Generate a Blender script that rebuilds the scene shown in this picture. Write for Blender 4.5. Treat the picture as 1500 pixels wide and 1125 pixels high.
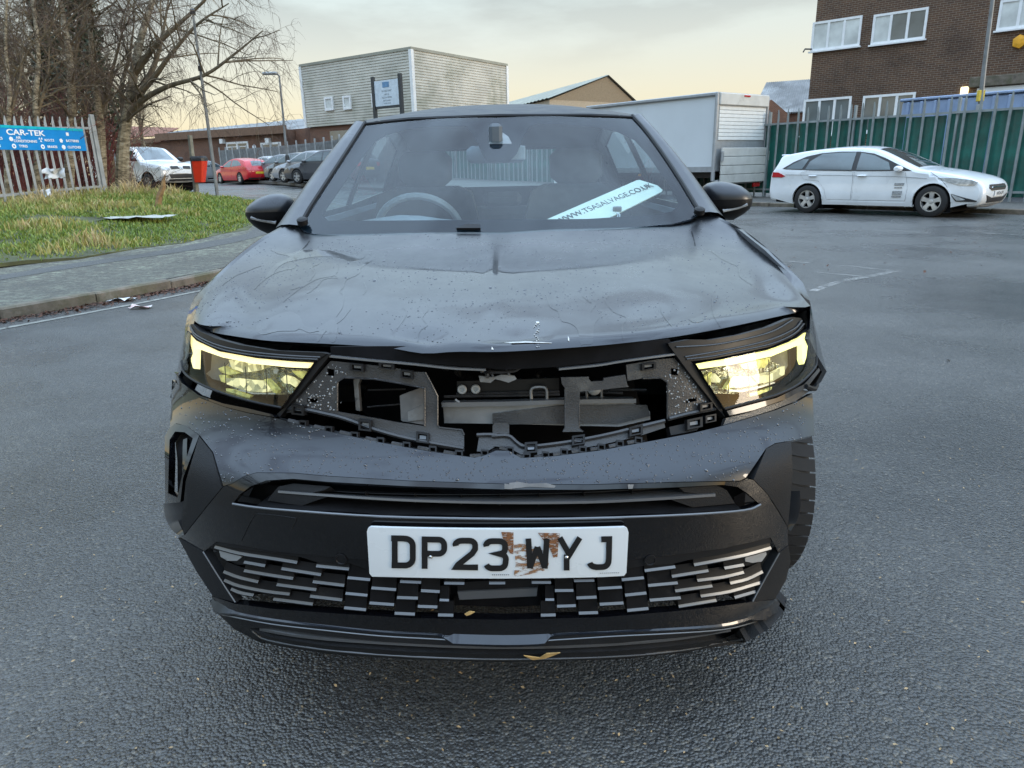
import bpy, bmesh, math, random
from mathutils import Vector, Matrix, noise
from mathutils.bvhtree import BVHTree
from mathutils.geometry import delaunay_2d_cdt
V = Vector
R = math.radians
sc = bpy.context.scene
for o in list(bpy.data.objects): bpy.data.objects.remove(o)
COL = sc.collection
# ------------------------------------------------------------------ camera
CAM = V((0, 0, 1.26)); TH = R(17.1); RO = R(1.35); FP = 1040.0
fw = V((0, math.cos(TH), -math.sin(TH))); r0 = V((1, 0, 0)); u0 = r0.cross(fw)
rt = r0*math.cos(RO) - u0*math.sin(RO); up = rt.cross(fw)
cd = bpy.data.cameras.new('camera'); cam = bpy.data.objects.new('camera', cd); COL.objects.link(cam)
cd.sensor_width = 36; cd.lens = FP/1500*36; cd.clip_start = .05; cd.clip_end = 3000
cam.matrix_world = Matrix(((rt.x, up.x, -fw.x, CAM.x), (rt.y, up.y, -fw.y, CAM.y), (rt.z, up.z, -fw.z, CAM.z), (0, 0, 0, 1)))
sc.camera = cam
def ray(u, v): return fw + rt*((u-750)/FP) - up*((v-562.5)/FP)
def atY(u, v, Y): d = ray(u, v); return CAM + d*(Y/d.y)
def atZ(u, v, Z=0.): d = ray(u, v); return CAM + d*((Z-CAM.z)/d.z)
def atD(u, v, D): d = ray(u, v); return CAM + d*(D/d.y)
# ------------------------------------------------------------------ sky, sun, exposure
W = bpy.data.worlds.new('World'); sc.world = W; W.use_nodes = True
SUN_EL, SUN_AZ = R(8), R(112)           # azimuth measured from +Y towards +X
nt = W.node_tree; N = nt.nodes; L = nt.links; N.clear()
def nd(t, **k):
    n = N.new(t)
    for a, b in k.items(): setattr(n, a, b)
    return n
def ramp(n, stops, interp='LINEAR'):
    cr = n.color_ramp; cr.interpolation = interp
    while len(cr.elements) < len(stops): cr.elements.new(.5)
    for e, (p, c) in zip(cr.elements, stops): e.position = p; e.color = (*c, 1) if len(c) == 3 else c
CLOUD = (5.2, 3, 1.1)
out = nd('ShaderNodeOutputWorld'); bg = nd('ShaderNodeBackground'); bg.inputs[1].default_value = .1
sky = nd('ShaderNodeTexSky', sky_type='NISHITA', sun_disc=False, sun_elevation=SUN_EL, sun_rotation=SUN_AZ)
sky.air_density = 1.0; sky.dust_density = 2.0; sky.ozone_density = 1.5
tc = nd('ShaderNodeTexCoord'); sep = nd('ShaderNodeSeparateXYZ'); L.new(tc.outputs['Generated'], sep.inputs[0])
hz = nd('ShaderNodeValToRGB')           # thin high cloud veil, by elevation
ramp(hz, [(0, (4.3, 3.45, 2.1)), (.06, (3.85, 3.4, 2.45)), (.15, (3.3, 3.4, 3.1)), (.26, (2.75, 3.4, 3.5)), (.42, (3.8, 4.9, 5.8)), (.65, (7.0, 9.2, 11.8)), (1, (9.5, 12.6, 16.5))])
L.new(sep.outputs['Z'], hz.inputs[0])
mx = nd('ShaderNodeMixRGB'); mx.inputs[0].default_value = .82
L.new(sky.outputs[0], mx.inputs[1]); L.new(hz.outputs[0], mx.inputs[2])
mp = nd('ShaderNodeMapping'); mp.inputs['Scale'].default_value = (1.6, 1.6, 6); mp.inputs['Location'].default_value = CLOUD; L.new(tc.outputs['Generated'], mp.inputs[0])
cl = nd('ShaderNodeTexNoise'); cl.inputs['Scale'].default_value = 1.7; cl.inputs['Detail'].default_value = 7; cl.inputs['Roughness'].default_value = .55
L.new(mp.outputs[0], cl.inputs[0])
cr = nd('ShaderNodeValToRGB'); ramp(cr, [(.51, (0, 0, 0)), (.64, (1, 1, 1))]); L.new(cl.outputs['Fac'], cr.inputs[0])
el = nd('ShaderNodeValToRGB'); ramp(el, [(.10, (0, 0, 0)), (.2, (.5, .5, .5)), (.5, (.9, .9, .9))]); L.new(sep.outputs['Z'], el.inputs[0])
mu = nd('ShaderNodeMath', operation='MULTIPLY'); L.new(cr.outputs[0], mu.inputs[0]); L.new(el.outputs[0], mu.inputs[1])
mc = nd('ShaderNodeMixRGB'); L.new(mu.outputs[0], mc.inputs[0]); L.new(mx.outputs[0], mc.inputs[1]); dk = nd('ShaderNodeMixRGB', blend_type='MULTIPLY'); dk.inputs[0].default_value = 1; L.new(mx.outputs[0], dk.inputs[1]); dk.inputs[2].default_value = (.60, .56, .56, 1); L.new(dk.outputs[0], mc.inputs[2])
L.new(mc.outputs[0], bg.inputs[0]); L.new(bg.outputs[0], out.inputs[0])
sd = bpy.data.lights.new('sun', 'SUN'); sd.energy = .5; sd.angle = R(18); sd.color = (1, .87, .7)
so = bpy.data.objects.new('sun', sd); COL.objects.link(so)
sdir = V((math.sin(SUN_AZ)*math.cos(SUN_EL), math.cos(SUN_AZ)*math.cos(SUN_EL), math.sin(SUN_EL)))
so.rotation_euler = sdir.to_track_quat('Z', 'Y').to_euler()
sc.view_settings.view_transform = 'Standard'; sc.view_settings.look = 'None'
sc.view_settings.exposure = 1.45; sc.view_settings.gamma = 1; sc.view_settings.use_curve_mapping = False
sc.render.engine = 'CYCLES'; sc.cycles.max_bounces = 8; sc.cycles.transparent_max_bounces = 24
sc.cycles.use_denoising = True; sc.cycles.caustics_reflective = False; sc.cycles.caustics_refractive = False
# ------------------------------------------------------------------ materials
def newmat(name):
    m = bpy.data.materials.new(name); m.use_nodes = True; t = m.node_tree; t.nodes.clear()
    o = t.nodes.new('ShaderNodeOutputMaterial'); return m, t, o
def pm(name, col, rough=.5, metal=0, coat=0, var=.18, scale=6, bump=0, bscale=60, emit=None, es=0, spec=.5, alpha=None, rvar=.12, dirt=None, dirt_at=.6):
    m, t, o = newmat(name); b = t.nodes.new('ShaderNodeBsdfPrincipled'); t.links.new(b.outputs[0], o.inputs[0])
    c = t.nodes.new('ShaderNodeTexCoord'); n = t.nodes.new('ShaderNodeTexNoise'); n.inputs['Scale'].default_value = scale; n.inputs['Detail'].default_value = 6
    t.links.new(c.outputs['Object'], n.inputs[0])
    r = t.nodes.new('ShaderNodeValToRGB')
    lo = tuple(max(0, x*(1-var)) for x in col); hi = tuple(min(1, x*(1+var)) for x in col)
    st = [(.3, lo), (.7, hi)]
    ramp(r, st); t.links.new(n.outputs['Fac'], r.inputs[0]); colout = r.outputs[0]
    if dirt:
        n2 = t.nodes.new('ShaderNodeTexNoise'); n2.inputs['Scale'].default_value = scale*.6; n2.inputs['Detail'].default_value = 9; n2.inputs['Roughness'].default_value = .7
        t.links.new(c.outputs['Object'], n2.inputs[0]); r2 = t.nodes.new('ShaderNodeValToRGB'); ramp(r2, [(dirt_at-.08, (0, 0, 0)), (dirt_at+.12, (1, 1, 1))]); t.links.new(n2.outputs['Fac'], r2.inputs[0])
        mx = t.nodes.new('ShaderNodeMixRGB'); t.links.new(r2.outputs[0], mx.inputs[0]); t.links.new(colout, mx.inputs[1]); mx.inputs[2].default_value = (*dirt, 1); colout = mx.outputs[0]
    t.links.new(colout, b.inputs['Base Color'])
    q = t.nodes.new('ShaderNodeMapRange'); q.inputs[3].default_value = max(.02, rough-rvar); q.inputs[4].default_value = min(1, rough+rvar)
    t.links.new(n.outputs['Fac'], q.inputs[0]); t.links.new(q.outputs[0], b.inputs['Roughness'])
    b.inputs['Metallic'].default_value = metal; b.inputs['Coat Weight'].default_value = coat; b.inputs['Coat Roughness'].default_value = .03
    b.inputs['Specular IOR Level'].default_value = spec
    if bump:
        n3 = t.nodes.new('ShaderNodeTexNoise'); n3.inputs['Scale'].default_value = bscale; n3.inputs['Detail'].default_value = 4; t.links.new(c.outputs['Object'], n3.inputs[0])
        bp = t.nodes.new('ShaderNodeBump'); bp.inputs['Strength'].default_value = bump; bp.inputs['Distance'].default_value = .01; t.links.new(n3.outputs['Fac'], bp.inputs['Height']); t.links.new(bp.outputs[0], b.inputs['Normal'])
    if emit: b.inputs['Emission Color'].default_value = (*emit, 1); b.inputs['Emission Strength'].default_value = es
    if alpha is not None: b.inputs['Alpha'].default_value = alpha
    return m
def glassmat(name, tint=(.6, .75, .75), film=.0, filmcol=(.5, .6, .65), rough=.02):
    m, t, o = newmat(name); tr = t.nodes.new('ShaderNodeBsdfTransparent'); tr.inputs[0].default_value = (*tint, 1)
    g = t.nodes.new('ShaderNodeBsdfGlossy'); g.inputs['Roughness'].default_value = rough
    f = t.nodes.new('ShaderNodeFresnel'); f.inputs[0].default_value = 1.5
    geo = t.nodes.new('ShaderNodeNewGeometry'); iv = t.nodes.new('ShaderNodeMath'); iv.operation = 'SUBTRACT'; iv.inputs[0].default_value = 1; t.links.new(geo.outputs['Backfacing'], iv.inputs[1]); ff = t.nodes.new('ShaderNodeMath'); ff.operation = 'MULTIPLY'; t.links.new(f.outputs[0], ff.inputs[0]); t.links.new(iv.outputs[0], ff.inputs[1])
    mxs = t.nodes.new('ShaderNodeMixShader'); t.links.new(ff.outputs[0], mxs.inputs[0]); t.links.new(tr.outputs[0], mxs.inputs[1]); t.links.new(g.outputs[0], mxs.inputs[2]); s = mxs.outputs[0]
    if film:
        d = t.nodes.new('ShaderNodeBsdfDiffuse'); d.inputs[0].default_value = (*filmcol, 1); m2 = t.nodes.new('ShaderNodeMixShader')
        c = t.nodes.new('ShaderNodeTexCoord'); n = t.nodes.new('ShaderNodeTexNoise'); n.inputs['Scale'].default_value = 5; n.inputs['Detail'].default_value = 8
        q = t.nodes.new('ShaderNodeMapRange'); q.inputs[3].default_value = film*.4; q.inputs[4].default_value = film*1.6
        t.links.new(c.outputs['Object'], n.inputs[0]); t.links.new(n.outputs['Fac'], q.inputs[0]); t.links.new(q.outputs[0], m2.inputs[0])
        t.links.new(s, m2.inputs[1]); t.links.new(d.outputs[0], m2.inputs[2]); s = m2.outputs[0]
    t.links.new(s, o.inputs[0]); return m
# ------------------------------------------------------------------ mesh building
def cat(P, n=6, closed=False):
    """Catmull-Rom through P (lists of tuples)."""
    P = [V(p) for p in P]; out = []; m = len(P)
    for i in range(m if closed else m-1):
        a = P[i-1] if (i or closed) else P[0]*2-P[1]
        b = P[i]; c = P[(i+1) % m]; d = P[(i+2) % m] if (closed or i+2 < m) else c*2-b
        for k in range(n):
            t = k/n; out.append(.5*((2*b)+(c-a)*t+(2*a-5*b+4*c-d)*t*t+(3*b-a-3*c+d)*t**3))
    if not closed: out.append(P[-1])
    return out
def resample(P, n):
    P = [V(p) for p in P]; d = [0]
    for a, b in zip(P, P[1:]): d.append(d[-1]+(b-a).length)
    out = []; j = 0
    for i in range(n):
        s = d[-1]*i/(n-1)
        while j < len(P)-2 and d[j+1] < s: j += 1
        e = d[j+1]-d[j]; out.append(P[j].lerp(P[j+1], 0 if e < 1e-9 else (s-d[j])/e))
    return out
def lerpt(tab, x):
    if x <= tab[0][0]: return tab[0][1]
    for (a, b), (c, d) in zip(tab, tab[1:]):
        if x <= c: return b+(d-b)*(x-a)/(c-a)
    return tab[-1][1]
def smt(tab, x):
    """smooth table lookup"""
    if x <= tab[0][0]: return tab[0][1]
    if x >= tab[-1][0]: return tab[-1][1]
    for i in range(len(tab)-1):
        if x <= tab[i+1][0]: break
    x0, y0 = tab[i]; x1, y1 = tab[i+1]; h = x1-x0
    def sl(k):
        a = tab[max(0, k-1)]; b = tab[min(len(tab)-1, k+1)]; return (b[1]-a[1])/(b[0]-a[0])
    t = (x-x0)/h; m0 = sl(i)*h; m1 = sl(i+1)*h
    return (2*t**3-3*t*t+1)*y0+(t**3-2*t*t+t)*m0+(-2*t**3+3*t*t)*y1+(t**3-t*t)*m1
def inpoly(p, P):
    c = False; x, y = p[0], p[1]; j = len(P)-1
    for i in range(len(P)):
        xi, yi = P[i][0], P[i][1]; xj, yj = P[j][0], P[j][1]
        if (yi > y) != (yj > y) and x < (xj-xi)*(y-yi)/(yj-yi)+xi: c = not c
        j = i
    return c
def ss(t): t = min(1, max(0, t)); return t*t*(3-2*t)
class MB:
    def __init__(s): s.v = []; s.f = []; s.m = []
    def add(s, vs, fs, mi=0):
        o = len(s.v); s.v += [tuple(v) for v in vs]; s.f += [tuple(i+o for i in f) for f in fs]; s.m += [mi]*len(fs); return s
    def box(s, c, z, rot=None, mi=0, ch=0):
        c = V(c); h = V(z)/2
        if ch:
            vs = []; idx = {}
            for sx in (-1, 1):
                for sy in (-1, 1):
                    for sz in (-1, 1):
                        for k in range(3):
                            p = V((sx*h.x, sy*h.y, sz*h.z)); q = [V((sx*ch, 0, 0)), V((0, sy*ch, 0)), V((0, 0, sz*ch))]
                            for j in range(3):
                                if j != k: p = p-q[j]
                            idx[(sx, sy, sz, k)] = len(vs); vs.append(p)
            fs = []
            for sg in (-1, 1):
                for k in range(3):
                    a, b = [j for j in range(3) if j != k]; loop = []
                    for (p, q) in ((-1, -1), (1, -1), (1, 1), (-1, 1)):
                        t = [0, 0, 0]; t[k] = sg; t[a] = p; t[b] = q; loop.append(idx[(t[0], t[1], t[2], k)])
                    fs.append(loop)
            for k in range(3):
                a, b = [j for j in range(3) if j != k]
                for p in (-1, 1):
                    for q in (-1, 1):
                        t0 = [0, 0, 0]; t1 = [0, 0, 0]; t0[k] = -1; t1[k] = 1
                        for t in (t0, t1): t[a] = p; t[b] = q
                        fs.append([idx[(*t0, a)], idx[(*t1, a)], idx[(*t1, b)], idx[(*t0, b)]])
            for sx in (-1, 1):
                for sy in (-1, 1):
                    for sz in (-1, 1): fs.append([idx[(sx, sy, sz, 0)], idx[(sx, sy, sz, 1)], idx[(sx, sy, sz, 2)]])
        else:
            vs = [V((x, y, w)) for x in (-h.x, h.x) for y in (-h.y, h.y) for w in (-h.z, h.z)]
            fs = [(0, 1, 3, 2), (4, 6, 7, 5), (0, 4, 5, 1), (2, 3, 7, 6), (0, 2, 6, 4), (1, 5, 7, 3)]
        if rot is not None:
            if not isinstance(rot, Matrix): rot = Matrix.Rotation(rot, 3, 'Z')
            vs = [rot @ p for p in vs]
        return s.add([p+c for p in vs], fs, mi)
    def tube(s, P, r, n=8, cap=True, mi=0, flat=1.):
        P = [V(p) for p in P]; m = len(P); rr = r if isinstance(r, (list, tuple)) else [r]*m
        t = (P[1]-P[0]).normalized(); a = t.orthogonal().normalized(); vs = []
        for i, p in enumerate(P):
            t = ((P[min(i+1, m-1)]-P[max(i-1, 0)])).normalized(); a = (a-t*a.dot(t)).normalized(); b = t.cross(a)
            for k in range(n):
                w = 2*math.pi*k/n; vs.append(p+(a*math.cos(w)+b*math.sin(w)*flat)*rr[i])
        fs = [(i*n+k, i*n+(k+1) % n, (i+1)*n+(k+1) % n, (i+1)*n+k) for i in range(m-1) for k in range(n)]
        if cap: fs += [tuple(range(n))[::-1], tuple((m-1)*n+k for k in range(n))]
        return s.add(vs, fs, mi)
    def loft(s, rows, closed=False, mi=0, cap=False):
        n = len(rows[0]); vs = [p for r in rows for p in r]; q = n if closed else n-1
        fs = [(i*n+k, i*n+(k+1) % n, (i+1)*n+(k+1) % n, (i+1)*n+k) for i in range(len(rows)-1) for k in range(q)]
        if cap: fs += [tuple(range(n))[::-1], tuple((len(rows)-1)*n+k for k in range(n))]
        return s.add(vs, fs, mi)
    def prism(s, P, vec, mi=0):
        P = [V(p) for p in P]; n = len(P); vec = V(vec)
        return s.add(P+[p+vec for p in P], [tuple(range(n))[::-1], tuple(range(n, 2*n))]+[(i, (i+1) % n, n+(i+1) % n, n+i) for i in range(n)], mi)
    def lathe(s, prof, c, axis=(0, 0, 1), n=16, mi=0, cap=True):
        ax = V(axis).normalized(); a = ax.orthogonal().normalized(); b = ax.cross(a); c = V(c); vs = []
        for (r, h) in prof:
            for k in range(n): w = 2*math.pi*k/n; vs.append(c+ax*h+(a*math.cos(w)+b*math.sin(w))*r)
        m = len(prof)
        return s.add(vs, [(i*n+k, i*n+(k+1) % n, (i+1)*n+(k+1) % n, (i+1)*n+k) for i in range(m-1) for k in range(n)]+([tuple(range(n))[::-1], tuple((m-1)*n+k for k in range(n))] if cap else []), mi)
    def sheet(s, poly, fn, thick=.01, grid=10, holes=(), mi=0, nrm=None):
        """2D polygon (with holes) meshed and laid on a surface by fn(a,b,off); thick goes to the back"""
        pts = []; edges = []
        for lp in [poly]+list(holes):
            q = []
            for i in range(len(lp)):
                a = V(lp[i][:2]); b = V(lp[(i+1) % len(lp)][:2]); k = max(1, int((b-a).length/grid+.5))
                q += [a.lerp(b, j/k) for j in range(k)]
            o = len(pts); pts += q; edges += [(o+i, o+(i+1) % len(q)) for i in range(len(q))]
        nb = len(pts)
        x0 = min(p[0] for p in poly); x1 = max(p[0] for p in poly); y0 = min(p[1] for p in poly); y1 = max(p[1] for p in poly)
        bs = pts[:nb]; y = y0+grid*.5
        while y < y1:
            x = x0+grid*.5
            while x < x1:
                if inpoly((x, y), poly) and not any(inpoly((x, y), h) for h in holes):
                    if all((x-b.x)**2+(y-b.y)**2 > (grid*.45)**2 for b in bs): pts.append(V((x, y)))
                x += grid
            y += grid
        r = delaunay_2d_cdt(pts, edges, [], 0, 1e-5)
        P2 = r[0]; F = []
        for f in r[2]:
            c = sum((P2[i] for i in f), V((0, 0)))/len(f)
            if inpoly(c, poly) and not any(inpoly(c, h) for h in holes): F.append(f)
        fr = [V(fn(p.x, p.y, 0)) for p in P2]; bk = [V(fn(p.x, p.y, -thick)) for p in P2]; n = len(P2); cnt = {}
        for f in F:
            for i in range(len(f)):
                e = (f[i], f[(i+1) % len(f)]); k = (min(e), max(e)); cnt.setdefault(k, []).append(e)
        fs = [tuple(f) for f in F]+[tuple(i+n for i in reversed(f)) for f in F]
        for k, e in cnt.items():
            if len(e) == 1: a, b = e[0]; fs.append((b, a, a+n, b+n))
        return s.add(fr+bk, fs, mi)
    def build(s, name, mats, parent=None, sm=35, org=None, fix=True):
        me = bpy.data.meshes.new(name); vs = s.v
        if org is None and parent is not None:
            org = V((0, 0, 0)); q = parent
            while q is not None:
                if q.get('_w'): org += q.location
                q = q.parent
        if org is not None and org.length > 0: vs = [(a-org.x, b-org.y, c-org.z) for a, b, c in vs]
        me.from_pydata(vs, [], s.f)
        if not isinstance(mats, (list, tuple)): mats = [mats]
        for m in mats: me.materials.append(m)
        if len(mats) > 1: me.polygons.foreach_set('material_index', s.m)
        if fix:
            bm = bmesh.new(); bm.from_mesh(me); bmesh.ops.remove_doubles(bm, verts=bm.verts, dist=1e-5); bmesh.ops.recalc_face_normals(bm, faces=bm.faces); bm.to_mesh(me); bm.free()
        if sm: me.polygons.foreach_set('use_smooth', [True]*len(me.polygons)); me.set_sharp_from_angle(angle=R(sm))
        ob = bpy.data.objects.new(name, me); COL.objects.link(ob)
        if parent is not None: ob.parent = parent
        return ob
def tag(o, label=None, cat=None, group=None, kind=None):
    if label: o['label'] = label
    if cat: o['category'] = cat
    if group: o['group'] = group
    if kind: o['kind'] = kind
    return o
def thing(name, label, cat, loc=(0, 0, 0), rz=0, group=None, world=False):
    o = bpy.data.objects.new(name, None); COL.objects.link(o); o.location = loc; o.rotation_euler = (0, 0, rz); o.empty_display_size = .2
    if world: o['_w'] = 1
    return tag(o, label, cat, group)
def struct(o): o['kind'] = 'structure'; return o
def copy_tree(o, parent=None):
    c = o.copy(); COL.objects.link(c); c.parent = parent
    for ch in list(o.children): copy_tree(ch, c)
    return c
FONT = {}
def text(s, size, name, mat, parent, M, ext=.001, align='CENTER', sx=1., bold=0):
    """flat lettering; M maps text plane (x right, y up, z out) to parent space"""
    cu = bpy.data.curves.new(name, 'FONT'); cu.body = s; cu.size = size; cu.align_x = align; cu.align_y = 'CENTER'; cu.extrude = ext; cu.offset = bold
    t = bpy.data.objects.new(name, cu); COL.objects.link(t); dg = bpy.context.evaluated_depsgraph_get()
    me = bpy.data.meshes.new_from_object(t.evaluated_get(dg)); bpy.data.objects.remove(t); me.transform(M @ Matrix.Diagonal((sx, 1, 1, 1))); me.materials.clear(); me.materials.append(mat); me.name = name
    o = bpy.data.objects.new(name, me); COL.objects.link(o); o.parent = parent; return o
rnd = random.Random(7)
# ================================================================== MATERIALS OF THE PLACE
def asphalt(name, lo, hi, rlo, rhi, bump=.9, agg=125, warm=(.10, .075, .05), frost=None):
    m, t, o = newmat(name); n = t.nodes.new; k = t.links.new; b = n('ShaderNodeBsdfPrincipled'); k(b.outputs[0], o.inputs[0])
    c = n('ShaderNodeTexCoord'); big = n('ShaderNodeTexNoise'); big.inputs['Scale'].default_value = .55; big.inputs['Detail'].default_value = 6; big.inputs['Roughness'].default_value = .62; k(c.outputs['Object'], big.inputs[0])
    vo = n('ShaderNodeTexVoronoi'); vo.inputs['Scale'].default_value = agg; k(c.outputs['Object'], vo.inputs[0])
    no = n('ShaderNodeTexNoise'); no.inputs['Scale'].default_value = agg*.35; no.inputs['Detail'].default_value = 5; k(c.outputs['Object'], no.inputs[0])
    r = n('ShaderNodeValToRGB'); ramp(r, [(.32, lo), (.68, hi)]); k(big.outputs['Fac'], r.inputs[0])
    sp = n('ShaderNodeSeparateColor'); k(vo.outputs['Color'], sp.inputs[0])
    sr = n('ShaderNodeValToRGB'); ramp(sr, [(0, (.55, .55, .55)), (.6, (1, 1, 1)), (.95, (1.2, 1.18, 1.1)), (.985, (2.1, 1.9, 1.6))]); k(sp.outputs[0], sr.inputs[0])
    mu = n('ShaderNodeMixRGB'); mu.blend_type = 'MULTIPLY'; mu.inputs[0].default_value = 1; k(r.outputs[0], mu.inputs[1]); k(sr.outputs[0], mu.inputs[2])
    cout = mu.outputs[0]
    if frost:
        f2 = n('ShaderNodeTexNoise'); f2.inputs['Scale'].default_value = 9; f2.inputs['Detail'].default_value = 10; f2.inputs['Roughness'].default_value = .75; k(c.outputs['Object'], f2.inputs[0])
        fr = n('ShaderNodeValToRGB'); ramp(fr, [(.47, (0, 0, 0)), (.62, (1, 1, 1))]); k(f2.outputs['Fac'], fr.inputs[0])
        fb = n('ShaderNodeValToRGB'); ramp(fb, [(.38, (0, 0, 0)), (.6, (.9, .9, .9))]); k(big.outputs['Fac'], fb.inputs[0])
        fm = n('ShaderNodeMath'); fm.operation = 'MULTIPLY'; k(fr.outputs[0], fm.inputs[0]); k(fb.outputs[0], fm.inputs[1])
        fx = n('ShaderNodeMixRGB'); k(fm.outputs[0], fx.inputs[0]); k(cout, fx.inputs[1]); fx.inputs[2].default_value = (*frost, 1); cout = fx.outputs[0]
    k(cout, b.inputs['Base Color'])
    q = n('ShaderNodeMapRange'); q.inputs[1].default_value = .35; q.inputs[2].default_value = .65; q.inputs[3].default_value = rlo; q.inputs[4].default_value = rhi; k(big.outputs['Fac'], q.inputs[0]); k(q.outputs[0], b.inputs['Roughness'])
    h = n('ShaderNodeMath'); h.operation = 'MULTIPLY_ADD'; k(no.outputs['Fac'], h.inputs[0]); h.inputs[1].default_value = 1.3; k(vo.outputs['Distance'], h.inputs[2])
    bp = n('ShaderNodeBump'); bp.inputs['Strength'].default_value = bump; bp.inputs['Distance'].default_value = .006; bp.invert = True; k(h.outputs[0], bp.inputs['Height']); k(bp.outputs[0], b.inputs['Normal'])
    b.inputs['Specular IOR Level'].default_value = .6
    return m
M_road = asphalt('wet_asphalt', (.044, .043, .042), (.10, .098, .094), .18, .42, bump=.9)
M_path = asphalt('worn_path', (.055, .051, .042), (.115, .108, .088), .7, .9, bump=.8, agg=60, frost=(.26, .275, .2))
M_pathR = asphalt('right_path', (.06, .058, .053), (.11, .105, .095), .55, .8, bump=.8, agg=60)
M_track = asphalt('path_track', (.055, .055, .053), (.08, .08, .076), .45, .7, bump=.5, agg=80)
M_kerb = pm('kerb_concrete', (.15, .125, .10), .75, var=.45, scale=5, bump=.5, bscale=40, dirt=(.09, .085, .05), dirt_at=.5)
M_soil = pm('soil', (.075, .08, .035), .95, var=.5, scale=3, bump=.6, bscale=20)
def line_mat():
    m, t, o = newmat('worn_line_paint'); n = t.nodes.new; k = t.links.new; b = n('ShaderNodeBsdfPrincipled'); b.inputs['Base Color'].default_value = (.5, .49, .46, 1); b.inputs['Roughness'].default_value = .6
    tr = n('ShaderNodeBsdfTransparent'); mx = n('ShaderNodeMixShader'); c = n('ShaderNodeTexCoord'); no = n('ShaderNodeTexNoise'); no.inputs['Scale'].default_value = 3.5; no.inputs['Detail'].default_value = 12; no.inputs['Roughness'].default_value = .8
    k(c.outputs['Object'], no.inputs[0]); r = n('ShaderNodeValToRGB'); ramp(r, [(.44, (0, 0, 0)), (.68, (.75, .75, .75))]); k(no.outputs['Fac'], r.inputs[0]); k(r.outputs[0], mx.inputs[0]); k(tr.outputs[0], mx.inputs[1]); k(b.outputs[0], mx.inputs[2]); k(mx.outputs[0], o.inputs[0]); return m
M_line = line_mat()
def brickmat(name, c1, c2, mort, sc_=1., dv=(1, 1)):
    m, t, o = newmat(name); n = t.nodes.new; k = t.links.new; b = n('ShaderNodeBsdfPrincipled'); k(b.outputs[0], o.inputs[0]); b.inputs['Roughness'].default_value = .85
    c = n('ShaderNodeTexCoord'); s = n('ShaderNodeSeparateXYZ'); k(c.outputs['Object'], s.inputs[0]); m1 = n('ShaderNodeMath'); m1.operation = 'MULTIPLY'; m1.inputs[1].default_value = dv[0]; k(s.outputs[0], m1.inputs[0]); ad = n('ShaderNodeMath'); ad.operation = 'MULTIPLY_ADD'; ad.inputs[1].default_value = dv[1]; k(s.outputs[1], ad.inputs[0]); k(m1.outputs[0], ad.inputs[2])
    cb = n('ShaderNodeCombineXYZ'); k(ad.outputs[0], cb.inputs[0]); k(s.outputs[2], cb.inputs[1])
    bt = n('ShaderNodeTexBrick'); bt.inputs['Scale'].default_value = 1/.225*sc_; bt.inputs['Brick Width'].default_value = 1; bt.inputs['Row Height'].default_value = .333; bt.inputs['Mortar Size'].default_value = .035; bt.inputs['Mortar Smooth'].default_value = .2; bt.inputs['Bias'].default_value = -.1
    bt.inputs['Color1'].default_value = (*c1, 1); bt.inputs['Color2'].default_value = (*c2, 1); bt.inputs['Mortar'].default_value = (*mort, 1); k(cb.outputs[0], bt.inputs[0])
    no = n('ShaderNodeTexNoise'); no.inputs['Scale'].default_value = .45; no.inputs['Detail'].default_value = 7; no.inputs['Roughness'].default_value = .65; k(c.outputs['Object'], no.inputs[0])
    r = n('ShaderNodeValToRGB'); ramp(r, [(.28, (.45, .42, .42)), (.5, (1, 1, 1)), (.75, (1.25, 1.15, 1.05))]); k(no.outputs['Fac'], r.inputs[0])
    mu = n('ShaderNodeMixRGB'); mu.blend_type = 'MULTIPLY'; mu.inputs[0].default_value = 1; k(bt.outputs['Color'], mu.inputs[1]); k(r.outputs[0], mu.inputs[2]); k(mu.outputs[0], b.inputs['Base Color'])
    bp = n('ShaderNodeBump'); bp.inputs['Strength'].default_value = .6; bp.inputs['Distance'].default_value = .01; bp.invert = True; k(bt.outputs['Fac'], bp.inputs['Height']); k(bp.outputs[0], b.inputs['Normal']); return m
M_brickR = brickmat('brown_brick', (.115, .062, .036), (.075, .04, .026), (.2, .17, .135), dv=(1.414, .026))
M_brickL = brickmat('red_brick', (.17, .075, .045), (.12, .055, .035), (.2, .16, .13), dv=(1.3, .35))
M_galv = pm('galvanised_steel', (.36, .38, .39), .5, metal=.35, var=.2, scale=5, dirt=(.2, .17, .13), dirt_at=.68)
M_galvD = pm('weathered_steel', (.2, .21, .215), .55, metal=.3, var=.3, scale=4)
M_upvc = pm('white_upvc', (.78, .79, .8), .4, var=.06)
M_blindrefl = pm('blind_reflection', (.58, .6, .58), .6, var=.25, scale=1.5)  # blinds lightened so their colour carries the bright glass reflection
M_pane = pm('window_glass', (.10, .12, .125), .06, var=.5, scale=.8, spec=.9, coat=.6)
M_dark = pm('black_plastic', (.018, .018, .02), .45)
M_black = pm('flat_black', (.006, .006, .007), .9, spec=.1)
M_greensheet = pm('green_sheet', (.008, .105, .085), .45, var=.4, scale=2, dirt=(.02, .055, .045), dirt_at=.58)
M_clad = pm('cream_cladding', (.47, .45, .39), .55, var=.16, scale=.7, dirt=(.27, .27, .21), dirt_at=.57)
M_roof = pm('grey_roof_sheet', (.2, .2, .2), .7, var=.5, scale=.6, dirt=(.42, .43, .43), dirt_at=.6)
M_roofg = pm('green_grey_roof', (.29, .285, .235), .7, var=.2, scale=.5, dirt=(.42, .43, .34), dirt_at=.58)
M_fascia = pm('brown_fascia', (.17, .095, .06), .6, var=.2)
M_tan = pm('tan_wall', (.42, .36, .28), .7, var=.1)
M_white = pm('white_paint', (.74, .75, .75), .4, var=.07, scale=2)
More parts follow.
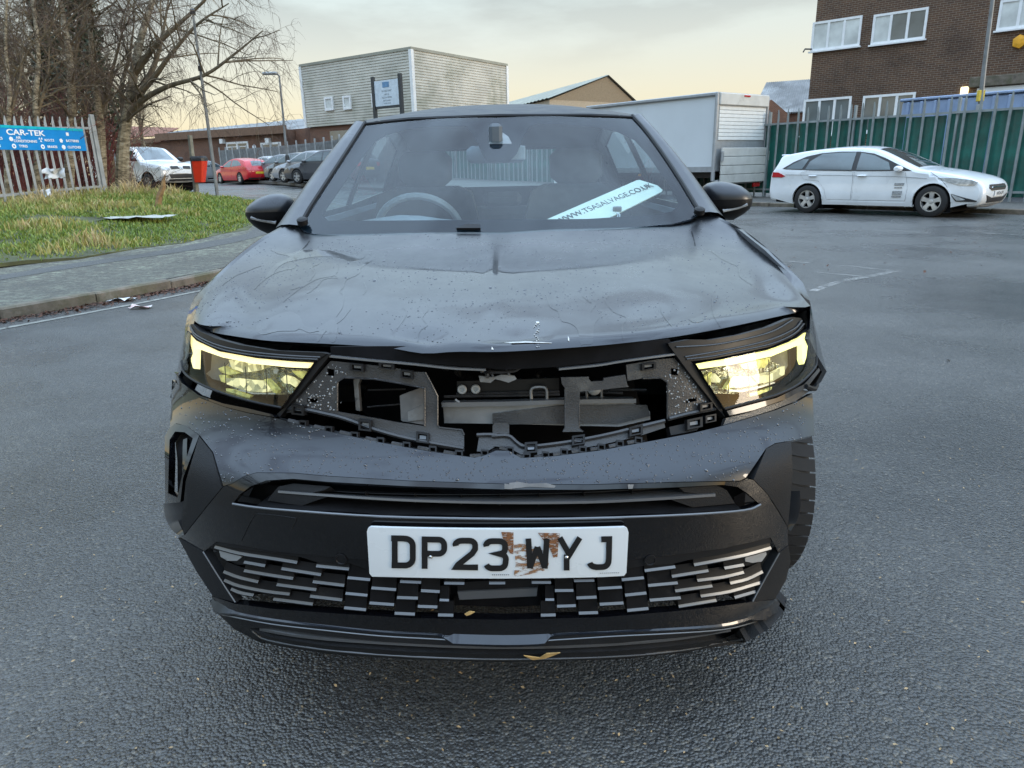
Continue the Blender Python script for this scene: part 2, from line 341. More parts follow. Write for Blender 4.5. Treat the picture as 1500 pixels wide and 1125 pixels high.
# ================================================================== GROUND
def g(x, y):
    s = ss((1.5-x)/8); return (.45*ss((y-8)/14)+max(0, y-22)*.003)*s
def hland(x, y): return g(x, y)+.11+.24*ss((-x-5.2)/4.5)*ss((26-y)/6)*ss((y+2)/12)
def gp(u, v, f=g):
    z = 0.
    for _ in range(30): p = atZ(u, v, z); z = z*.5+.5*f(p.x, p.y)
    return atZ(u, v, z)
def grid(xs, ys, f): return [[(x, y, f(x, y)) for x in xs] for y in ys]
xs = [-150, -90, -60]+[-44+2*i for i in range(32)]+[30, 60, 150]; ys = [-120, -50, -20, -8, -2]+[.5*i for i in range(0, 24)]+[12+1.2*i for i in range(36)]+[60, 70, 85, 110, 150]
struct(MB().loft(grid(xs, ys, g)).build('road', M_road, sm=80))
ysg = [-1500, -400, -119, 149, 400, 1500]; struct(MB().loft(grid([-1500, -400, -149, 149, 400, 1500], ysg, lambda x, y: -.35)).build('ground', M_soil))
K = cat([(-11, -4.5), (-9, -1), (-7.45, 1.7), (-5.9, 4.4), (-4.72, 6.42), (-3.98, 7.75), (-3.4, 9.3), (-3.0, 11.2), (-2.9, 13.6), (-3.4, 16.6), (-4.8, 19.3), (-7.2, 21.3), (-10.8, 23.1), (-16, 25.2), (-24, 29), (-36, 35)], 10)
K = resample(K, 90)
def nrm_l(P, i):
    a = P[max(0, i-1)]; b = P[min(len(P)-1, i+1)]; t = (b-a).normalized(); return V((-t.y, t.x))
def off(P, d): return [P[i]+nrm_l(P, i)*(d(i) if callable(d) else d) for i in range(len(P))]
def strip(P, ds, f, zo=0):
    """rows along P at offsets ds"""
    return [[(q.x, q.y, f(q.x, q.y)+zo) for q in off(P, d)] for d in ds]
def pw(i): q = K[i]; return 3.2-1.15*ss((q.y-8)/5) if q.y < 15 else 2.05-.5*ss((q.y-15)/4)
hk = lambda x, y: g(x, y)+.105
struct(MB().loft(strip(K, [.13, lambda i: .13+(pw(i)+.25)*.33, lambda i: .13+(pw(i)+.25)*.66, lambda i: pw(i)+.4], hk)).build('footpath', M_path, sm=80))
tr = [i for i in range(len(K)) if -3 < K[i].y < 17.5]
KT = K[tr[0]:tr[-1]+1]
struct(MB().loft(strip(KT, [lambda i: pw(i+tr[0])*.66-.05*math.sin(i*.9), lambda i: pw(i+tr[0])*.66+.45+.06*math.sin(i*1.7)], hk, .004)).build('worn_track', M_track, sm=80))
GE = off(K, lambda i: pw(i)+.12*math.sin(i*2.1)+.1*math.sin(i*.77))
gpoly = [(p.x, p.y) for p in GE]+[(-60, 46), (-60, -4.5)]
struct(MB().sheet(gpoly, lambda a, b, o: (a, b, hland(a, b)+o), .05, .9).build('grass_bank', M_soil, sm=80))
# kerb stones, left
def kerbline(P, f, name, n_lo, n_hi, mat, side=1, h=.11):
    root = thing(name, None, None); root['kind'] = 'structure'; L_ = [0]
    for a, b in zip(P, P[1:]): L_.append(L_[-1]+(b-a).length)
    def at(s):
        for j in range(len(P)-1):
            if L_[j+1] >= s: return P[j].lerp(P[j+1], (s-L_[j])/(L_[j+1]-L_[j])), j
        return P[-1], len(P)-2
    s = n_lo
    while s < min(n_hi, L_[-1]-1):
        a, j = at(s+.006); b, j2 = at(s+.909); m = (a+b)/2; d = (b-a); z = f(m.x, m.y); nn = V((-d.y, d.x)).normalized()*side; sl = (f(b.x, b.y)-f(a.x, a.y))/d.length
        mb = MB(); dz = rnd.uniform(-.008, .006)
        rot = Matrix.Rotation(math.atan2(d.y, d.x), 3, 'Z') @ Matrix.Rotation(-math.atan(sl)+rnd.uniform(-.004, .004), 3, 'Y')
        mb.box((m.x+nn.x*.065, m.y+nn.y*.065, z+h/2-.03+dz), (d.length, .13, h+.06), rot, ch=.018)
        mb.build('kerb_stone', mat, root); s += .915
    return root
kerbline(K, g, 'kerb', 3.5, 30, M_kerb)
# faded edge line beside the left kerb
EL = off(K, -.42); el = [i for i in range(len(K)) if 0 < K[i].y < 9.5]
def band(P, w, z, f=g): return [[(q.x, q.y, f(q.x, q.y)+z) for q in off(P, -w/2)], [(q.x, q.y, f(q.x, q.y)+z) for q in off(P, w/2)]]
M_line2 = pm('faded_edge_line', (.21, .205, .18), .6, var=.4, scale=14)
struct(MB().loft(band(EL[el[0]:el[-1]+1], .075, .004)).build('edge_line', M_line2))
# worn markings on the right
for pts, w in ((((1232, 389), (1262, 392), (1310, 397)), .07), (((1190, 427), (1230, 413), (1280, 404), (1312, 397)), .09), (((1195, 399), (1240, 403), (1262, 405)), .05), (((1155, 383), (1185, 385)), .06), (((1440, 341.5), (1470, 343), (1540, 347)), .11), (((1300, 338), (1360, 341)), .05)):
    P = [V(gp(*p)[:2]) for p in pts]; P = resample(cat(P, 4), 10)
    struct(MB().loft(band(P, w, .004)).build('road_marking', M_line))
# right hand kerb and footpath : parallel to the green fence
FA = V(atY(1120, 250, 24)[:2]); FB = V(atY(1500, 250, 18.3)[:2]); FD = (FB-FA).normalized(); FN = V((FD.y, -FD.x))   # FN towards the road
if FN.dot(V((-1, -1))) < 0: FN = -FN
RK0 = FA+FN*3.0-FD*1.0; RK = [RK0+FD*(i*.5-6) for i in range(70)]
rk = lambda x, y: 0.
kerbline(RK, rk, 'kerb_beside_fence', 0, 24, M_kerb, side=1 if V((-FD.y, FD.x)).dot(FN) < 0 else -1)
sgn = 1 if V((-FD.y, FD.x)).dot(FN) < 0 else -1
rows = [[(q.x-FN.x*d, q.y-FN.y*d, .1) for q in RK] for d in (.13, 1.2, 2.2, 9.)]
struct(MB().loft(rows).build('footpath_beside_fence', M_pathR))
# ================================================================== FENCES
def palisade(root, A, B, h, pitch, zf, mat, w=.075, ext=(0, 0), front=V((0, -1)), rails=(.3, .85), post_at=(), htop=.13):
    A = V(A); B = V(B); d = (B-A).normalized(); Ln = (B-A).length; nrm = V((front[0], front[1])).normalized(); n0 = -int(ext[0]/pitch); n1 = int((Ln+ext[1])/pitch); me = None
    ang = math.atan2(d.y, d.x)
    proto = None
    for i in range(n0, n1+1):
        p = A+d*(i*pitch)+V((rnd.uniform(-.006, .006), 0)); z = zf(p.x, p.y)
        if proto is None:
            mb = MB(); o = .022; hs = h
            prof = [(-w/2, .0), (-w*.22, o), (w*.22, o), (w/2, .0)]
            # folded W pale with a pointed head
            tz = [hs-htop, hs-htop*.12, hs-htop*.12, hs-htop]
            bot = [(x, -y, .05) for x, y in prof]; top = [(x, -y, tz[k]) for k, (x, y) in enumerate(prof)]; tip = [(0, -o, hs)]
            vs = bot+top+tip; bk = [(x, y+.004, z_) for x, y, z_ in vs]; q = len(vs)
            f = [(0, 1, 5, 4), (1, 2, 6, 5), (2, 3, 7, 6), (4, 5, 8), (5, 6, 8), (6, 7, 8)]
            mb.add(vs+bk, f+[tuple(k+q for k in reversed(c)) for c in f]+[(4, 8, 8+q, 4+q), (8, 7, 7+q, 8+q), (0, 4, 4+q, q), (7, 3, 3+q, 7+q), (3, 2, 2+q, 3+q), (2, 1, 1+q, 2+q), (1, 0, q, 1+q)])
            ob = mb.build('pale', mat, None, sm=0); proto = ob
        else:
            ob = proto.copy(); COL.objects.link(ob)
        ob.parent = root; ob.location = (p.x, p.y, z); fl = math.atan2(-nrm.x, nrm.y)+math.pi
        ob.rotation_euler = (rnd.uniform(-.006, .006), rnd.uniform(-.008, .008), fl)
    a = A+d*(n0*pitch-.1); b = A+d*(n1*pitch+.1)
    for rz in rails:
        mb = MB(); P = [a.lerp(b, k/8) for k in range(9)]
        mb.loft([[(p.x-nrm.x*e, p.y-nrm.y*e, zf(p.x, p.y)+rz*h+q) for p in P] for e, q in ((.006, -.028), (.006, .028), (.05, .028), (.05, .02), (.014, .02), (.014, -.028))], cap=False)
        mb.build('rail', mat, root, sm=0)
    for p in post_at:
        q = A+d*p; mb = MB(); z = zf(q.x, q.y); mb.box((q.x-nrm.x*.1, q.y-nrm.y*.1, z+h*.49), (.06, .1, h*.98), ang, ch=.006); mb.build('post', mat, root)
    return root
zfl = lambda x, y: hland(x, y)+.05
LA = V((-10.45, 19.0)); LB = V((-11.5, 15.3)); lf = V((.96, -.27))
f1 = thing('palisade_fence', 'grey pointed palisade fence carrying the blue garage sign on the grass bank', 'fence')
palisade(f1, LA, LB, 1.86, .207, zfl, M_galv, w=.068, ext=(0, 2.4), front=lf, rails=(.1, .86))
q = LA+(LA-LB).normalized()*.12; MB().box((q.x, q.y, zfl(q.x, q.y)+.95), (.07, .12, 1.95), math.atan2(lf.y, lf.x), ch=.008).build('post', M_galv, f1)
M_galvR = pm('dull_galvanised', (.23, .26, .265), .55, metal=.2, var=.25, scale=3)
f2 = thing('green_backed_fence', 'tall grey palisade fence backed with green corrugated sheets behind the white estate car', 'fence')
zfr = lambda x, y: .0
palisade(f2, FA, FB, 2.75, .335, zfr, M_galvR, w=.07, ext=(20, 2.6), front=FN, rails=(.12, .845), post_at=(-18, -15, -12, -9, -6, -3, 0, 2.75, 5.5, 8.2), htop=.2)
shw = 1.05; proto = None
for i in range(-19, 10):
    p = FA+FD*(i*shw)-FN*.11
    mb = MB(); nn = 21
    if proto is None:
        prof = [(k/(nn-1)*(shw-.02), .022*math.sin(k/(nn-1)*math.pi*14*.5)) for k in range(nn)]
        mb.loft([[(x, y, .22) for x, y in prof], [(x, y, 2.32) for x, y in prof]]); mb.loft([[(x, y+.003, 2.32) for x, y in prof], [(x, y+.003, .22) for x, y in prof]])
        proto = ob = mb.build('corrugated_sheet', M_greensheet, f2, sm=60)
    else: ob = proto.copy(); COL.objects.link(ob); ob.parent = f2
    ob.location = (p.x, p.y, rnd.uniform(-.05, .03)); ob.rotation_euler = (0, rnd.uniform(-.004, .004), math.atan2(FD.y, FD.x))
# blue garage sign on the left fence
M_blue = pm('sign_blue', (.0, .23, .62), .4, var=.05); M_blue2 = pm('sign_violet_blue', (.035, .115, .5), .4, var=.08, scale=1); M_teal = pm('sign_teal', (.0, .42, .52), .4); M_ink = pm('sign_white', (.8, .84, .88), .5, var=.02)
sA = LA+(LB-LA).normalized()*.26+lf*.035; sdv = (LA-LB).normalized(); SL = 3.75; SH = .52   # sign runs from sA to the left
zs = hland(sA.x, sA.y)+.05+1.06
sg = thing('garage_sign', 'long blue garage sign lettered CAR-TEK fixed to the left palisade fence', 'sign', (sA.x, sA.y, zs), math.atan2(sdv.y, sdv.x))
mb = MB(); mb.box((-SL/2, 0, SH/2), (SL, .012, SH)); mb.build('panel', M_blue, sg)
mb = MB(); mb.box((-SL*.83, -.0085, SH/2-.03), (SL*.34, .004, SH-.06)); mb.build('panel_fade', M_blue2, sg)
mb = MB(); mb.box((-SL/2, -.0085, SH-.03), (SL-.02, .005, .055)); mb.build('top_band', M_teal, sg)
def sM(x, z): return Matrix(((1, 0, 0, x), (0, 0, -1, -.014), (0, 1, 0, z), (0, 0, 0, 1)))
VW = 3.0                                  # metres of sign in view
def sx(u): return -(1-u/163.)*VW*(.92+.08*(u/163.))
text('CAR-TEK', .165, 'lettering', M_ink, sg, sM(sx(71), SH*.71), sx=1.45, bold=.004)
for s, u, z in (('DIAGNOSTICS', 18, .45), ('EXHAUSTS', 17, .15), ('AIR', 58, .5), ('CONDITIONING', 68, .36), ('TYRES', 63, .15), ('M.O.T.S', 105, .43), ('BRAKES', 108, .15), ('BATTERIES', 142, .43), ('CLUTCHES', 143, .15)):
    text(s, .075, 'lettering', M_ink, sg, sM(sx(u), SH*z), sx=1.05, bold=.002)
mb = MB()
for u, z, kx in ((47, .44, 6), (49, .15, 20), (92, .45, 3), (93, .15, 20), (124, .43, 5), (126, .15, 20), (136, .73, 4), (-3, .45, 4), (-3, .15, 3)):
    c = V((sx(u), -.012, SH*z)); r = .052
    if kx == 3:
        for dx, dz in ((-.03, .02), (.03, .02), (0, -.035)): mb.prism([(c.x+dx+.03*math.sin(a), -.0105, c.z+dz+.033*math.cos(a)) for a in (0, 2.1, 4.2)], (0, -.003, 0))
    else:
        mb.lathe([(r, 0), (r, .003)], c+V((0, .002, 0)), (0, -1, 0), kx)
mb.build('icon', M_ink, sg, sm=0)['kind'] = 'stuff'
mb = MB(); mb.lathe([(.02, 0), (.02, .004)], (sx(49), -.012, SH*.15), (0, -1, 0), 14); mb.lathe([(.02, 0), (.02, .004)], (sx(93), -.012, SH*.15), (0, -1, 0), 14); mb.build('icon_centre', M_blue, sg)['kind'] = 'stuff'
# ================================================================== BUILDINGS
def wallbox(mb, A, B, dep, z0, z1, mi=0):
    A = V(A); B = V(B); d = (B-A).normalized(); n = V((-d.y, d.x)); 
    if n.y < 0: n = -n
    P = [A, B, B+n*dep, A+n*dep]
    mb.prism([(p.x, p.y, z0) for p in P], (0, 0, z1-z0), mi); return P
class Wall:
    """vertical wall plane through A along d; px->(s,z) and boxes on it"""
    def __init__(s, A, B): s.A = V(A); s.B = V(B); s.d = (s.B-s.A).normalized(); s.n = V((s.d.y, -s.d.x)); s.n = s.n if s.n.dot(-s.A) > 0 else -s.n
    def px(s, u, v):
        r = ray(u, v); r2 = V((r.x, r.y)); t = s.A.dot(s.n)/r2.dot(s.n); p = CAM+r*t; return (V((p.x, p.y))-s.A).dot(s.d), p.z
    def rect(s, pts):
        q = [s.px(*p) for p in pts]; a = sorted(x[0] for x in q); z = sorted(x[1] for x in q); return (a[0]+a[1])/2, (a[-1]+a[-2])/2, (z[0]+z[1])/2, (z[-1]+z[-2])/2
    def box(s, mb, s0, s1, z0, z1, o0, o1, mi=0, ch=0):
        c = s.A+s.d*((s0+s1)/2)+s.n*((o0+o1)/2); mb.box((c.x, c.y, (z0+z1)/2), (s1-s0, abs(o1-o0), z1-z0), math.atan2(s.d.y, s.d.x), mi, ch); return mb
    def window(s, parent, r, lights=3, mframe=M_upvc, mglass=M_pane, fw_=.07, blind=None, transom=None):
        s0, s1, z0, z1 = r; mb = MB()
        for a, b, c, e in ((s0, s0+fw_, z0, z1), (s1-fw_, s1, z0, z1), (s0+fw_, s1-fw_, z0, z0+fw_), (s0+fw_, s1-fw_, z1-fw_, z1)): s.box(mb, a, b, c, e, -.02, .045)
        fr = mb.build('window', mframe, parent); wd = (s1-s0-fw_)/lights
        for k in range(1, lights):
            x = s0+fw_/2+wd*k; s.box(MB(), x-fw_*.55, x+fw_*.55, z0+fw_, z1-fw_, -.02, .04).build('mullion', mframe, fr)
        if transom: s.box(MB(), s0+fw_, s1-fw_, z0+(z1-z0)*transom-.03, z0+(z1-z0)*transom+.03, -.018, .035).build('mullion', mframe, fr)
        for k in range(lights):
            x = s0+fw_/2+wd*k; s.box(MB(), x+fw_*.5, x+wd-fw_*.5, z0+fw_*.9, z1-fw_*.9, -.01, .012).build('pane', (mglass if blind is None or k not in blind else M_blindrefl), fr)
        s.box(MB(), s0-.06, s1+.06, z0-.06, z0-.003, .0, .12).build('sill', mframe, fr)
        return fr
# brown brick office, right
RA = V((12.75, 32.0)); RD = V((.72, -.694)).normalized(); RB = RA+RD*16; wR = Wall(RA, RB)
b1 = thing('brick_office', 'two storey brown brick office with white framed windows behind the green fence', 'building')
mb = MB(); wallbox(mb, RA, RB, 9, -.2, 9.5); mb.build('wall', M_brickR, b1, sm=0)
for rct, bl in (([(1192, 32), (1264, 23.5), (1259, 68), (1187, 75)], (0, 1, 2)), ([(1281, 21), (1361, 11), (1355, 57), (1275, 66)], (0,)), ([(1466, 0), (1560, -12), (1553, 33), (1459, 46.5)], (0, 1))):
    wR.window(b1, wR.rect(rct), 3, blind=bl, fw_=.085)
for rct in ([(1179, 146), (1248, 141), (1243, 195), (1173, 200)], [(1265, 140), (1341, 135.5), (1336, 190), (1259, 195)]): wR.window(b1, wR.rect(rct), 3, fw_=.09)
r = wR.rect([(1421, 112.5), (1560, 104), (1560, 120), (1421, 127)]); wR.box(MB(), *r, .003, .16, ch=.02).build('shutter_lintel', M_kerb, b1)
r2 = wR.rect([(1428, 128), (1560, 121), (1560, 190), (1425, 200)]); wR.box(MB(), *r2, .004, .05).build('shutter_door', M_white, b1)
r3 = wR.rect([(1350, 142.5), (1372, 141), (1372, 146), (1350, 147)]); wR.box(MB(), *r3, .003, .05).build('name_board', M_white, b1)
s_, z_ = wR.px(1413, 136); M_lamp = pm('lit_lamp', (.9, .8, .5), .4, emit=(1, .82, .45), es=.8); wR.box(MB(), s_-.12, s_+.12, z_-.25, z_+.2, .003, .14, ch=.02).build('wall_lamp', M_lamp, b1)
s_, z_ = wR.px(1494, 61); c = wR.A+wR.d*s_+wR.n*.003; M_alarm = pm('alarm_yellow', (.75, .36, .02), .4); MB().lathe([(.24, 0), (.22, .1), (.1, .12)], (c.x, c.y, z_), (wR.n.x, wR.n.y, 0), 6).build('alarm_box', M_alarm, b1, sm=0)
s_, z_ = wR.px(1151, 77); c = wR.A-wR.d*.02; MB().tube([(c.x, c.y, z_), (c.x-.35, c.y-.1, z_), (c.x-.42, c.y-.12, z_-.12)], .03, 6).build('overflow_pipe', M_dark, b1)
r = wR.rect([(1150, -40), (1153, -40), (1153, 205), (1150, 205)]); c = wR.A+wR.d*.1+wR.n*.07; 
# blue container behind the fence
M_cont = pm('blue_tarp', (.24, .32, .48), .5, var=.25, scale=1.5, dirt=(.3, .38, .55), dirt_at=.55)
cA = FA+FD*3.1-FN*2.1; ct = thing('blue_container', 'pale blue sheeted container standing behind the green fence', 'container', (cA.x, cA.y, 0), math.atan2(FD.y, FD.x))
mb = MB(); mb.box((3.6, 1.2, 1.45), (7.2, 2.3, 2.75), ch=.05); mb.build('body', M_cont, ct)
mb = MB(); k = 0
for i in range(19): mb.box((.2+i*.38, .03, 1.5), (.09, .07, 2.6), ch=.015)
mb.build('side_ribs', M_cont, ct)['kind'] = 'stuff'
mb = MB(); mb.box((3.6, 1.2, 2.87), (7.3, 2.4, .08), ch=.02); mb.build('roof', M_cont, ct)
# cream clad unit, centre
def D2(u, D): p = atD(u, 250, D); return V((p.x, p.y))
C0 = D2(612, 45.4); C1 = D2(458, 51.5); C2 = D2(743, 53.5)
def zpx(u, v, D): return atD(u, v, D).z
b2 = thing('cream_clad_building', 'cream horizontally clad industrial unit on a brown brick base', 'building')
zt = zpx(612, 73, 45.4); zb = zpx(466, 186, 51)
wl = Wall(C1, C0); wr = Wall(C0, C2); back = C1+(C2-C0)
inset = lambda p, k: p+( (C0+C1+C2+back)/4-p)*k
base = [inset(p, .012) for p in (C1, C0, C2, back)]
MB().prism([(p.x, p.y, -.2) for p in base], (0, 0, zb+.2)).build('base_wall', M_brickL, b2, sm=0)
MB().prism([(p.x, p.y, zb+.01) for p in base], (0, 0, zt-zb-.06)).build('core', M_clad, b2, sm=0)
nb = 24
for w, ln in ((wl, (C0-C1).length), (wr, (C2-C0).length)):
    mb = MB(); st = (zt-zb)/nb
    for k in range(nb):
        z = zb+k*st; P = []
        for o, zz in ((.0, z), (.03, z+.012), (.034, z+st*.2), (.012, z+st*.97), (0, z+st)): P.append((o, zz))
        rows = []
        for o, zz in P:
            a = w.A+w.n*(o+.09); b = w.A+w.d*ln+w.n*(o+.09); rows.append([(a.x, a.y, zz), (b.x, b.y, zz)])
        mb.loft(rows)
    mb.build('cladding', M_clad, b2, sm=0)
mb = MB()
for p in (C0, C1, C2): 
    q = p-(( (C0+C1+C2+back)/4-p).normalized())*.1; mb.box((q.x, q.y, (zb+zt)/2), (.22, .22, zt-zb+.03), math.atan2(wl.d.y, wl.d.x))
mb.build('corner_trim', M_white, b2, sm=0)['kind'] = 'stuff'
mb = MB(); P = [p-(( (C0+C1+C2+back)/4-p).normalized())*.22 for p in (C1, C0, C2, back)]; mb.prism([(p.x, p.y, zt) for p in P], (0, 0, .16)); mb.build('roof', M_roofg, b2, sm=0)
for a, b, t, bt in ((478, 492, 143, 161.5), (505, 518, 141, 160), (547, 557, 137, 156.5)):
    s0, z1 = wl.px(a, t); s1, z0 = wl.px(b, bt); mb = MB()
    for x0, x1, y0, y1 in ((s0, s0+.12, z0, z1), (s1-.12, s1, z0, z1), (s0+.12, s1-.12, z0, z0+.12), (s0+.12, s1-.12, z1-.12, z1)): wl.box(mb, x0, x1, y0, y1, .08, .22)
    fr = mb.build('window', M_upvc, b2); wl.box(MB(), s0+.1, s1-.1, z0+.1, z1-.1, .1, .18).build('pane', M_blindrefl, fr)
s0, z0 = wl.px(485, 205); s1, z1 = wl.px(503, 191); wl.box(MB(), s0, s1+3, z0-1.5, z1, -.05, .06).build('window', M_pane, b2)
# totem sign in front of it
M_post = pm('dark_post', (.03, .035, .04), .5); M_board = pm('notice_board', (.55, .62, .68), .5, var=.1)
T0 = D2(556, 38.5); T1 = D2(594.5, 37.3); wt = Wall(T0, T1); zt0 = wt.px(575, 116)[1]; zt1 = wt.px(575, 154)[1]; tl = (T1-T0).length; za = g(T0.x, T0.y)
ts = thing('totem_sign', 'pale blue notice board on two tall dark posts before the cream clad building', 'sign')
for s_ in (0, tl): wt.box(MB(), s_-.09, s_+.09, za, zt0+.22, -.07, .07).build('post', M_post, ts)
wt.box(MB(), .1, tl-.1, zt1, zt0, -.03, .03).build('board', M_board, ts)
M_tx = pm('notice_text', (.2, .23, .26), .5); M_lg = pm('notice_logo', (.12, .25, .42), .5)
def wM(w, s, z, o): p = w.A+w.d*s+w.n*o; return Matrix(((w.d.x, 0, w.n.x, p.x), (w.d.y, 0, w.n.y, p.y), (0, 1, 0, z), (0, 0, 0, 1)))
hh = zt0-zt1
for s, k, zz in (('BALVALE FLEET', .17, .58), ('UNIT 1A', .14, .44), ('FALCON WORKS', .15, .32), ('BARTON WAY', .13, .2), ('HEATING PARTS', .11, .09)): text(s, k*hh/1.6, 'lettering', M_tx, ts, wM(wt, tl/2, zt1+hh*zz, .034), sx=.85)
wt.box(MB(), tl*.36, tl*.6, zt1+hh*.72, zt0-.08, .031, .04).build('logo', M_lg, ts)
wt.box(MB(), .1, tl-.1, zt1-.12, zt1-.01, -.04, .04).build('bottom_rail', M_post, ts)
# low brick unit, left of it
b3 = thing('low_brick_building', 'long low brown brick unit with brown fascia and grey sheet roof', 'building')
A3 = D2(242, 66); B3 = D2(424, 58); w3 = Wall(A3, B3); zf0 = zpx(308, 202, 62.5); zf1 = zpx(308, 191, 62.5)
mb = MB(); wallbox(mb, A3, B3, 14, 0, zf0+.3); mb.build('wall', M_brickL, b3, sm=0)
l3 = (B3-A3).length; w3.box(MB(), -.2, l3+.2, zf0, zf1, .003, .35).build('fascia', M_fascia, b3)
A4 = D2(150, 74); B4 = D2(262, 68); w4 = Wall(A4, B4); z4 = zpx(220, 206, 70); mb = MB(); wallbox(mb, A4, B4, 10, 0, z4); mb.build('side_wing', M_brickL, b3, sm=0); w4.box(MB(), -.2, (B4-A4).length+.2, z4-.2, z4+.15, .003, .3).build('fascia', M_fascia, b3)
A5 = D2(420, 60); B5 = D2(470, 57); mb = MB(); wallbox(mb, A5, B5, 10, 0, zpx(440, 188, 58)); mb.build('rear_wing', M_brickL, b3, sm=0)
def roofsheet(mb, p, q, r, s, n=40, amp=.05):
    """corrugated sheet between eaves p->q and ridge s->r"""
    lo = []; hi = []
    for i in range(n+1):
        t = i/n; a = V(p).lerp(V(q), t); b = V(s).lerp(V(r), t); z = amp*(i % 2); lo.append((a.x, a.y, a.z+z)); hi.append((b.x, b.y, b.z+z))
    mb.loft([lo, hi]); mb.loft([[(x, y, z-.08) for x, y, z in hi], [(x, y, z-.08) for x, y, z in lo]])
mb = MB(); roofsheet(mb, atD(225, 201, 74), atD(468, 191, 62), atD(468, 172, 80), atD(245, 193.5, 88)); mb.build('roof', M_roof, b3, sm=0)
M_tileroof = pm('clay_roof', (.24, .1, .06), .8, var=.3, scale=2)
mb = MB(); roofsheet(mb, atD(150, 205, 82), atD(235, 198.5, 80), atD(262, 187.5, 90), atD(150, 184, 92)); mb.build('clay_roof', M_tileroof, b3, sm=0)
for pts in ([(332.5, 207), (365, 208), (365, 232), (332.5, 232)], [(383, 208), (413, 209), (413, 232), (383, 232)]): w3.window(b3, w3.rect(pts), 2, fw_=.16, transom=.7)
for u, v in ((328, 207), (395, 206)): s_, z_ = w3.px(u, v); w3.box(MB(), s_-.2, s_+.2, z_-.18, z_+.18, .003, .3).build('flood_lamp', M_white, b3)
s_, z_ = w3.px(373, 219); w3.box(MB(), s_-.2, s_+.2, z_-.3, z_+.3, .003, .04).build('notice', M_ink, b3)
# gable shed, centre right
b4 = thing('gable_shed', 'tan gable ended shed with pale green grey roof behind the black car', 'building')
ap = atD(890, 112, 85); e0 = atD(805, 146, 82); e1 = atD(931, 141, 90); rb = atD(742, 124.5, 118)
sh = rb-ap; sh = V((sh.x, sh.y, 0))
z5 = min(e0.z, e1.z); e0.z = z5; e1.z = z5
mb = MB(); mb.prism([(e0.x, e0.y, 0), (e0.x, e0.y, z5), tuple(ap), (e1.x, e1.y, z5), (e1.x, e1.y, 0)], sh); mb.build('wall', M_tan, b4, sm=0)
upv = V((0, 0, .12)); ext = (e0-e1).normalized()*.3; mb = MB(); nf = -sh.normalized()*.3
roofsheet(mb, e0+upv+ext+nf, e0+upv+ext+sh, ap+upv+sh, ap+upv+nf, 60, .08); mb.build('roof_slope', M_roofg, b4, sm=0)
mb = MB(); roofsheet(mb, e1+upv-ext+sh, e1+upv-ext+nf, ap+upv+nf, ap+upv+sh, 60, .08); mb.build('roof_slope', M_roofg, b4, sm=0)
# house behind the van
b5 = thing('distant_house', 'small brick house with grey tiled roof seen between van and office', 'house')
hA = D2(1098, 62); hB = D2(1175, 60); mb = MB(); P = wallbox(mb, hA, hB, 9, -.2, zpx(1130, 166, 61)); mb.build('wall', M_brickL, b5, sm=0)
mb = MB(); zl = zpx(1130, 166, 61); zr = zpx(1130, 121, 66); roofsheet(mb, (P[0].x-.3, P[0].y-.3, zl), (P[1].x+.3, P[1].y-.3, zl), ((P[1].x+P[2].x)/2, (P[1].y+P[2].y)/2, zr), ((P[0].x+P[3].x)/2, (P[0].y+P[3].y)/2, zr), 50); mb.build('roof', M_roof, b5, sm=0)
gm = D2(1122, 57); mb = MB(); zz = zpx(1122, 146, 57); mb.prism([(gm.x-1.3, gm.y, 2), (gm.x-1.3, gm.y, zz-1.0), (gm.x, gm.y, zz), (gm.x+1.3, gm.y, zz-1.0), (gm.x+1.3, gm.y, 2)], (0, 4, 0)); mb.build('gable', M_brickL, b5, sm=0)
# ================================================================== POSTS, BIN, STICK
def post(name, label, cat_, u0, v0, u1, v1, D, r0_, r1_, mat, extra=None):
    b = atD(u0, v0, D); t = atD(u1, v1, D); root = thing(name, label, cat_, tuple(b)); d = t-b
    MB().tube([V((0, 0, -.1)), d*.35, d*.7, d], [r0_, r0_*.8+r1_*.2, r0_*.35+r1_*.65, r1_], 8).build('shaft', mat, root)
    return root, d
pr, d = post('telegraph_pole', 'thin leaning grey pole standing at the edge of the grass bank', 'pole', 320, 297, 282, 15, 20, .05, .03, M_galvD)
MB().lathe([(.07, -.1), (.075, .0), (.03, .04)], d, d, 8).build('cap', M_dark, pr); MB().lathe([(.06, 0), (.06, .12)], d*.7, d, 8).build('collar', M_dark, pr)
def streetlamp(label, u0, v0, u1, v1, D, arm):
    b = atD(u0, v0, D); t = atD(u1, v1, D); root = thing('street_lamp', label, 'street lamp', tuple(b)); d = t-b
    MB().lathe([(.11, 0), (.11, 1.2), (.07, 1.3)], (0, 0, 0), d, 10).build('base', M_dark, root); MB().tube([V((0, 0, 1)), d*.6, d], [.07, .055, .045], 8).build('shaft', M_galvD, root)
    if arm:
        MB().tube([d, d+V((arm*.25, 0, .12)), d+V((arm*.7, 0, .15))], .04, 8).build('arm', M_galvD, root); MB().box(d+V((arm*.75, 0, .12)), (.75, .28, .14), ch=.05).build('lantern', M_galv, root)
    return root, d
streetlamp('slim street lamp at the far kerb beside the fenced car park', 424, 265, 409, 111, 39, -.6)
lr, d = streetlamp('dark street lamp post rising behind the white estate car bonnet', 1421, 262, 1458, -30, 20.3, 0)
M_tagy = pm('pole_tag_yellow', (.62, .45, .05), .5, var=.2, scale=20)
MB().box(d*.435, (.17, .1, .28), ch=.01).build('tag', M_tagy, lr); MB().box(d*.36, (.12, .12, .3), ch=.01).build('tag_plate', M_galv, lr)
MB().tube([(.0, -.09, .3), (0, -.09, .9)], .06, 8).build('service_door', M_galvD, lr)
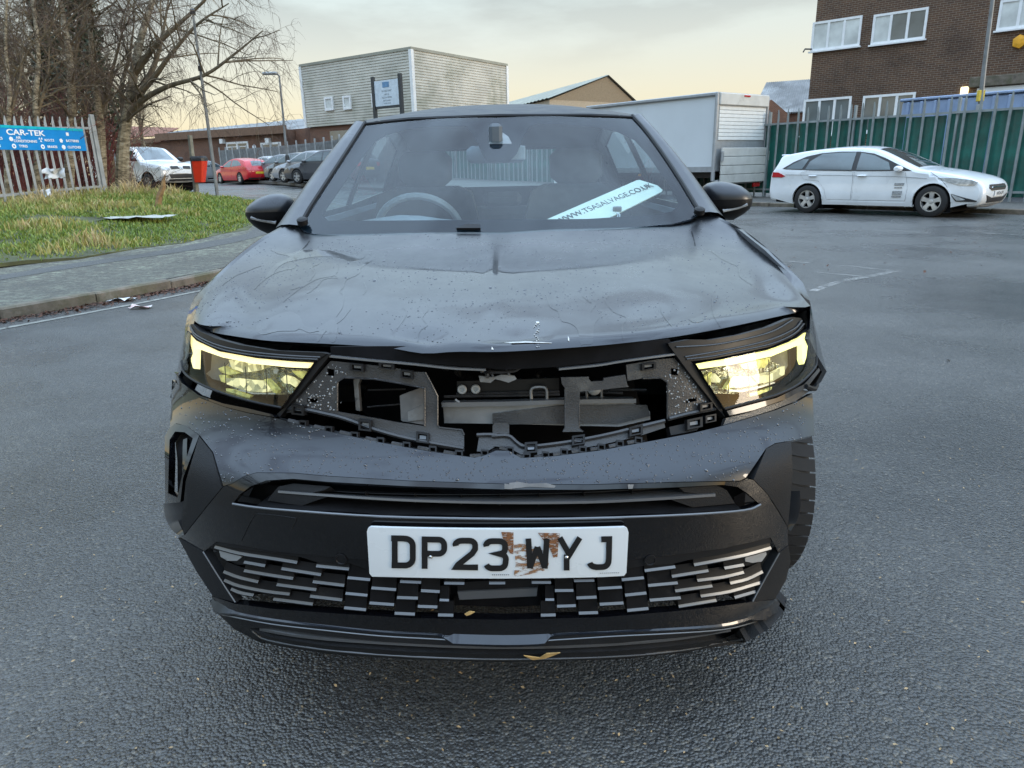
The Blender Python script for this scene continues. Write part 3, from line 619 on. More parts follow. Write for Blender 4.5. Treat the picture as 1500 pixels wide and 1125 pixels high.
bp_ = atD(289, 291, 24); bn = thing('litter_bin', 'red litter bin with black lid strapped to a grey timber post', 'litter bin', tuple(bp_))
M_red = pm('bin_red', (.72, .045, .015), .42, var=.06)
tp = atD(278, 198, 24)-bp_; ax = tp.normalized()
MB().tube([V((0, 0, -.1)), tp*.5, tp], [.1, .085, .075], 6).build('post', pm('post_timber', (.22, .22, .18), .8, var=.3), bn)
c0 = atD(293, 267, 23.9)-bp_; c1 = atD(292, 236, 23.9)-bp_
def rr(w, d_, c): return [(c.x+x*w, c.y+y*d_, c.z) for x, y in ((-.5, -.35), (-.35, -.5), (.35, -.5), (.5, -.35), (.5, .35), (.35, .5), (-.35, .5), (-.5, .35))]
MB().loft([rr(.28, .26, c0), rr(.36, .32, c0.lerp(c1, .5)), rr(.42, .38, c1)], True, cap=True).build('body', M_red, bn)
MB().loft([rr(.46, .42, c1+V((-.01, 0, .005))), rr(.46, .42, c1+V((-.01, 0, .09))), rr(.38, .34, c1+V((-.01, 0, .15)))], True, cap=True).build('lid', M_dark, bn)
st0 = atD(230, 300, 16.6); st1 = atD(242, 256, 16.4)
sk = MB().tube([st0-V((.02, 0, .15)), st0.lerp(st1, .3), st0.lerp(st1, .6)+V((.03, 0, 0)), st0.lerp(st1, .8), st1], [.075, .07, .06, .04, .008], 6).build('broken_post', pm('broken_wood', (.3, .19, .1), .85, var=.4, scale=12), None, org=st0)
sk.location = st0; tag(sk, 'broken splintered wooden stake leaning out of the grass', 'stake')
# white scraps caught in the left fence, litter on the road
def scrap(u, v, D, w, h, mat, label, name='plastic_scrap', flat=False, zoff=.0):
    p = atD(u, v, D) if D else gp(u, v)+V((0, 0, .006)); rows = []
    for i in range(7):
        r = []
        for j in range(9):
            a = (j/8-.5)*w; b = (i/6-.5)*h; n1 = noise.noise(V((a*9+u, b*9, v)))
            r.append((p.x+a, p.y+(b if flat else n1*.12), p.z+(abs(n1)*.06+.004 if flat else b+n1*.06)))
        rows.append(r)
    mb = MB(); mb.loft(rows); mb.loft([[(x, y, z-.003) for x, y, z in r] for r in reversed(rows)]); o = mb.build(name, mat, None, org=p); o.location = p; return tag(o, label, 'litter')
M_plas = pm('white_plastic', (.62, .63, .64), .5, var=.2); M_pink = pm('red_white_wrapper', (.6, .55, .52), .5, var=.1, scale=9, dirt=(.5, .08, .07), dirt_at=.52)
scrap(80, 254, 17.2, .5, .22, M_plas, 'crumpled white plastic caught on the palisade pales under the sign'); scrap(68, 284, 17.0, .22, .18, M_plas, 'small white plastic shred low on the palisade fence')
scrap(178, 441, 0, .26, .12, M_plas, 'flattened white paper lying against the left kerb', 'paper_scrap', True); scrap(206, 452, 0, .2, .09, M_pink, 'red and white wrapper lying on the road by the kerb', 'wrapper', True)
scrap(205, 340, 0, 1.3, .7, pm('bare_patch', (.42, .42, .38), .8, var=.3, scale=6), 'pale trodden sheet lying flat in the grass', 'ground_sheet', True).location.z += hland(-8, 14)-g(-8, 14)
# ================================================================== VEGETATION
def barkmat():
    m, t, o = newmat('birch_bark'); n = t.nodes.new; k = t.links.new; b = n('ShaderNodeBsdfPrincipled'); b.inputs['Roughness'].default_value = .8; k(b.outputs[0], o.inputs[0])
    c = n('ShaderNodeTexCoord'); mp_ = n('ShaderNodeMapping'); mp_.inputs['Scale'].default_value = (3, 3, 9); k(c.outputs['Object'], mp_.inputs[0])
    no = n('ShaderNodeTexNoise'); no.inputs['Scale'].default_value = 1.6; no.inputs['Detail'].default_value = 8; no.inputs['Roughness'].default_value = .7; k(mp_.outputs[0], no.inputs[0])
    r = n('ShaderNodeValToRGB'); ramp(r, [(.36, (.05, .04, .03)), (.46, (.2, .165, .11)), (.56, (.36, .31, .22)), (.7, (.46, .43, .36))]); k(no.outputs['Fac'], r.inputs[0]); k(r.outputs[0], b.inputs['Base Color']); return m
M_bark = barkmat(); M_limb = pm('limb_bark', (.14, .11, .07), .85, var=.4, scale=5); M_twig = pm('twig_bark', (.085, .055, .04), .85, var=.35, scale=3); M_redtwig = pm('red_twig', (.17, .045, .04), .8, var=.35, scale=3)
M_ivy = pm('ivy_leaf', (.026, .045, .014), .5, var=.55, scale=7); M_leafl = pm('leaf_litter', (.085, .038, .022), .8, var=.6, scale=30)
def branch(rn, mbs, p, d, ln, r, lev, maxlev, droop, spread, nsub, keep=1.):
    """recursive limb; mbs[0] trunk, [1] limbs, [2] twigs"""
    n = 6 if lev < 2 else 4; P = [p]; q = p; dd = d.copy(); Rr = [r]; kids = []
    for i in range(n):
        dd = (dd+V((rn.gauss(0, .10), rn.gauss(0, .10), rn.gauss(0, .06)-droop*lev*lev*.035))).normalized(); q = q+dd*(ln/n); P.append(q); Rr.append(r*(1-.62*(i+1)/n)); kids.append((q, dd.copy(), Rr[-1], (i+1)/n))
    mb = mbs[0 if lev == 0 else 1 if lev < 3 else 2]; mb.tube(P, Rr, 8 if lev == 0 else 5 if lev < 2 else 3, cap=lev < 2)
    if lev >= maxlev: return
    for j in range(nsub[lev]):
        f = rn.uniform(.32 if lev == 0 else .15, 1.); i = min(n-1, int(f*n)); q, dd, rr_, _ = kids[i]; a = dd.orthogonal().normalized(); a.rotate(Matrix.Rotation(rn.uniform(0, 6.28), 3, dd))
        nd_ = (dd*(1-spread)+a*spread+V((0, 0, .12 if lev < 2 else 0))).normalized()
        branch(rn, mbs, q, nd_, ln*rn.uniform(.42, .68), max(.0035, rr_*rn.uniform(.42, .62)), lev+1, maxlev, droop, spread, nsub)
def tree(label, trunk, r, seed, forks, group=None, nsub=(9, 6, 6, 4), maxlev=3, droop=1., ln=2.6):
    """trunk: world points; forks: extra main limbs as world polylines"""
    rn = random.Random(seed); b = trunk[0]; t = thing('birch_tree', label, 'tree', tuple(b), group=group, world=True); mbs = [MB(), MB(), MB()]
    P = cat(trunk, 5); mbs[0].tube(P, [r*(1.25-.95*i/(len(P)-1)) if i > 1 else r*1.5 for i in range(len(P))], 10)
    lines = [(P, r*.7, .35)]
    for f in forks:
        Q = cat(f, 5); mbs[1].tube(Q, [r*.55*(1-.85*i/(len(Q)-1)) for i in range(len(Q))], 7); lines.append((Q, r*.4, .1))
    for Q, rr_, st in lines:
        for j in range(nsub[0]):
            i = min(len(Q)-2, int(rn.uniform(st, 1.)*len(Q))); dd = (Q[i+1]-Q[i]).normalized(); a = dd.orthogonal().normalized(); a.rotate(Matrix.Rotation(rn.uniform(0, 6.28), 3, dd))
            branch(rn, mbs, Q[i], (dd*.5+a*.75+V((0, 0, .25))).normalized(), ln*rn.uniform(.5, 1), rr_*.4*(1-.6*i/len(Q))+.008, 1, maxlev, droop, .62, nsub)
    mbs[0].build('trunk', M_bark, t, fix=False)
    mbs[1].build('limbs', M_limb, t, fix=False)['kind'] = 'stuff'; mbs[2].build('twigs', M_twig, t, fix=False)['kind'] = 'stuff'
    return t
def T(*p): return [atD(*q) for q in p]
def rooted(pts):
    P = T(*pts); p = P[0]; P.insert(0, V((p.x, p.y, min(p.z-.2, hland(p.x, p.y)-.1)))); return P
GT = 'birch trees behind the left fence'
tree('broad birch by the fence end with long branches arching over the pickup', rooted([(179, 280, 21), (180, 225, 21), (183, 190, 21), (190, 150, 21), (197, 100, 21), (208, 50, 21.3), (226, -10, 21.6), (235, -70, 22)]), .17, 3,
     [T((183, 178, 21), (205, 150, 20.8), (245, 127, 20.4), (300, 110, 20), (345, 78, 19.8), (385, 45, 19.7)), T((196, 110, 21), (225, 70, 20.7), (262, 35, 20.5), (300, 0, 20.3), (330, -40, 20)), T((190, 150, 21), (222, 118, 20.7), (250, 80, 20.4), (290, 35, 20.2), (335, 5, 20)), T((205, 140, 20.8), (228, 90, 21.4), (240, 40, 21.6), (250, -20, 22)), T((183, 178, 21), (178, 130, 21.3), (190, 80, 21.5), (198, 20, 22))], GT, nsub=(11, 7, 7, 6), ln=2.1, droop=1.2)
tree('birch with pale trunk just left of the broad fence end birch', rooted([(150, 270, 20.7), (148, 200, 20.7), (143, 150, 20.7), (136, 90, 20.8), (130, 20, 21), (122, -60, 21)]), .125, 5, [T((146, 175, 20.7), (160, 120, 21), (176, 60, 21.2), (190, 0, 21.4))], GT, nsub=(13, 7, 6, 5), ln=1.9)
tree('pale birch rising behind the middle of the blue sign', rooted([(101, 275, 19.9), (103, 200, 19.9), (105, 140, 19.9), (100, 70, 20), (88, 0, 20.2), (80, -60, 20.2)]), .13, 8, [T((105, 130, 19.9), (112, 70, 20.2), (128, 10, 20.4), (140, -40, 20.6)), T((103, 90, 20), (80, 40, 20), (60, -10, 20))], GT, nsub=(13, 7, 6, 5), ln=1.9)
tree('thin dark birch leftmost of the row behind the fence', rooted([(54, 280, 18.6), (55, 210, 18.6), (52, 150, 18.6), (56, 80, 18.8), (48, 0, 19), (40, -60, 19)]), .085, 11, [T((54, 170, 18.6), (70, 110, 18.8), (72, 40, 19)), T((52, 150, 18.6), (25, 80, 18.8), (10, 0, 19))], GT, nsub=(13, 7, 6, 5), ln=1.8)
tree('multi stemmed slender birch at the left edge of the picture', rooted([(12, 290, 18), (10, 210, 18), (14, 140, 18), (8, 60, 18.2), (12, -40, 18.2)]), .07, 12, [T((12, 180, 18), (30, 110, 18.3), (36, 30, 18.6)), T((12, 190, 18), (-15, 110, 18.3), (-20, 30, 18.6))], GT, nsub=(13, 7, 6, 5), ln=1.8)
tree('slim birch leaning right between the paired pale trunks', rooted([(156, 250, 22.5), (152, 185, 22.5), (163, 120, 22.5), (182, 85, 22.6), (200, 60, 22.8)]), .06, 14, [], GT, nsub=(9, 5, 5, 4), ln=1.5)
nt_ = list(o for o in COL.objects if o.get('category') == 'tree')
for k, (src, u, D, rz, lb) in enumerate(((1, 30, 26, 1.2, 'background birch seen between the two leftmost trunks'), (2, 75, 28, 2.2, 'background birch behind the word on the blue sign'), (1, 200, 27, 3.0, 'background birch just right of the fence end post'), (3, 120, 30, .6, 'far background birch between the ivy clad trees'), (2, 235, 34, 4.1, 'small distant birch above the pickup cab'), (3, 0, 24, 2.8, 'background birch cut by the left picture edge'))):
    b = atD(u, 283, D); c = copy_tree(nt_[src]); c.location = (b.x, b.y, hland(b.x, b.y)-.1); c.rotation_euler = (0, 0, rz); c['label'] = lb; c['group'] = 'birch trees behind the left fence'; c.scale = [(1, 1.05, .9, 1.1, .75, 1)[k]]*3
for k, (src, x, y, rz, lb) in enumerate(((2, -7.6, -3.2, 1., 'bare birch on the verge behind the photographer, nearest the kerb'), (3, -9.8, -6.5, 2.4, 'bare birch on the verge behind the photographer, set back from the kerb'), (1, -6.8, -9.5, 3.9, 'bare birch furthest behind the photographer'))):
    c = copy_tree(nt_[src]); c.location = (x, y, .0); c.rotation_euler = (0, 0, rz); c['label'] = lb; c['group'] = 'birch trees behind the photographer'
# ivy clad trees
def ivytree(label, u, D, hgt, rad, seed):
    rn = random.Random(seed); b = atD(u, 285, D); b.z = hland(b.x, b.y)-.05; t = thing('ivy_clad_tree', label, 'tree', tuple(b))
    MB().tube([(0, 0, -.1), (.1, 0, hgt*.4), (-.1, 0, hgt*.8), (0, 0, hgt)], [.2, .17, .12, .05], 8).build('trunk', M_limb, t)
    mb = MB()
    for i in range(5200):
        z = rn.uniform(.15, 1)*hgt; a = rn.uniform(0, 6.28); lump = .55+.6*noise.noise(V((math.cos(a)*1.3+seed, math.sin(a)*1.3, z*.7)))+.3*noise.noise(V((math.cos(a)*3, z*2.2, seed)))
        rr_ = rad*max(.12, lump)*(1.15-.6*z/hgt)*rn.uniform(.55, 1.05); c = V((rr_*math.cos(a), rr_*math.sin(a), z)); s = rn.uniform(.04, .1)
        x = V((rn.gauss(0, 1), rn.gauss(0, 1), rn.gauss(0, .7))).normalized(); y = x.orthogonal().normalized()
        mb.add([c-x*s, c+y*s*.8, c+x*s*1.2, c-y*s*.8], [(0, 1, 2, 3)])
    mb.build('ivy', M_ivy, t, sm=0, fix=False)['kind'] = 'stuff'
ivytree('dark ivy smothered tree behind the sign, right one of the pair', 166, 24, 8.6, .95, 3)
ivytree('dark ivy smothered tree behind the sign, left one of the pair', 112, 25, 9.2, .9, 4)
# red twig shrubs
for i, (u, D, s) in enumerate(((14, 18.6, 1.), (48, 19.6, .9), (84, 20.8, 1.1), (124, 21.6, 1.), (150, 22.2, .85), (66, 22.5, 1.3), (20, 21, 1.3), (112, 23, 1.4))):
    b = atD(u, 285, D); b.z = hland(b.x, b.y)-.05; rn = random.Random(50+i); mb = MB()
    for k in range(75):
        a = rn.uniform(0, 6.28); p = V((rn.gauss(0, .3), rn.gauss(0, .3), 0)); d = V((math.cos(a)*rn.uniform(.1, .7), math.sin(a)*rn.uniform(.1, .7), 1)).normalized(); L_ = rn.uniform(1.2, 3.1)*s; P = [p]
        for j in range(5): d = (d+V((rn.gauss(0, .13), rn.gauss(0, .13), rn.gauss(0, .08)))).normalized(); P.append(P[-1]+d*L_/5)
        mb.tube(P, [.012*s, .011*s, .009, .007, .005, .003], 3, cap=False)
        for q in range(5):
            m = P[rn.randint(2, 5)]; e = (d+V((rn.gauss(0, .6), rn.gauss(0, .6), rn.gauss(0, .35)))).normalized(); ll = rn.uniform(.3, .8)*s; mb.tube([m, m+e*ll*.5, m+e*ll+V((0, 0, -.05))], [.006, .004, .002], 3, cap=False)
    wh = ('at the left picture edge', 'behind the left end of the sign', 'behind the sign centre', 'behind the sign right half', 'by the broad birch', 'tall one behind the sign lettering', 'tall one at the far left', 'tall one before the left ivy tree')[i]
    t = thing('red_twig_shrub', 'bare reddish twiggy shrub, '+wh, 'shrub', tuple(b), group='red twig shrubs behind the fence'); mb.build('stems', M_redtwig if i < 5 else M_twig, t, fix=False)['kind'] = 'stuff'
# brown bramble beside the pickup
b = atD(205, 284, 22.5); b.z = hland(b.x, b.y)-.05; rn = random.Random(77); mb = MB()
for k in range(120):
    d = V((rn.gauss(0, .6), rn.gauss(0, .6), 1)).normalized(); P = [V((rn.gauss(0, .3), rn.gauss(0, .3), 0))]
    for j in range(4): d = (d+V((rn.gauss(0, .3), rn.gauss(0, .3), -.25))).normalized(); P.append(P[-1]+d*.28)
    mb.tube(P, [.008, .008, .006, .005, .003], 3, cap=False)
t = thing('bramble_bush', 'low brown dead bramble between the fence end and the pickup', 'bush', tuple(b)); mb.build('stems', M_twig, t, fix=False)['kind'] = 'stuff'
# grass
def grassmat():
    m, t, o = newmat('grass_blades'); n = t.nodes.new; k = t.links.new; b = n('ShaderNodeBsdfPrincipled'); b.inputs['Roughness'].default_value = .6; k(b.outputs[0], o.inputs[0])
    a = n('ShaderNodeAttribute'); a.attribute_name = 'tone'; r = n('ShaderNodeValToRGB'); ramp(r, [(0, (.055, .11, .015)), (.33, (.14, .215, .03)), (.52, (.25, .28, .06)), (.72, (.38, .32, .13)), (1, (.52, .40, .22))]); k(a.outputs['Fac'], r.inputs[0]); k(r.outputs[0], b.inputs['Base Color'])
    b.inputs['Transmission Weight'].default_value = 0; return m
M_grass = grassmat(); rn = random.Random(9); vs = []; fs = []; tone = []
GEl = [(p.x, p.y) for p in GE]; GP = GEl+[(-60, 46), (-60, -4.5)]
cnt = 0
while cnt < 58000:
    y = rn.uniform(5.5, 25); x = -5-rn.random()**1.4*15
    if x < -.8*y-1.5 or x > -2: continue
    if not inpoly((x, y), GP): continue
    pn = noise.noise(V((x*.55, y*.55, 3)))+.5*noise.noise(V((x*1.9, y*1.9, 8))); fence_d = abs((x-LA.x)*lf.x+(y-LA.y)*lf.y); straw = max(0, 1-fence_d/1.9)*(.95 if y < 19.3 else 0)+max(0, pn-.12)*1.3
    de = min((x-q[0])**2+(y-q[1])**2 for q in GEl[::2])**.5
    bare = noise.noise(V((x*1.3, y*1.3, 20)))
    if rn.random() > .25+.9*ss(de/1.1+bare*.5) or (bare > .38 and rn.random() < .8): continue
    h = rn.uniform(.03, .10)*(1+.9*max(0, pn))*(.6+.4*ss(de))+straw*rn.uniform(.0, .3)
    if abs(x+8.4) < .75 and abs(y-13.9) < .4: h *= .25
    a = rn.uniform(0, 6.28); w = rn.uniform(.005, .011)*(1+y*.05); z = hland(x, y)-.02; lean = rn.uniform(.1, .75)*h; la = rn.uniform(0, 6.28)
    o = len(vs); dx, dy = math.cos(a)*w, math.sin(a)*w; lx, ly = math.cos(la)*lean, math.sin(la)*lean
    vs += [(x-dx, y-dy, z), (x+dx, y+dy, z), (x+lx*.45+dx*.7, y+ly*.45+dy*.7, z+h*.62), (x+lx*.45-dx*.7, y+ly*.45-dy*.7, z+h*.62), (x+lx, y+ly, z+h)]; fs += [(o, o+1, o+2, o+3), (o+3, o+2, o+4)]
    tv = min(1, max(0, .37+.42*straw+.22*pn+rn.gauss(0, .12))); tone += [tv]*5; cnt += 1
me = bpy.data.meshes.new('grass'); me.from_pydata(vs, [], fs); me.materials.append(M_grass); at_ = me.attributes.new('tone', 'FLOAT', 'POINT'); at_.data.foreach_set('value', tone)
ob = bpy.data.objects.new('grass', me); COL.objects.link(ob); tag(ob, 'green and straw coloured winter grass on the bank', 'grass', kind='stuff')
# gutter leaf litter and flecks on the road
def flakes(name, label, pts, smin, smax, mat, seed, up=.7):
    rn = random.Random(seed); mb = MB()
    for (x, y, z) in pts:
        s = rn.uniform(smin, smax); a = V((rn.gauss(0, 1), rn.gauss(0, 1), rn.gauss(0, .25))).normalized(); b = V((-a.y, a.x, rn.gauss(0, .2))).normalized(); c = V((x, y, z+s*.12)); mb.add([c-a*s, c-b*s*.45, c+a*s*.9, c+b*s*.5+V((0, 0, s*.15))], [(0, 1, 2, 3)])
    o = mb.build(name, mat, None, sm=0, fix=False); return tag(o, label, 'litter', kind='stuff')
rn = random.Random(21); pts = []
for i in range(7000):
    j = rn.randint(8, 34); q = K[j].lerp(K[j+1], rn.random())-nrm_l(K, j)*abs(rn.gauss(0, .12)); pts.append((q.x, q.y, g(q.x, q.y)+.006))
flakes('gutter_leaves', 'reddish brown leaf litter along the foot of the left kerb', pts, .01, .034, M_leafl, 4)
pts = [(rn.uniform(-2.2, 2.2), rn.uniform(.95, 3.2), .004) for i in range(420)]+[(rn.gauss(.15, .45), rn.uniform(1.0, 1.75), .004) for i in range(260)]
flakes('road_flecks', 'tan leaf flecks and grit scattered on the wet road before the car', pts, .0025, .007, pm('fleck', (.36, .25, .13), .7, var=.6, scale=60), 5)
pts = [(rn.uniform(2.5, 12), rn.uniform(4, 16), .004) for i in range(160)]; flakes('road_grit', 'dark grit and leaf scraps on the right hand road', pts, .012, .035, M_leafl, 6)
# ================================================================== VEHICLES BEHIND
M_tyre = pm('tyre_rubber', (.014, .014, .015), .75, var=.3, scale=10); M_alloy = pm('alloy', (.5, .51, .52), .35, metal=.7, var=.1); M_cglass = pm('tinted_car_glass', (.045, .075, .085), .05, var=.55, scale=1.2, coat=1, spec=.8)
M_tail = pm('tail_lamp_red', (.5, .012, .015), .15, coat=1, var=.15, scale=12); M_headl = pm('lamp_clear', (.55, .58, .6), .12, metal=.4, coat=1, var=.4, scale=14); M_ylw = pm('rear_plate_yellow', (.75, .5, .03), .4); M_wplate = pm('front_plate_white', (.72, .74, .76), .4, var=.04); M_chr = pm('chrome', (.6, .61, .62), .15, metal=1, var=.05)
M_trimk = pm('black_trim', (.02, .02, .022), .5)
def carpaint(name, col, rough=.3): return pm(name, col, rough, coat=.8, var=.07, scale=2)
def wheel(parent, c, r, w, side, spokes=5, turn=0, black=False):
    """axis along local Y; side=-1 faces -Y"""
    t = MB(); c = V(c); prof = [(r*.64, -w/2), (r*.86, -w/2), (r*.97, -w*.42), (r, -w*.25), (r, w*.25), (r*.97, w*.42), (r*.86, w/2), (r*.64, w/2)]
    t.lathe(prof, (0, 0, 0), (0, 1, 0), 28, cap=False); wh = t.build('wheel', M_tyre, parent, org=V((0, 0, 0))); wh.location = c; wh.rotation_euler = (0, 0, turn)
    f = side*w*.46; m = MB()
    m.lathe([(r*.66, f-side*.02), (r*.66, f), (r*.58, f), (r*.55, f-side*.09)], (0, 0, 0), (0, 1, 0), 28, cap=False)
    for k in range(spokes):
        a = 2*math.pi*k/spokes+.3; dx, dz = math.cos(a), math.sin(a); px, pz = -dz, dx; P = []
        for (q, ww, dd) in ((.07, .16, .012), (.32, .115, .0), (.61, .17, .0)):
            P.append([(dx*r*q+px*r*ww, f-side*dd, dz*r*q+pz*r*ww), (dx*r*q-px*r*ww, f-side*dd, dz*r*q-pz*r*ww)])
        m.loft(P); m.loft([[(x, y-side*.05, z) for x, y, z in reversed(r_)] for r_ in P])
    m.lathe([(r*.15, f-side*.01), (r*.13, f+side*.008), (0.001, f+side*.012)], (0, 0, 0), (0, 1, 0), 14)
    m.build('rim', M_trimk if black else M_alloy, wh, org=V((0, 0, 0)))
    b = MB(); b.lathe([(r*.6, f-side*.1), (r*.6, f-side*.12)], (0, 0, 0), (0, 1, 0), 20); b.build('brake_disc', M_black, wh, org=V((0, 0, 0)))
    return wh
class Car:
    """x forward, y left, z up; built on the outline of the side profile"""
    def __init__(s, root, prof, hw, zbelt, zroof, tumble, wheels, wr, paint, r=.07, crown=.04, taper=.13, zsill=.2):
        s.root = root; s.hw = hw; s.zb = zbelt; s.zr = zroof; s.tu = tumble; s.tp = taper; s.paint = paint
        P = [V((p[0], p[1])) for p in prof]; Q = resample([p.to_3d() for p in cat([(p.x, p.y) for p in P], 5)], 110); Q = [V((q.x, q.y)) for q in Q]
        s.x0 = min(q.x for q in Q); s.x1 = max(q.x for q in Q); s.out = Q; n = len(Q)
        nn = []
        for i in range(n):
            t = (Q[min(i+1, n-1)]-Q[max(i-1, 0)]).normalized(); nn.append(V((-t.y, t.x)))
        c = sum(Q, V((0, 0)))/n
        if sum(1 for i in range(n) if nn[i].dot(Q[i]-c) > 0) < n/2: nn = [-v for v in nn]
        rows = []; ins = []
        for i in range(n):
            q = Q[i]; v = nn[i]; w = s.W(q.x, q.y); a = q-v*r; wa = s.W(a.x, a.y); ins.append(a); row = []
            for k in range(-8, 9):
                t = k/8; row.append((q.x+v.x*crown*(1-t*t), t*(w-r), q.y+v.y*crown*(1-t*t)))
            e = []
            for k in (1, 2, 3):
                th = k*math.pi/6; e.append((q.x-v.x*r*(1-math.cos(th)), min(wa, (w-r)+r*math.sin(th)), q.y-v.y*r*(1-math.cos(th))))
            row = [(x, -y, z) for x, y, z in reversed(e)]+row+e; rows.append(row)
        mb = MB(); mb.loft(rows); s.mid = rows
        poly = [(a.x, a.y) for a in ins]
        arches = []
        for (wx, wz, ra) in sorted(wheels, key=lambda q: q[0]):
            arches.append([(wx+ra*math.cos(a), wz+ra*math.sin(a)) for a in [math.pi-k*math.pi/14 for k in range(15)] if wz+ra*math.sin(a) >= zsill-1e-6])
        # profile must run front-bottom -> over the top -> rear-bottom ; close along the sill, rear to front
        bot = []
        for ar in arches: bot += [(ar[0][0], zsill)]+[p for p in ar]+[(ar[-1][0], zsill)]
        poly = poly+bot; s.poly = poly
        for sg in (-1, 1):
            mb.sheet(poly, lambda a, b, o, sg=sg: (a, sg*(s.W(a, b)+o), b), .03, .11)
        s.body = mb.build('body', paint, root, sm=42, org=V((0, 0, 0)))
        s.bvh = BVHTree.FromPolygons([V(v) for v in mb.v], mb.f)
        ub = MB(); ub.box(((s.x0+s.x1)/2, 0, zsill+.13), ((s.x1-s.x0)*.93, hw*1.5, .2)); 
        for (wx, wz, ra) in wheels: ub.box((wx, 0, wz+.06), (ra*1.98, hw*1.72, ra*1.5))
        ub.build('underbody', M_black, root, sm=0, org=V((0, 0, 0)))
    def W(s, x, z):
        L_ = (s.x1-s.x0)/2; c = (s.x1+s.x0)/2; t = abs((x-c)/L_); w = s.hw*(1-s.tp*t**5)
        if z > s.zb: w -= s.tu*((z-s.zb)/(s.zr-s.zb))**1.25
        elif z < .5: w -= .05*((.5-z)/.3)**2
        else: w -= .012*math.sin((z-.5)/(s.zb-.5)*math.pi)
        return w
    def side(s, name, poly, mat, sg, off=.006, grid=.12, parent=None, thick=.012, holes=()):
        mb = MB(); mb.sheet(poly, lambda a, b, o: (a, sg*(s.W(a, b)+off+o), b), thick, grid, holes); return mb.build(name, mat, parent or s.root, org=V((0, 0, 0)))
    def cast(s, name, poly, mat, frame, off=.008, grid=.06, parent=None, thick=.014, holes=()):
        """poly in a view plane: frame=(origin, right, up, dir) ; projected on the body"""
        o, rx, uy, d = [V(q) for q in frame]
        def fn(a, b, k):
            p = o+rx*a+uy*b; h = s.bvh.ray_cast(p, d)
            q = h[0] if h[0] is not None else p+d*(s.last or 1)
            if h[0] is not None: s.last = h[3]
            return q-d*(off+k)
        s.last = None; mb = MB(); mb.sheet(poly, fn, thick, grid, holes); return mb.build(name, mat, parent or s.root, org=V((0, 0, 0)))
    def front(s, name, poly, mat, **k): return s.cast(name, poly, mat, ((s.x1+1, 0, 0), (0, 1, 0), (0, 0, 1), (-1, 0, 0)), **k)
    def rear(s, name, poly, mat, **k): return s.cast(name, poly, mat, ((s.x0-1, 0, 0), (0, 1, 0), (0, 0, 1), (1, 0, 0)), **k)
    def strip(s, name, i0, i1, mat, t=.86, off=.006):
        """glass along the outline between two indices"""
        mb = MB(); rows = []
        for i in range(i0, i1+1):
            r = s.mid[i]; m = len(r)//2; row = []
            for k in range(-8, 9):
                p = V(r[m+k]); row.append((p.x, p.y*(t+.06), p.z))
            rows.append(row)
        # lift along the local normal
        up = []
        for j, r in enumerate(rows):
            a = V(rows[max(0, j-1)][8]); b = V(rows[min(len(rows)-1, j+1)][8]); tt = (b-a).normalized(); nv = V((-tt.z, 0, tt.x)); nv = nv if nv.z > 0 or abs(nv.z) < .05 and nv.x*(r[8][0]) > 0 else -nv
            up.append([tuple(V(p)+nv*off) for p in r])
        mb.loft(up); mb.loft([[tuple(V(p)-V((0, 0, 0))) for p in reversed(r)] for r in rows]); return mb.build(name, mat, s.root, org=V((0, 0, 0)))
    def idx(s, x, z): return min(range(len(s.out)), key=lambda i: (s.out[i]-V((x, z))).length)
def mirr(poly): return [(-a, b) for a, b in reversed(poly)]
def mirrors(root, x, z, y, paint, s=1.):
    for sg in (-1, 1):
        rows = []
        for (k, w) in ((0, .5), (.15, .9), (.5, 1), (.85, .9), (1, .55)):
            rows.append([(x+.02*s+(.09*math.cos(a))*w*s-.03, sg*(y+.04+k*.2*s), z+.075*math.sin(a)*w*s) for a in [j*math.pi/5 for j in range(10)]])
        mb = MB(); mb.loft(rows, True, cap=True); mi_ = mb.build('mirror', paint, root, org=V((0, 0, 0))); MB().box((x, sg*(y+.0), z-.05), (.08, .14, .05), ch=.01).build('stalk', M_trimk, mi_, org=V((0, 0, 0)))
# ---------------------------------------------------------------- white estate
wd = V((.645, -.764)).normalized(); wc = V((8.13, 16.6))+V((-wd.y, wd.x))*.86
est = thing('estate_car', 'white estate car parked by the kerb before the green fence', 'car', (wc.x, wc.y, 0), math.atan2(wd.y, wd.x))
M_wcar = carpaint('estate_white', (.74, .77, .8), .3); wr_ = .325; fx, rx_ = 1.385, -1.385
prof = [(2.05, .22), (2.2, .24), (2.29, .34), (2.315, .48), (2.30, .60), (2.235, .70), (2.13, .765), (1.9, .835), (1.55, .91), (1.2, .965), (1.0, 1.0), (.72, 1.12), (.4, 1.27), (.12, 1.385), (-.12, 1.445), (-.5, 1.475), (-1.0, 1.468), (-1.55, 1.43), (-2.0, 1.375), (-2.22, 1.335), (-2.27, 1.295), (-2.31, 1.15), (-2.40, .98), (-2.45, .86), (-2.47, .6), (-2.45, .4), (-2.40, .28), (-2.25, .24)]
ec = Car(est, prof, .905, .93, 1.47, .24, [(fx, wr_, .375), (rx_, wr_, .375)], wr_, M_wcar, zsill=.21)
M_crease = pm('crease_shade', (.40, .43, .46), .35, coat=.5)  # grey painted as the shade line along the side crease
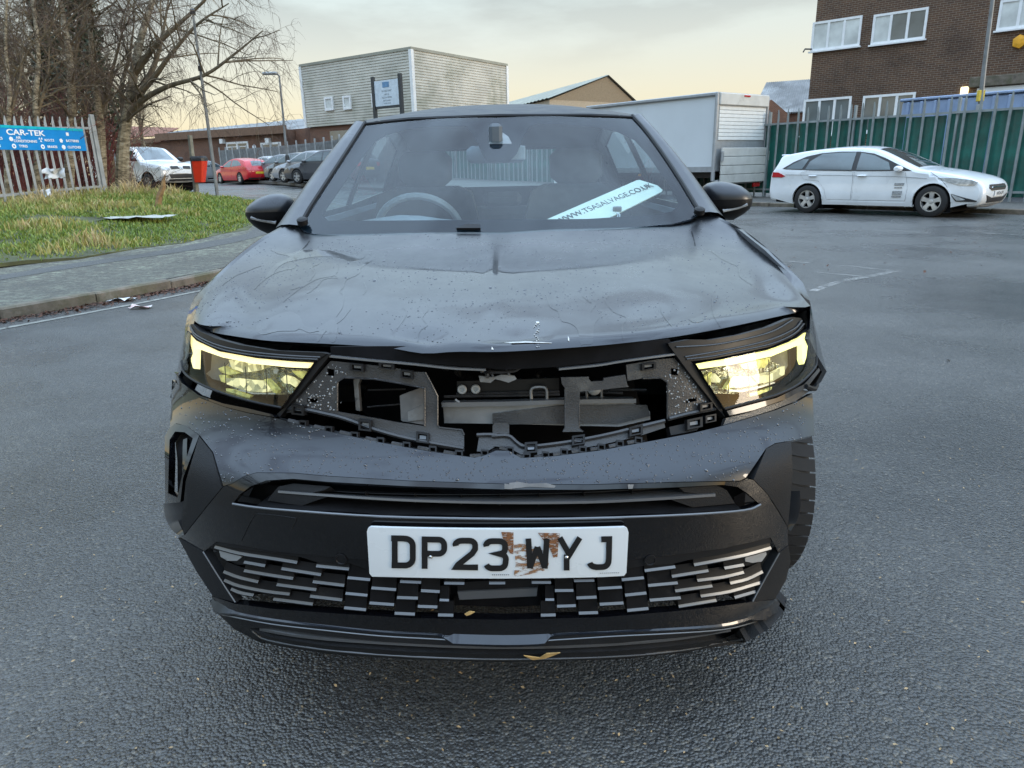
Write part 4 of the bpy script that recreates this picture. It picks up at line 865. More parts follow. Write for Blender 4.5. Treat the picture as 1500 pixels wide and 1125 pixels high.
for sg in (-1, 1):
    for wx in (fx, rx_): wheel(est, (wx, sg*.80, wr_), wr_, .215, sg, 5)
    glassp = [(.93, .955), (.62, 1.09), (.30, 1.235), (.02, 1.335), (-.30, 1.385), (-.75, 1.398), (-1.2, 1.375), (-1.55, 1.31), (-1.85, 1.19), (-2.12, 1.035), (-2.05, 1.02), (-1.2, .985), (-.3, .965)]
    fr = ec.side('window_surround', glassp, M_trimk, sg, .004)
    ec.side('front_window', [(.48, .985), (.40, 1.14), (.05, 1.295), (-.27, 1.36), (-.27, .985)], M_cglass, sg, .012); ec.side('rear_window', [(-.38, .99), (-.38, 1.37), (-.75, 1.375), (-1.18, 1.355), (-1.42, 1.2), (-1.5, 1.01)], M_cglass, sg, .012); ec.side('quarter_window', [(-1.58, 1.02), (-1.47, 1.25), (-1.62, 1.25), (-1.85, 1.145), (-2.02, 1.035)], M_cglass, sg, .012); ec.side('quarter_window', [(.56, .985), (.5, 1.1), (.86, .97)], M_trimk, sg, .012)
    for nm, dp in (('front_door', [(.86, .33), (.88, .60), (.80, .93), (-.30, .955), (-.30, .33)]), ('rear_door', [(-.33, .33), (-.33, .955), (-1.42, .975), (-1.62, .93), (-1.5, .78), (-1.14, .75), (-.97, .56), (-.9, .33)])):
        d_ = ec.side(nm, dp, M_wcar, sg, .006, thick=.01)
        MB().tube([(p.x, sg*(ec.W(p.x, p.y)+.001), p.y) for p in resample([V((*q, 0)) for q in dp+dp[:1]], 70)], .0038, 4).build('door_seam', M_trimk, d_, org=V((0, 0, 0)))
        hx = -.12 if nm == 'front_door' else -1.28
        MB().box((hx, sg*(ec.W(hx, .86)+.03), .862), (.2, .035, .035), ch=.012).build('handle', M_wcar, d_, org=V((0, 0, 0)))
    ec.side('sill_strip', [(.85, .215), (.85, .29), (-.85, .29), (-.85, .215)], M_wcar, sg, .012)  # body coloured strip along the sill
    ec.side('side_crease', [(1.25, .80), (1.25, .806), (.6, .850), (-.8, .882), (-2.0, .90), (-2.0, .892), (-.8, .87), (.6, .836)], M_crease, sg, .0105, thick=.006)
    for (wx, wz, ra) in ((fx, wr_, .375), (rx_, wr_, .375)):
        ec.side('arch_lip', [(wx+ra*math.cos(a), wz+ra*math.sin(a)) for a in [k*math.pi/14 for k in range(15)]]+[(wx+(ra+.022)*math.cos(a), wz+(ra+.022)*math.sin(a)) for a in [math.pi-k*math.pi/14 for k in range(15)]], M_wcar, sg, .014, thick=.03)
    ec.side('headlight', [(1.45, .815), (1.62, .735), (1.90, .655), (2.14, .655), (2.2, .715), (2.08, .765), (1.75, .81)], M_headl, sg, .012, .05)
    ec.side('tail_light', [(-2.0, .86), (-2.1, .83), (-2.39, .835), (-2.37, .955), (-2.2, .945)], M_tail, sg, .012, .05)
    ec.side('fog_recess', [(1.72, .50), (1.98, .42), (2.22, .355), (2.22, .33), (1.85, .335)], M_trimk, sg, .012, .05); ec.side('fog_light', [(1.75, .485), (1.95, .41), (2.03, .37), (1.87, .35)], M_headl, sg, .018, .05)
for sg in (-1, 1):
    MB().tube([(p.x, sg*(ec.W(p.x, p.y)+.001), p.y) for p in resample([V((*q, 0)) for q in ((1.30, .93), (1.5, .80), (1.60, .69), (1.66, .62))], 12)], .0035, 4).build('wing_seam', M_trimk, est, org=V((0, 0, 0)))
MB().box((-2.2, 0, 1.35), (.2, 1.2, .035), ch=.015).build('spoiler', M_wcar, est, org=V((0, 0, 0)))
i0, i1 = ec.idx(.97, 1.01), ec.idx(.02, 1.41); ec.strip('windscreen', min(i0, i1), max(i0, i1), M_cglass, .84)
i0, i1 = ec.idx(-2.29, 1.25), ec.idx(-2.39, 1.0); ec.strip('rear_screen', min(i0, i1), max(i0, i1), M_cglass, .8)
ec.front('grille', [(-.52, .60), (-.40, .545), (.40, .545), (.52, .60), (.45, .665), (-.45, .665)], M_trimk, off=.012); ec.front('badge_bar', [(-.4, .6), (.4, .6), (.36, .625), (-.36, .625)], M_chr, off=.024)
ec.front('lower_intake', [(-.62, .46), (-.48, .30), (.48, .30), (.62, .46), (.36, .40), (-.36, .40)], M_trimk, off=.012)
npl = ec.front('number_plate', [(-.26, .425), (.26, .425), (.26, .535), (-.26, .535)], M_wplate, off=.022)
text('WX14 UFY', .105, 'lettering', M_black, est, Matrix(((0, 0, 1, ec.x1+.075), (1, 0, 0, 0), (0, 1, 0, .48), (0, 0, 0, 1))), sx=.8)
ec.front('splitter', [(-.7, .25), (.7, .25), (.6, .285), (-.6, .285)], M_alloy, off=.02)
mirrors(est, .68, 1.0, .83, M_wcar, .95)
MB().box((.72, -.915, .62), (.01, .006, .01)).build('grime', M_galvD, est, org=V((0, 0, 0))) if False else None
M_print = pm('faded_print', (.3, .31, .32), .6, var=.6, scale=60)
# dark printed notice on the front wing door
for k, (x, z, w, h) in enumerate(((.70, .655, .2, .05), (.69, .60, .16, .02), (.68, .505, .2, .035), (.68, .46, .2, .05), (.67, .405, .2, .03))):
    ec.side('print_mark', [(x-w/2, z), (x+w/2, z), (x+w/2+.01, z+h), (x-w/2+.01, z+h)], M_print, -1, .02, thick=.004)
# ---------------------------------------------------------------- generic small cars
HATCH = [(2.0, .2), (2.14, .3), (2.17, .5), (2.12, .64), (1.9, .76), (1.5, .86), (1.05, .95), (.7, 1.14), (.3, 1.32), (0, 1.41), (-.4, 1.46), (-.95, 1.44), (-1.5, 1.36), (-1.78, 1.28), (-1.98, 1.08), (-2.08, .9), (-2.16, .72), (-2.16, .45), (-2.08, .25)]
SALOON = [(2.1, .2), (2.24, .3), (2.27, .5), (2.2, .64), (1.95, .76), (1.5, .86), (1.0, .95), (.6, 1.15), (.2, 1.34), (-.1, 1.42), (-.5, 1.45), (-1.0, 1.41), (-1.4, 1.26), (-1.75, 1.08), (-2.1, 1.02), (-2.27, .95), (-2.32, .6), (-2.28, .35), (-2.15, .22)]
def smallcar(name, label, p, yaw, paint, prof=HATCH, group=None, plate=True):
    root = thing(name, label, 'car', tuple(p), yaw, group); a, b = 1.3, -1.32; wr = .32; c = Car(root, prof, .89, .92, 1.45, .22, [(a, wr, .37), (b, wr, .37)], wr, paint)
    for sg in (-1, 1):
        for wx in (a, b): wheel(root, (wx, sg*.79, wr), wr, .21, sg, 5)
        c.side('front_window', [(.78, .98), (.4, 1.15), (.02, 1.32), (-.32, 1.37), (-.32, .98)], M_cglass, sg, .008); c.side('rear_window', [(-.4, .99), (-.4, 1.37), (-.95, 1.36), (-1.35, 1.25), (-1.62, 1.06)] if prof is HATCH else [(-.4, .99), (-.4, 1.37), (-.9, 1.33), (-1.35, 1.12), (-1.4, 1.02)], M_cglass, sg, .008)
        c.side('front_door', [(.8, .32), (.8, .95), (-.34, .97), (-.34, .32)], paint, sg, .005); c.side('rear_door', [(-.37, .32), (-.37, .97), (-1.35, .98), (-1.25, .75), (-.95, .6), (-.9, .32)], paint, sg, .005)
        if prof is HATCH:
            c.rear('tail_light', [(sg*.58, .78), (sg*.84, .8), (sg*.82, .98), (sg*.56, .93)], M_tail, off=.012); c.side('tail_light', [(-1.75, .93), (-2.08, .8), (-2.05, .93), (-1.96, 1.0)], M_tail, sg, .01)
        else: c.rear('tail_light', [(sg*.5, .72), (sg*.84, .72), (sg*.82, .88), (sg*.5, .88)], M_tail, off=.012)
        c.front('headlight', [(sg*.5, .6), (sg*.82, .66), (sg*.8, .76), (sg*.48, .68)], M_headl, off=.012)
    i0, i1 = c.idx(1.0, .97), c.idx(.1, 1.38); c.strip('windscreen', min(i0, i1), max(i0, i1), M_cglass, .8)
    i0, i1 = (c.idx(-1.8, 1.26), c.idx(-2.03, 1.0)) if prof is HATCH else (c.idx(-1.08, 1.39), c.idx(-1.7, 1.1)); c.strip('rear_screen', min(i0, i1), max(i0, i1), M_cglass, .74)
    c.rear('rear_plate', [(-.26, .56), (.26, .56), (.26, .68), (-.26, .68)], M_ylw, off=.02); c.rear('rear_bumper', [(-.75, .26), (.75, .26), (.72, .34), (-.72, .34)], M_trimk, off=.012); c.front('grille', [(-.45, .3), (.45, .3), (.5, .55), (-.5, .55)], M_trimk, off=.012); c.front('front_plate', [(-.26, .4), (.26, .4), (.26, .5), (-.26, .5)], M_wplate, off=.024)
    mirrors(root, .72, .99, .82, paint, .9); return root
def gz(x, y): return g(x, y)
def carpos(u, D): p = atD(u, 260, D); return V((p.x, p.y, g(p.x, p.y)+.0))
p = atD(357, 268, 46); 
smallcar('red_hatchback', 'bright red hatchback seen from behind at the far kerb', (p.x, p.y, atD(360, 268.5, 46).z), R(136), carpaint('red_paint', (.6, .008, .02)))
# lot behind the mesh fence : kerb, pavement, fence and parked cars
KP = [atD(900, 290, 24), atD(760, 288, 24.5), atD(620, 283, 27), atD(540, 279, 29.5), atD(470, 275.5, 32), atD(435, 272, 36), atD(400, 269, 42), atD(340, 267, 49), atD(270, 265, 58)]
KPs = resample(cat([tuple(q) for q in KP], 6), 30)
mb = MB(); rows = []
for e, z in ((0, -.02), (0, .12), (3.0, .14), (16, .2)):
    row = []
    for i, q in enumerate(KPs):
        a = KPs[max(0, i-1)]; b = KPs[min(29, i+1)]; t = (b-a); n_ = V((t.y, -t.x)).normalized()
        if n_.y < 0: n_ = -n_
        row.append((q.x+n_.x*e, q.y+n_.y*e, q.z+z))
    rows.append(row)
mb.loft(rows); struct(mb.build('far_pavement', M_pathR))
FPs = [V(r) for r in rows[2] if r[0] < -4.2]
mf = thing('mesh_fence', 'grey upright bar fence with pale posts before the parked cars', 'fence'); mb = MB()
for i in range(len(FPs)-1):
    a, b = FPs[i], FPs[i+1]; n_ = max(1, int((b-a).length/.11))
    for k in range(n_):
        q = a.lerp(b, k/n_); mb.box((q.x, q.y, q.z+1.05), (.04, .03, 2.1))
mb.build('bars', M_galvD, mf, sm=0, fix=False)['kind'] = 'stuff'
for z in (.15, 1.05, 1.98): MB().tube([q+V((0, .03, z)) for q in FPs], .022, 5).build('rail', M_galvD, mf)
acc = 0
for i in range(len(FPs)-1):
    acc += (FPs[i+1]-FPs[i]).length
    if acc > 1.3: acc = 0; q = FPs[i+1]; MB().box((q.x, q.y-.05, q.z+1.15), (.09, .09, 2.35), ch=.01).build('post', M_galv, mf)
greys = [(.32, .33, .35), (.09, .1, .11), (.2, .21, .23), (.5, .51, .52), (.05, .055, .065), (.28, .29, .3)]
spots = [(462, 36.5, 2.55, 'dark grey saloon behind the fence nearest the black car pillar', SALOON), (440, 41, 2.5, 'silver hatchback with frosted roof behind the mesh fence', HATCH), (418, 45, 2.6, 'charcoal hatchback behind the fence left of the silver one', HATCH), (396, 50, 2.5, 'pale silver saloon behind the fence above the red hatchback', SALOON), (486, 34, 2.6, 'black saloon behind the fence beside the windscreen pillar', SALOON), (303, 56, 1.2, 'dark car parked behind the litter bin', HATCH)]
for (u, D, yaw, lb, pf), cc in zip(spots, greys):
    q = atD(u, 262, D); smallcar('parked_car', lb, (q.x, q.y, g(q.x, q.y)+.12 if u < 310 else min(FPs, key=lambda f: (f-q).length).z+.0), yaw, carpaint('grey_paint', cc), pf, 'cars parked behind the mesh fence')
# ---------------------------------------------------------------- pickup
pb = atD(258, 283, 30); pk = thing('pickup_truck', 'white double cab pickup with rear canopy parked beyond the fence end', 'pickup truck', (pb.x, pb.y, atD(258, 282, 30).z), 0)
d_ = (V((-pb.x, -pb.y))).normalized(); pk.rotation_euler[2] = math.atan2(d_.y, d_.x)+R(33); back = V((math.cos(pk.rotation_euler[2]), math.sin(pk.rotation_euler[2])))*2.35; pk.location.x -= back.x*.8; pk.location.y -= back.y*.8
M_pk = carpaint('pickup_white', (.72, .73, .72)); PK = [(2.3, .42), (2.42, .5), (2.45, .75), (2.4, .98), (2.25, 1.08), (1.8, 1.14), (1.35, 1.19), (1.15, 1.24), (.8, 1.5), (.5, 1.72), (.2, 1.78), (-.4, 1.8), (-1.0, 1.77), (-1.6, 1.74), (-2.2, 1.66), (-2.5, 1.55), (-2.6, 1.2), (-2.62, .9), (-2.6, .6), (-2.45, .48)]
pc = Car(pk, PK, .9, 1.2, 1.79, .16, [(1.5, .38, .47), (-1.5, .38, .47)], .38, M_pk, zsill=.45, taper=.08)
for sg in (-1, 1):
    for wx in (1.5, -1.5): wheel(pk, (wx, sg*.78, .38), .38, .26, sg, 6)
    pc.side('front_window', [(1.0, 1.26), (.55, 1.6), (.35, 1.66), (.1, 1.66), (.1, 1.26)], M_cglass, sg, .008); pc.side('rear_window', [(0, 1.26), (0, 1.66), (-.65, 1.66), (-.75, 1.26)], M_cglass, sg, .008); pc.side('canopy_window', [(-1.0, 1.28), (-1.0, 1.62), (-2.2, 1.56), (-2.35, 1.28)], M_cglass, sg, .008)
    pc.side('front_door', [(.95, .5), (1.0, 1.22), (.06, 1.22), (.06, .5)], M_pk, sg, .005); pc.side('rear_door', [(.03, .5), (.03, 1.22), (-.8, 1.22), (-.9, .8), (-.7, .5)], M_pk, sg, .005)
    pc.front('headlight', [(sg*.48, .88), (sg*.84, .86), (sg*.85, 1.03), (sg*.55, 1.0)], M_headl, off=.012)
    pc.front('fog_light', [(sg*.6, .6), (sg*.78, .6), (sg*.78, .68), (sg*.6, .68)], M_headl, off=.02)
i0, i1 = pc.idx(1.1, 1.27), pc.idx(.45, 1.73); pc.strip('windscreen', min(i0, i1), max(i0, i1), M_cglass, .84)
for sg in (-1, 1): pc.front('grille', [(sg*.06, .92), (sg*.42, .9), (sg*.44, 1.02), (sg*.12, 1.03)], M_trimk, off=.012)
for dx, dz in ((0, 1.0), (-.045, .935), (.045, .935)): pc.front('emblem', [(dx-.035, dz), (dx, dz-.045), (dx+.035, dz), (dx, dz+.045)], M_chr, off=.03)
pc.front('lower_intake', [(-.5, .56), (.5, .56), (.55, .72), (-.55, .72)], M_trimk, off=.012); pc.front('number_plate', [(-.26, .74), (.26, .74), (.26, .85), (-.26, .85)], M_wplate, off=.025); pc.front('bumper_guard', [(-.6, .45), (.6, .45), (.55, .53), (-.55, .53)], M_trimk, off=.02)
mirrors(pk, .95, 1.32, .88, M_trimk, 1.1)
# ---------------------------------------------------------------- box van
VC = D2(1046, 22.6); VR = D2(1118, 24.2); VF = D2(872, 28.2); vr = (VR-VC).normalized(); vs_ = (VF-VC).normalized(); vs_ = (vs_-vr*vs_.dot(vr)).normalized()
vw = (VR-VC).length; vl = 5.6; van = thing('box_van', 'white box van with raised tail lift parked against the green fence', 'van', (VC.x, VC.y, 0), math.atan2(vr.y, vr.x))   # local x: across the rear, y: forwards
M_vpan = pm('van_panel', (.60, .64, .67), .5, var=.05, scale=.6, dirt=(.5, .53, .54), dirt_at=.62); M_valu = pm('van_aluminium', (.37, .39, .41), .45, metal=.4, var=.1); M_vdoor = pm('van_shutter', (.72, .74, .73), .5, var=.05); M_lift = pm('tail_lift', (.55, .55, .52), .55, var=.1, scale=2, dirt=(.36, .35, .32), dirt_at=.6)
ztop = atD(1046, 137, 22.6).z; zbt = atD(1046, 251, 22.6).z
mb = MB(); mb.box((vw/2, vl/2, (ztop+zbt)/2), (vw-.06, vl-.06, ztop-zbt-.06)); mb.build('load_box', M_vpan, van, sm=0)
for x in (.0, vw): MB().box((x, .04, (ztop+zbt)/2-.15), (.1, .1, ztop-zbt+.3), ch=.02).build('corner_post', M_valu, van)
mb = MB(); mb.box((0, vl/2, ztop), (.09, vl, .1), ch=.02); mb.box((vw, vl/2, ztop), (.09, vl, .1), ch=.02); mb.box((vw/2, vl/2, ztop+.02), (vw, vl, .05)); mb.build('roof_rail', M_valu, van)
MB().box((vw/2, .0, ztop-.14), (vw-.1, .12, .34), ch=.02).build('header', M_lift, van); MB().box((vw*.52, -.07, ztop-.03), (.3, .03, .05), ch=.008).build('marker_lamp', M_tail, van)
mb = MB(); zz = zbt+.9
sh_ = thing  # shutter slats
nsl = 9; hs = (ztop-.34-zz)/nsl
for k in range(nsl): MB().box((vw/2, .015, zz+hs*(k+.5)), (vw-.22, .03, hs-.012), ch=.008).build('shutter_slat', M_vdoor, van)
MB().box((vw/2, .035, (ztop-.3+zz-.9)/2), (vw-.12, .02, ztop-.3-zz+.9)).build('shutter_backing', M_valu, van)
zl1 = atD(1080, 216, 23).z; zl0 = atD(1080, 268, 23).z
for k in range(4): MB().box((vw/2+.12, -.12, zl0+(zl1-zl0)*(k+.5)/4), (vw-.08, .06, (zl1-zl0)/4-.012), ch=.012).build('lift_plank', M_lift, van)
for x in (.16, vw+.02): MB().box((x, -.16, zl1-.25), (.1, .05, .3), ch=.01).build('hinge', M_valu, van)
MB().box((vw/2, vl/2+.3, zbt-.12), (vw-.5, vl, .16)).build('chassis', M_dark, van); mb = MB(); mb.box((.02, vl*.5, zbt+.06), (.06, vl, .16)); mb.build('side_rail', M_valu, van)
MB().box((vw*.84, -.04, atD(1104, 271, 23.5).z), (.34, .08, .14), ch=.015).build('tail_light', M_tail, van); MB().box((vw*.16, -.04, atD(1104, 271, 23.5).z), (.34, .08, .14), ch=.015).build('tail_light', M_tail, van); MB().box((vw*.5, -.0, .62), (vw*.95, .1, .14), ch=.015).build('under_run_bar', M_valu, van)
M_amber = pm('amber_lens', (.8, .3, .02), .2); 
for y in (1.2, 3.0): MB().box((-.01, y, zbt-.1), (.03, .12, .07), ch=.01).build('side_marker', M_amber, van)
for y in (1.3, 4.9):
    for x in (.16, vw-.16):
        mb = MB(); mb.lathe([(.2, -.12), (.34, -.12), (.37, -.06), (.37, .06), (.34, .12), (.2, .12)], (x, y, .37), (1, 0, 0), 22, cap=False); wv = mb.build('wheel', M_tyre, van); MB().lathe([(.21, -.13), (.12, -.1), (.12, .1), (.21, .13)], (x, y, .37), (1, 0, 0), 16).build('rim', M_galv, wv)
mb = MB(); cabp = [(vl, .45), (vl+1.9, .45), (vl+2.0, .8), (vl+1.9, 1.2), (vl+1.4, 1.35), (vl+.9, 2.1), (vl+.4, 2.3), (vl, 2.35)]
mb.prism([(.15, y, z) for y, z in cabp], (vw-.3, 0, 0)); mb.build('cab', M_white, van); MB().prism([(.145, vl+.35, 1.4), (.145, vl+1.2, 1.4), (.145, vl+.8, 2.05), (.145, vl+.35, 2.1)], (-.01, 0, 0)).build('cab_window', M_cglass, van)
MB().prism([(.25, vl+1.36, 1.42), (vw-.25, vl+1.36, 1.42), (vw-.25, vl+.95, 2.05), (.25, vl+.95, 2.05)], (0, .02, .02)).build('windscreen', M_cglass, van)
# ================================================================== THE BLACK CAR
X0 = -.03
hero = thing('damaged_car', 'damaged black car with its front grille missing and headlights lit', 'car', (X0, 3.35, 0), world=True)
def paint_mat():
    m, t, o = newmat('black_car_paint'); n = t.nodes.new; k = t.links.new; b = n('ShaderNodeBsdfPrincipled'); k(b.outputs[0], o.inputs[0]); c = n('ShaderNodeTexCoord')
    no = n('ShaderNodeTexNoise'); no.inputs['Scale'].default_value = 7; no.inputs['Detail'].default_value = 9; no.inputs['Roughness'].default_value = .65; k(c.outputs['Object'], no.inputs[0])
    r = n('ShaderNodeValToRGB'); ramp(r, [(.35, (.004, .0055, .010)), (.65, (.007, .0095, .016))]); k(no.outputs['Fac'], r.inputs[0]); k(r.outputs[0], b.inputs['Base Color']); b.inputs['Metallic'].default_value = .7
    q = n('ShaderNodeMapRange'); q.inputs[1].default_value = .35; q.inputs[2].default_value = .65; q.inputs[3].default_value = .26; q.inputs[4].default_value = .42; k(no.outputs['Fac'], q.inputs[0]); k(q.outputs[0], b.inputs['Roughness'])
    b.inputs['Coat Weight'].default_value = 1.0; q2 = n('ShaderNodeMapRange'); q2.inputs[1].default_value = .4; q2.inputs[2].default_value = .7; q2.inputs[3].default_value = .015; q2.inputs[4].default_value = .08; k(no.outputs['Fac'], q2.inputs[0]); sy = n('ShaderNodeSeparateXYZ'); k(c.outputs['Object'], sy.inputs[0]); qy = n('ShaderNodeMapRange'); qy.inputs[1].default_value = -1.45; qy.inputs[2].default_value = -1.08; qy.inputs[4].default_value = .32; k(sy.outputs[1], qy.inputs[0]); ay = n('ShaderNodeMath'); ay.operation = 'ADD'; k(q2.outputs[0], ay.inputs[0]); k(qy.outputs[0], ay.inputs[1]); k(ay.outputs[0], b.inputs['Coat Roughness'])   # heavy dew towards the screen
    n2 = n('ShaderNodeTexNoise'); n2.inputs['Scale'].default_value = 320; n2.inputs['Detail'].default_value = 2; k(c.outputs['Object'], n2.inputs[0]); bp = n('ShaderNodeBump'); bp.inputs['Strength'].default_value = .035; bp.inputs['Distance'].default_value = .001; k(n2.outputs['Fac'], bp.inputs['Height']); k(bp.outputs[0], b.inputs['Normal'])
    return m
M_paint = paint_mat()
M_gloss = pm('gloss_black', (.003, .003, .004), .06, coat=.6, var=.3, scale=9, rvar=.04, spec=.3)
M_satin = pm('satin_black', (.010, .010, .011), .4, var=.25, scale=12, spec=.25)
M_matte = pm('matte_black_plastic', (.013, .0135, .015), .55, var=.2, scale=14, bump=.25, bscale=420, spec=.2)
M_wetplas = pm('wet_grey_plastic', (.034, .034, .036), .28, var=.3, scale=16, bump=.14, bscale=300, dirt=(.10, .095, .085), dirt_at=.66)
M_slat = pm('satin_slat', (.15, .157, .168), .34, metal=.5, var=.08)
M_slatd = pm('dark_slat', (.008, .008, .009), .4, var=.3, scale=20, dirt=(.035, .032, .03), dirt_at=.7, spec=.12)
M_alum = pm('dusty_aluminium', (.23, .235, .24), .45, metal=.6, var=.35, scale=9, dirt=(.1, .09, .08), dirt_at=.55)
M_bay = pm('engine_bay_black', (.006, .006, .007), .6, var=.4, scale=20, spec=.08)
M_bare = pm('exposed_grey_plastic', (.12, .115, .11), .6, var=.4, scale=18, dirt=(.28, .25, .22), dirt_at=.6)
# front surface of the car: depth of the skin for a lateral x (car) and height z
PRY = [(.14, 1.375), (.18, 1.345), (.22, 1.315), (.28, 1.285), (.34, 1.285), (.45, 1.275), (.52, 1.27), (.605, 1.27), (.65, 1.285), (.70, 1.345), (.74, 1.372), (.80, 1.385), (.95, 1.41)]
PRW = [(.14, .83), (.2, .872), (.3, .905), (.45, .92), (.65, .916), (.72, .902), (.80, .88), (.92, .845), (1., .825)]
def F(x, z):
    w = smt(PRW, z)
    if x > 0: w *= 1-.03*ss((.78-z)/.12)
    t = min(.9995, abs(x)/w); return smt(PRY, z)+.75*(1-(1-t**2.6)**(1/2.6))
def Fn(p):
    x, z = p.x-X0, p.z; e = .004; wm = .955*smt(PRW, z)*(1-.03*ss((.78-z)/.12) if x > 0 else 1); x = max(-wm, min(wm, x)); n = V(((F(x+e, z)-F(x-e, z))/(2*e), -1, (F(x, z+e)-F(x, z-e))/(2*e))); return n.normalized()
_c = {}
def S(u, v, o=0.):
    """point of the car front surface seen at a place of the photograph, moved o outwards"""
    k = (round(u, 2), round(v, 2)); p = _c.get(k)
    if p is None:
        d = ray(u, v); d = d/d.y; y = 1.15; best = None; bd = 9
        while y < 2.0:
            q = CAM+d*y; gap = F(q.x-X0, q.z)-y
            if gap <= 0: break
            if gap < bd: bd = gap; best = y
            elif bd < .09 and abs(q.x-X0) > .55 and gap > bd+.004: break
            y += .01
        if gap <= 0:
            a, b = y-.01, y
            for _ in range(14):
                m = (a+b)/2; q = CAM+d*m
                if F(q.x-X0, q.z) <= m: b = m
                else: a = m
            p = CAM+d*b
        else: p = CAM+d*best
        _c[k] = p
    return p+Fn(p)*o if o else p.copy()
def FS(off=0., ): return lambda a, b, o: S(a, b, off+o)
def patch(name, poly, mat, off=0., thick=.012, grid=9, holes=(), parent=None, sm=40, kind=None):
    mb = MB(); mb.sheet(poly, FS(off), thick, grid, holes); o = mb.build(name, mat, parent or hero, sm=sm)
    if kind: o['kind'] = kind
    return o
def line(name, pts, r, mat, off=0., parent=None, n=6, flat=1., k=4):
    mb = MB(); mb.tube([S(p[0], p[1], off) for p in cat(pts, k)], r, n, flat=flat); return mb.build(name, mat, parent or hero)
# ---- bumper skin
SK_T = [(252, 556), (263, 564.6), (293, 583), (332.5, 597.5), (364.6, 605.5), (404, 612.5), (440, 622), (479, 631.5), (558.7, 648.5), (626.8, 661), (694.8, 670.5), (708, 668), (726.5, 660), (745, 660.5), (763, 671), (810.7, 668.5), (878.7, 660), (946.8, 647.4), (1014.8, 634.5), (1058, 624), (1091, 614.4), (1135.5, 601), (1169, 588), (1190, 576)]
SK_B = [(1193, 637), (1158, 645.6), (1135.5, 649), (1122, 656.7), (1105, 682), (1092, 700), (1084, 704), (984.5, 706), (860, 709.5), (740, 708.5), (600, 704), (480, 697), (430, 692.5), (376, 692), (358, 697), (340, 708), (327, 712), (312, 662), (293, 638), (275, 624), (258, 620), (249, 628)]
bump = patch('front_bumper', SK_T+SK_B, M_paint, 0, .012, 8)
patch('headlight_lip', [(258, 545), (268.5, 560.7), (293, 578.8), (329, 591), (364.6, 598), (401, 607), (404, 611), (364.6, 604), (332, 596), (293, 581.5), (263, 563)], M_paint, .004, .01, 6)
patch('headlight_lip', [(1063, 602), (1091, 594.5), (1135.5, 583), (1175.5, 563), (1197, 539), (1199, 543), (1180, 568), (1147, 585.5), (1102, 601), (1067, 609)], M_paint, .004, .01, 6)
# bare plastic strip of the torn right bumper edge
patch('torn_bumper_edge', [(1066, 612), (1102, 603), (1147, 588), (1180, 571), (1189, 573), (1169, 587), (1135, 600), (1091, 613.5), (1062, 622)], M_wetplas, -.006, .012, 6)
line('torn_tab', [(1178, 566), (1190, 570), (1194, 564)], .006, M_satin, .004)
# ---- black mask between bumper skin and lower grille
mask = [(327, 713), (340, 709), (358, 698), (376, 693), (430, 693.5), (480, 698), (600, 705), (740, 709.5), (860, 710.5), (984.5, 707), (1084, 705), (1093, 701), (1103, 703), (1122, 722), (1140, 750), (1153, 772), (1154, 797), (1140, 809), (1128, 787), (1060, 803), (985, 813), (900, 822), (740, 826), (560, 822), (480, 815), (400, 807), (345, 797), (318, 793), (300, 807), (262, 785), (270, 783), (300, 745)]
slot = [(342, 737), (352, 724), (368, 712), (390, 704), (430, 701.5), (480, 706), (600, 712.5), (740, 717), (860, 717.5), (984, 714), (1058, 710), (1080, 713), (1094, 722), (1112, 738), (1088, 746), (1000, 752.5), (860, 757.5), (740, 758.5), (560, 755), (430, 746.5), (375, 741.5)]
patch('lower_mask', mask, M_gloss, .001, .012, 9, [slot])
patch('slot_backing', [(336, 742), (345, 718), (385, 696), (740, 710), (1080, 704), (1118, 735), (1085, 752), (740, 765), (420, 753)], M_bay, -.055, .01, 16)
line('slot_lip', [(342, 737.5), (375, 742.5), (430, 747.5), (560, 756), (740, 759.5), (860, 758.5), (1000, 753.5), (1088, 747), (1113, 738.5)], .0026, M_slat, .002)
MBt = MB(); up_ = [(375, 741), (430, 746), (560, 755), (740, 758.5), (860, 757.5), (1000, 752.5), (1086, 746)]; P = cat(up_, 4); MBt.loft([[S(p[0], p[1], -.001) for p in P], [S(p[0], p[1]-6, -.052) for p in P]]); MBt.build('slot_floor', M_satin, hero)
for pl in ([(384, 737), (402, 711), (425, 704.5), (480, 709), (470, 716), (447, 724), (477, 729), (436, 745)], [(1084, 742), (1072, 722), (1058, 714), (1000, 716), (1008, 724), (1030, 727), (988, 736), (1020, 748)]): patch('slot_end_panel', pl, M_matte, -.016, .03, 8)
def bar(name, pts, w, d0, d1, mat, parent=None, mats=None):
    """flat lath following the front: w = height in pixels, between depths d0 (front) and d1"""
    P = cat(pts, 4); mb = MB(); rows = [[S(p[0], p[1], d0-.003) for p in P], [S(p[0], p[1]+w*.15, d0) for p in P], [S(p[0], p[1]+w, d0) for p in P], [S(p[0], p[1]+w*1.1, d1) for p in P], [S(p[0], p[1]-1.5, d1) for p in P], [S(p[0], p[1], d0-.003) for p in P]]
    mb.loft(rows); n = len(P); mb.add([r[0] for r in rows[:5]], [(0, 1, 2, 3, 4)]); mb.add([r[-1] for r in rows[:5]], [(4, 3, 2, 1, 0)]); return mb.build(name, mat, parent or hero, sm=25)
bar('upper_slat', [(402, 718.5), (470, 723.5), (560, 730), (640, 734), (740, 736.5), (860, 736), (960, 731.5), (1053, 725.5)], 4.6, -.012, -.05, M_slat)
bar('rear_slat', [(470, 711), (560, 716.5), (640, 719.5), (740, 721.5), (860, 721), (960, 718), (1010, 715)], 3, -.04, -.06, M_satin)
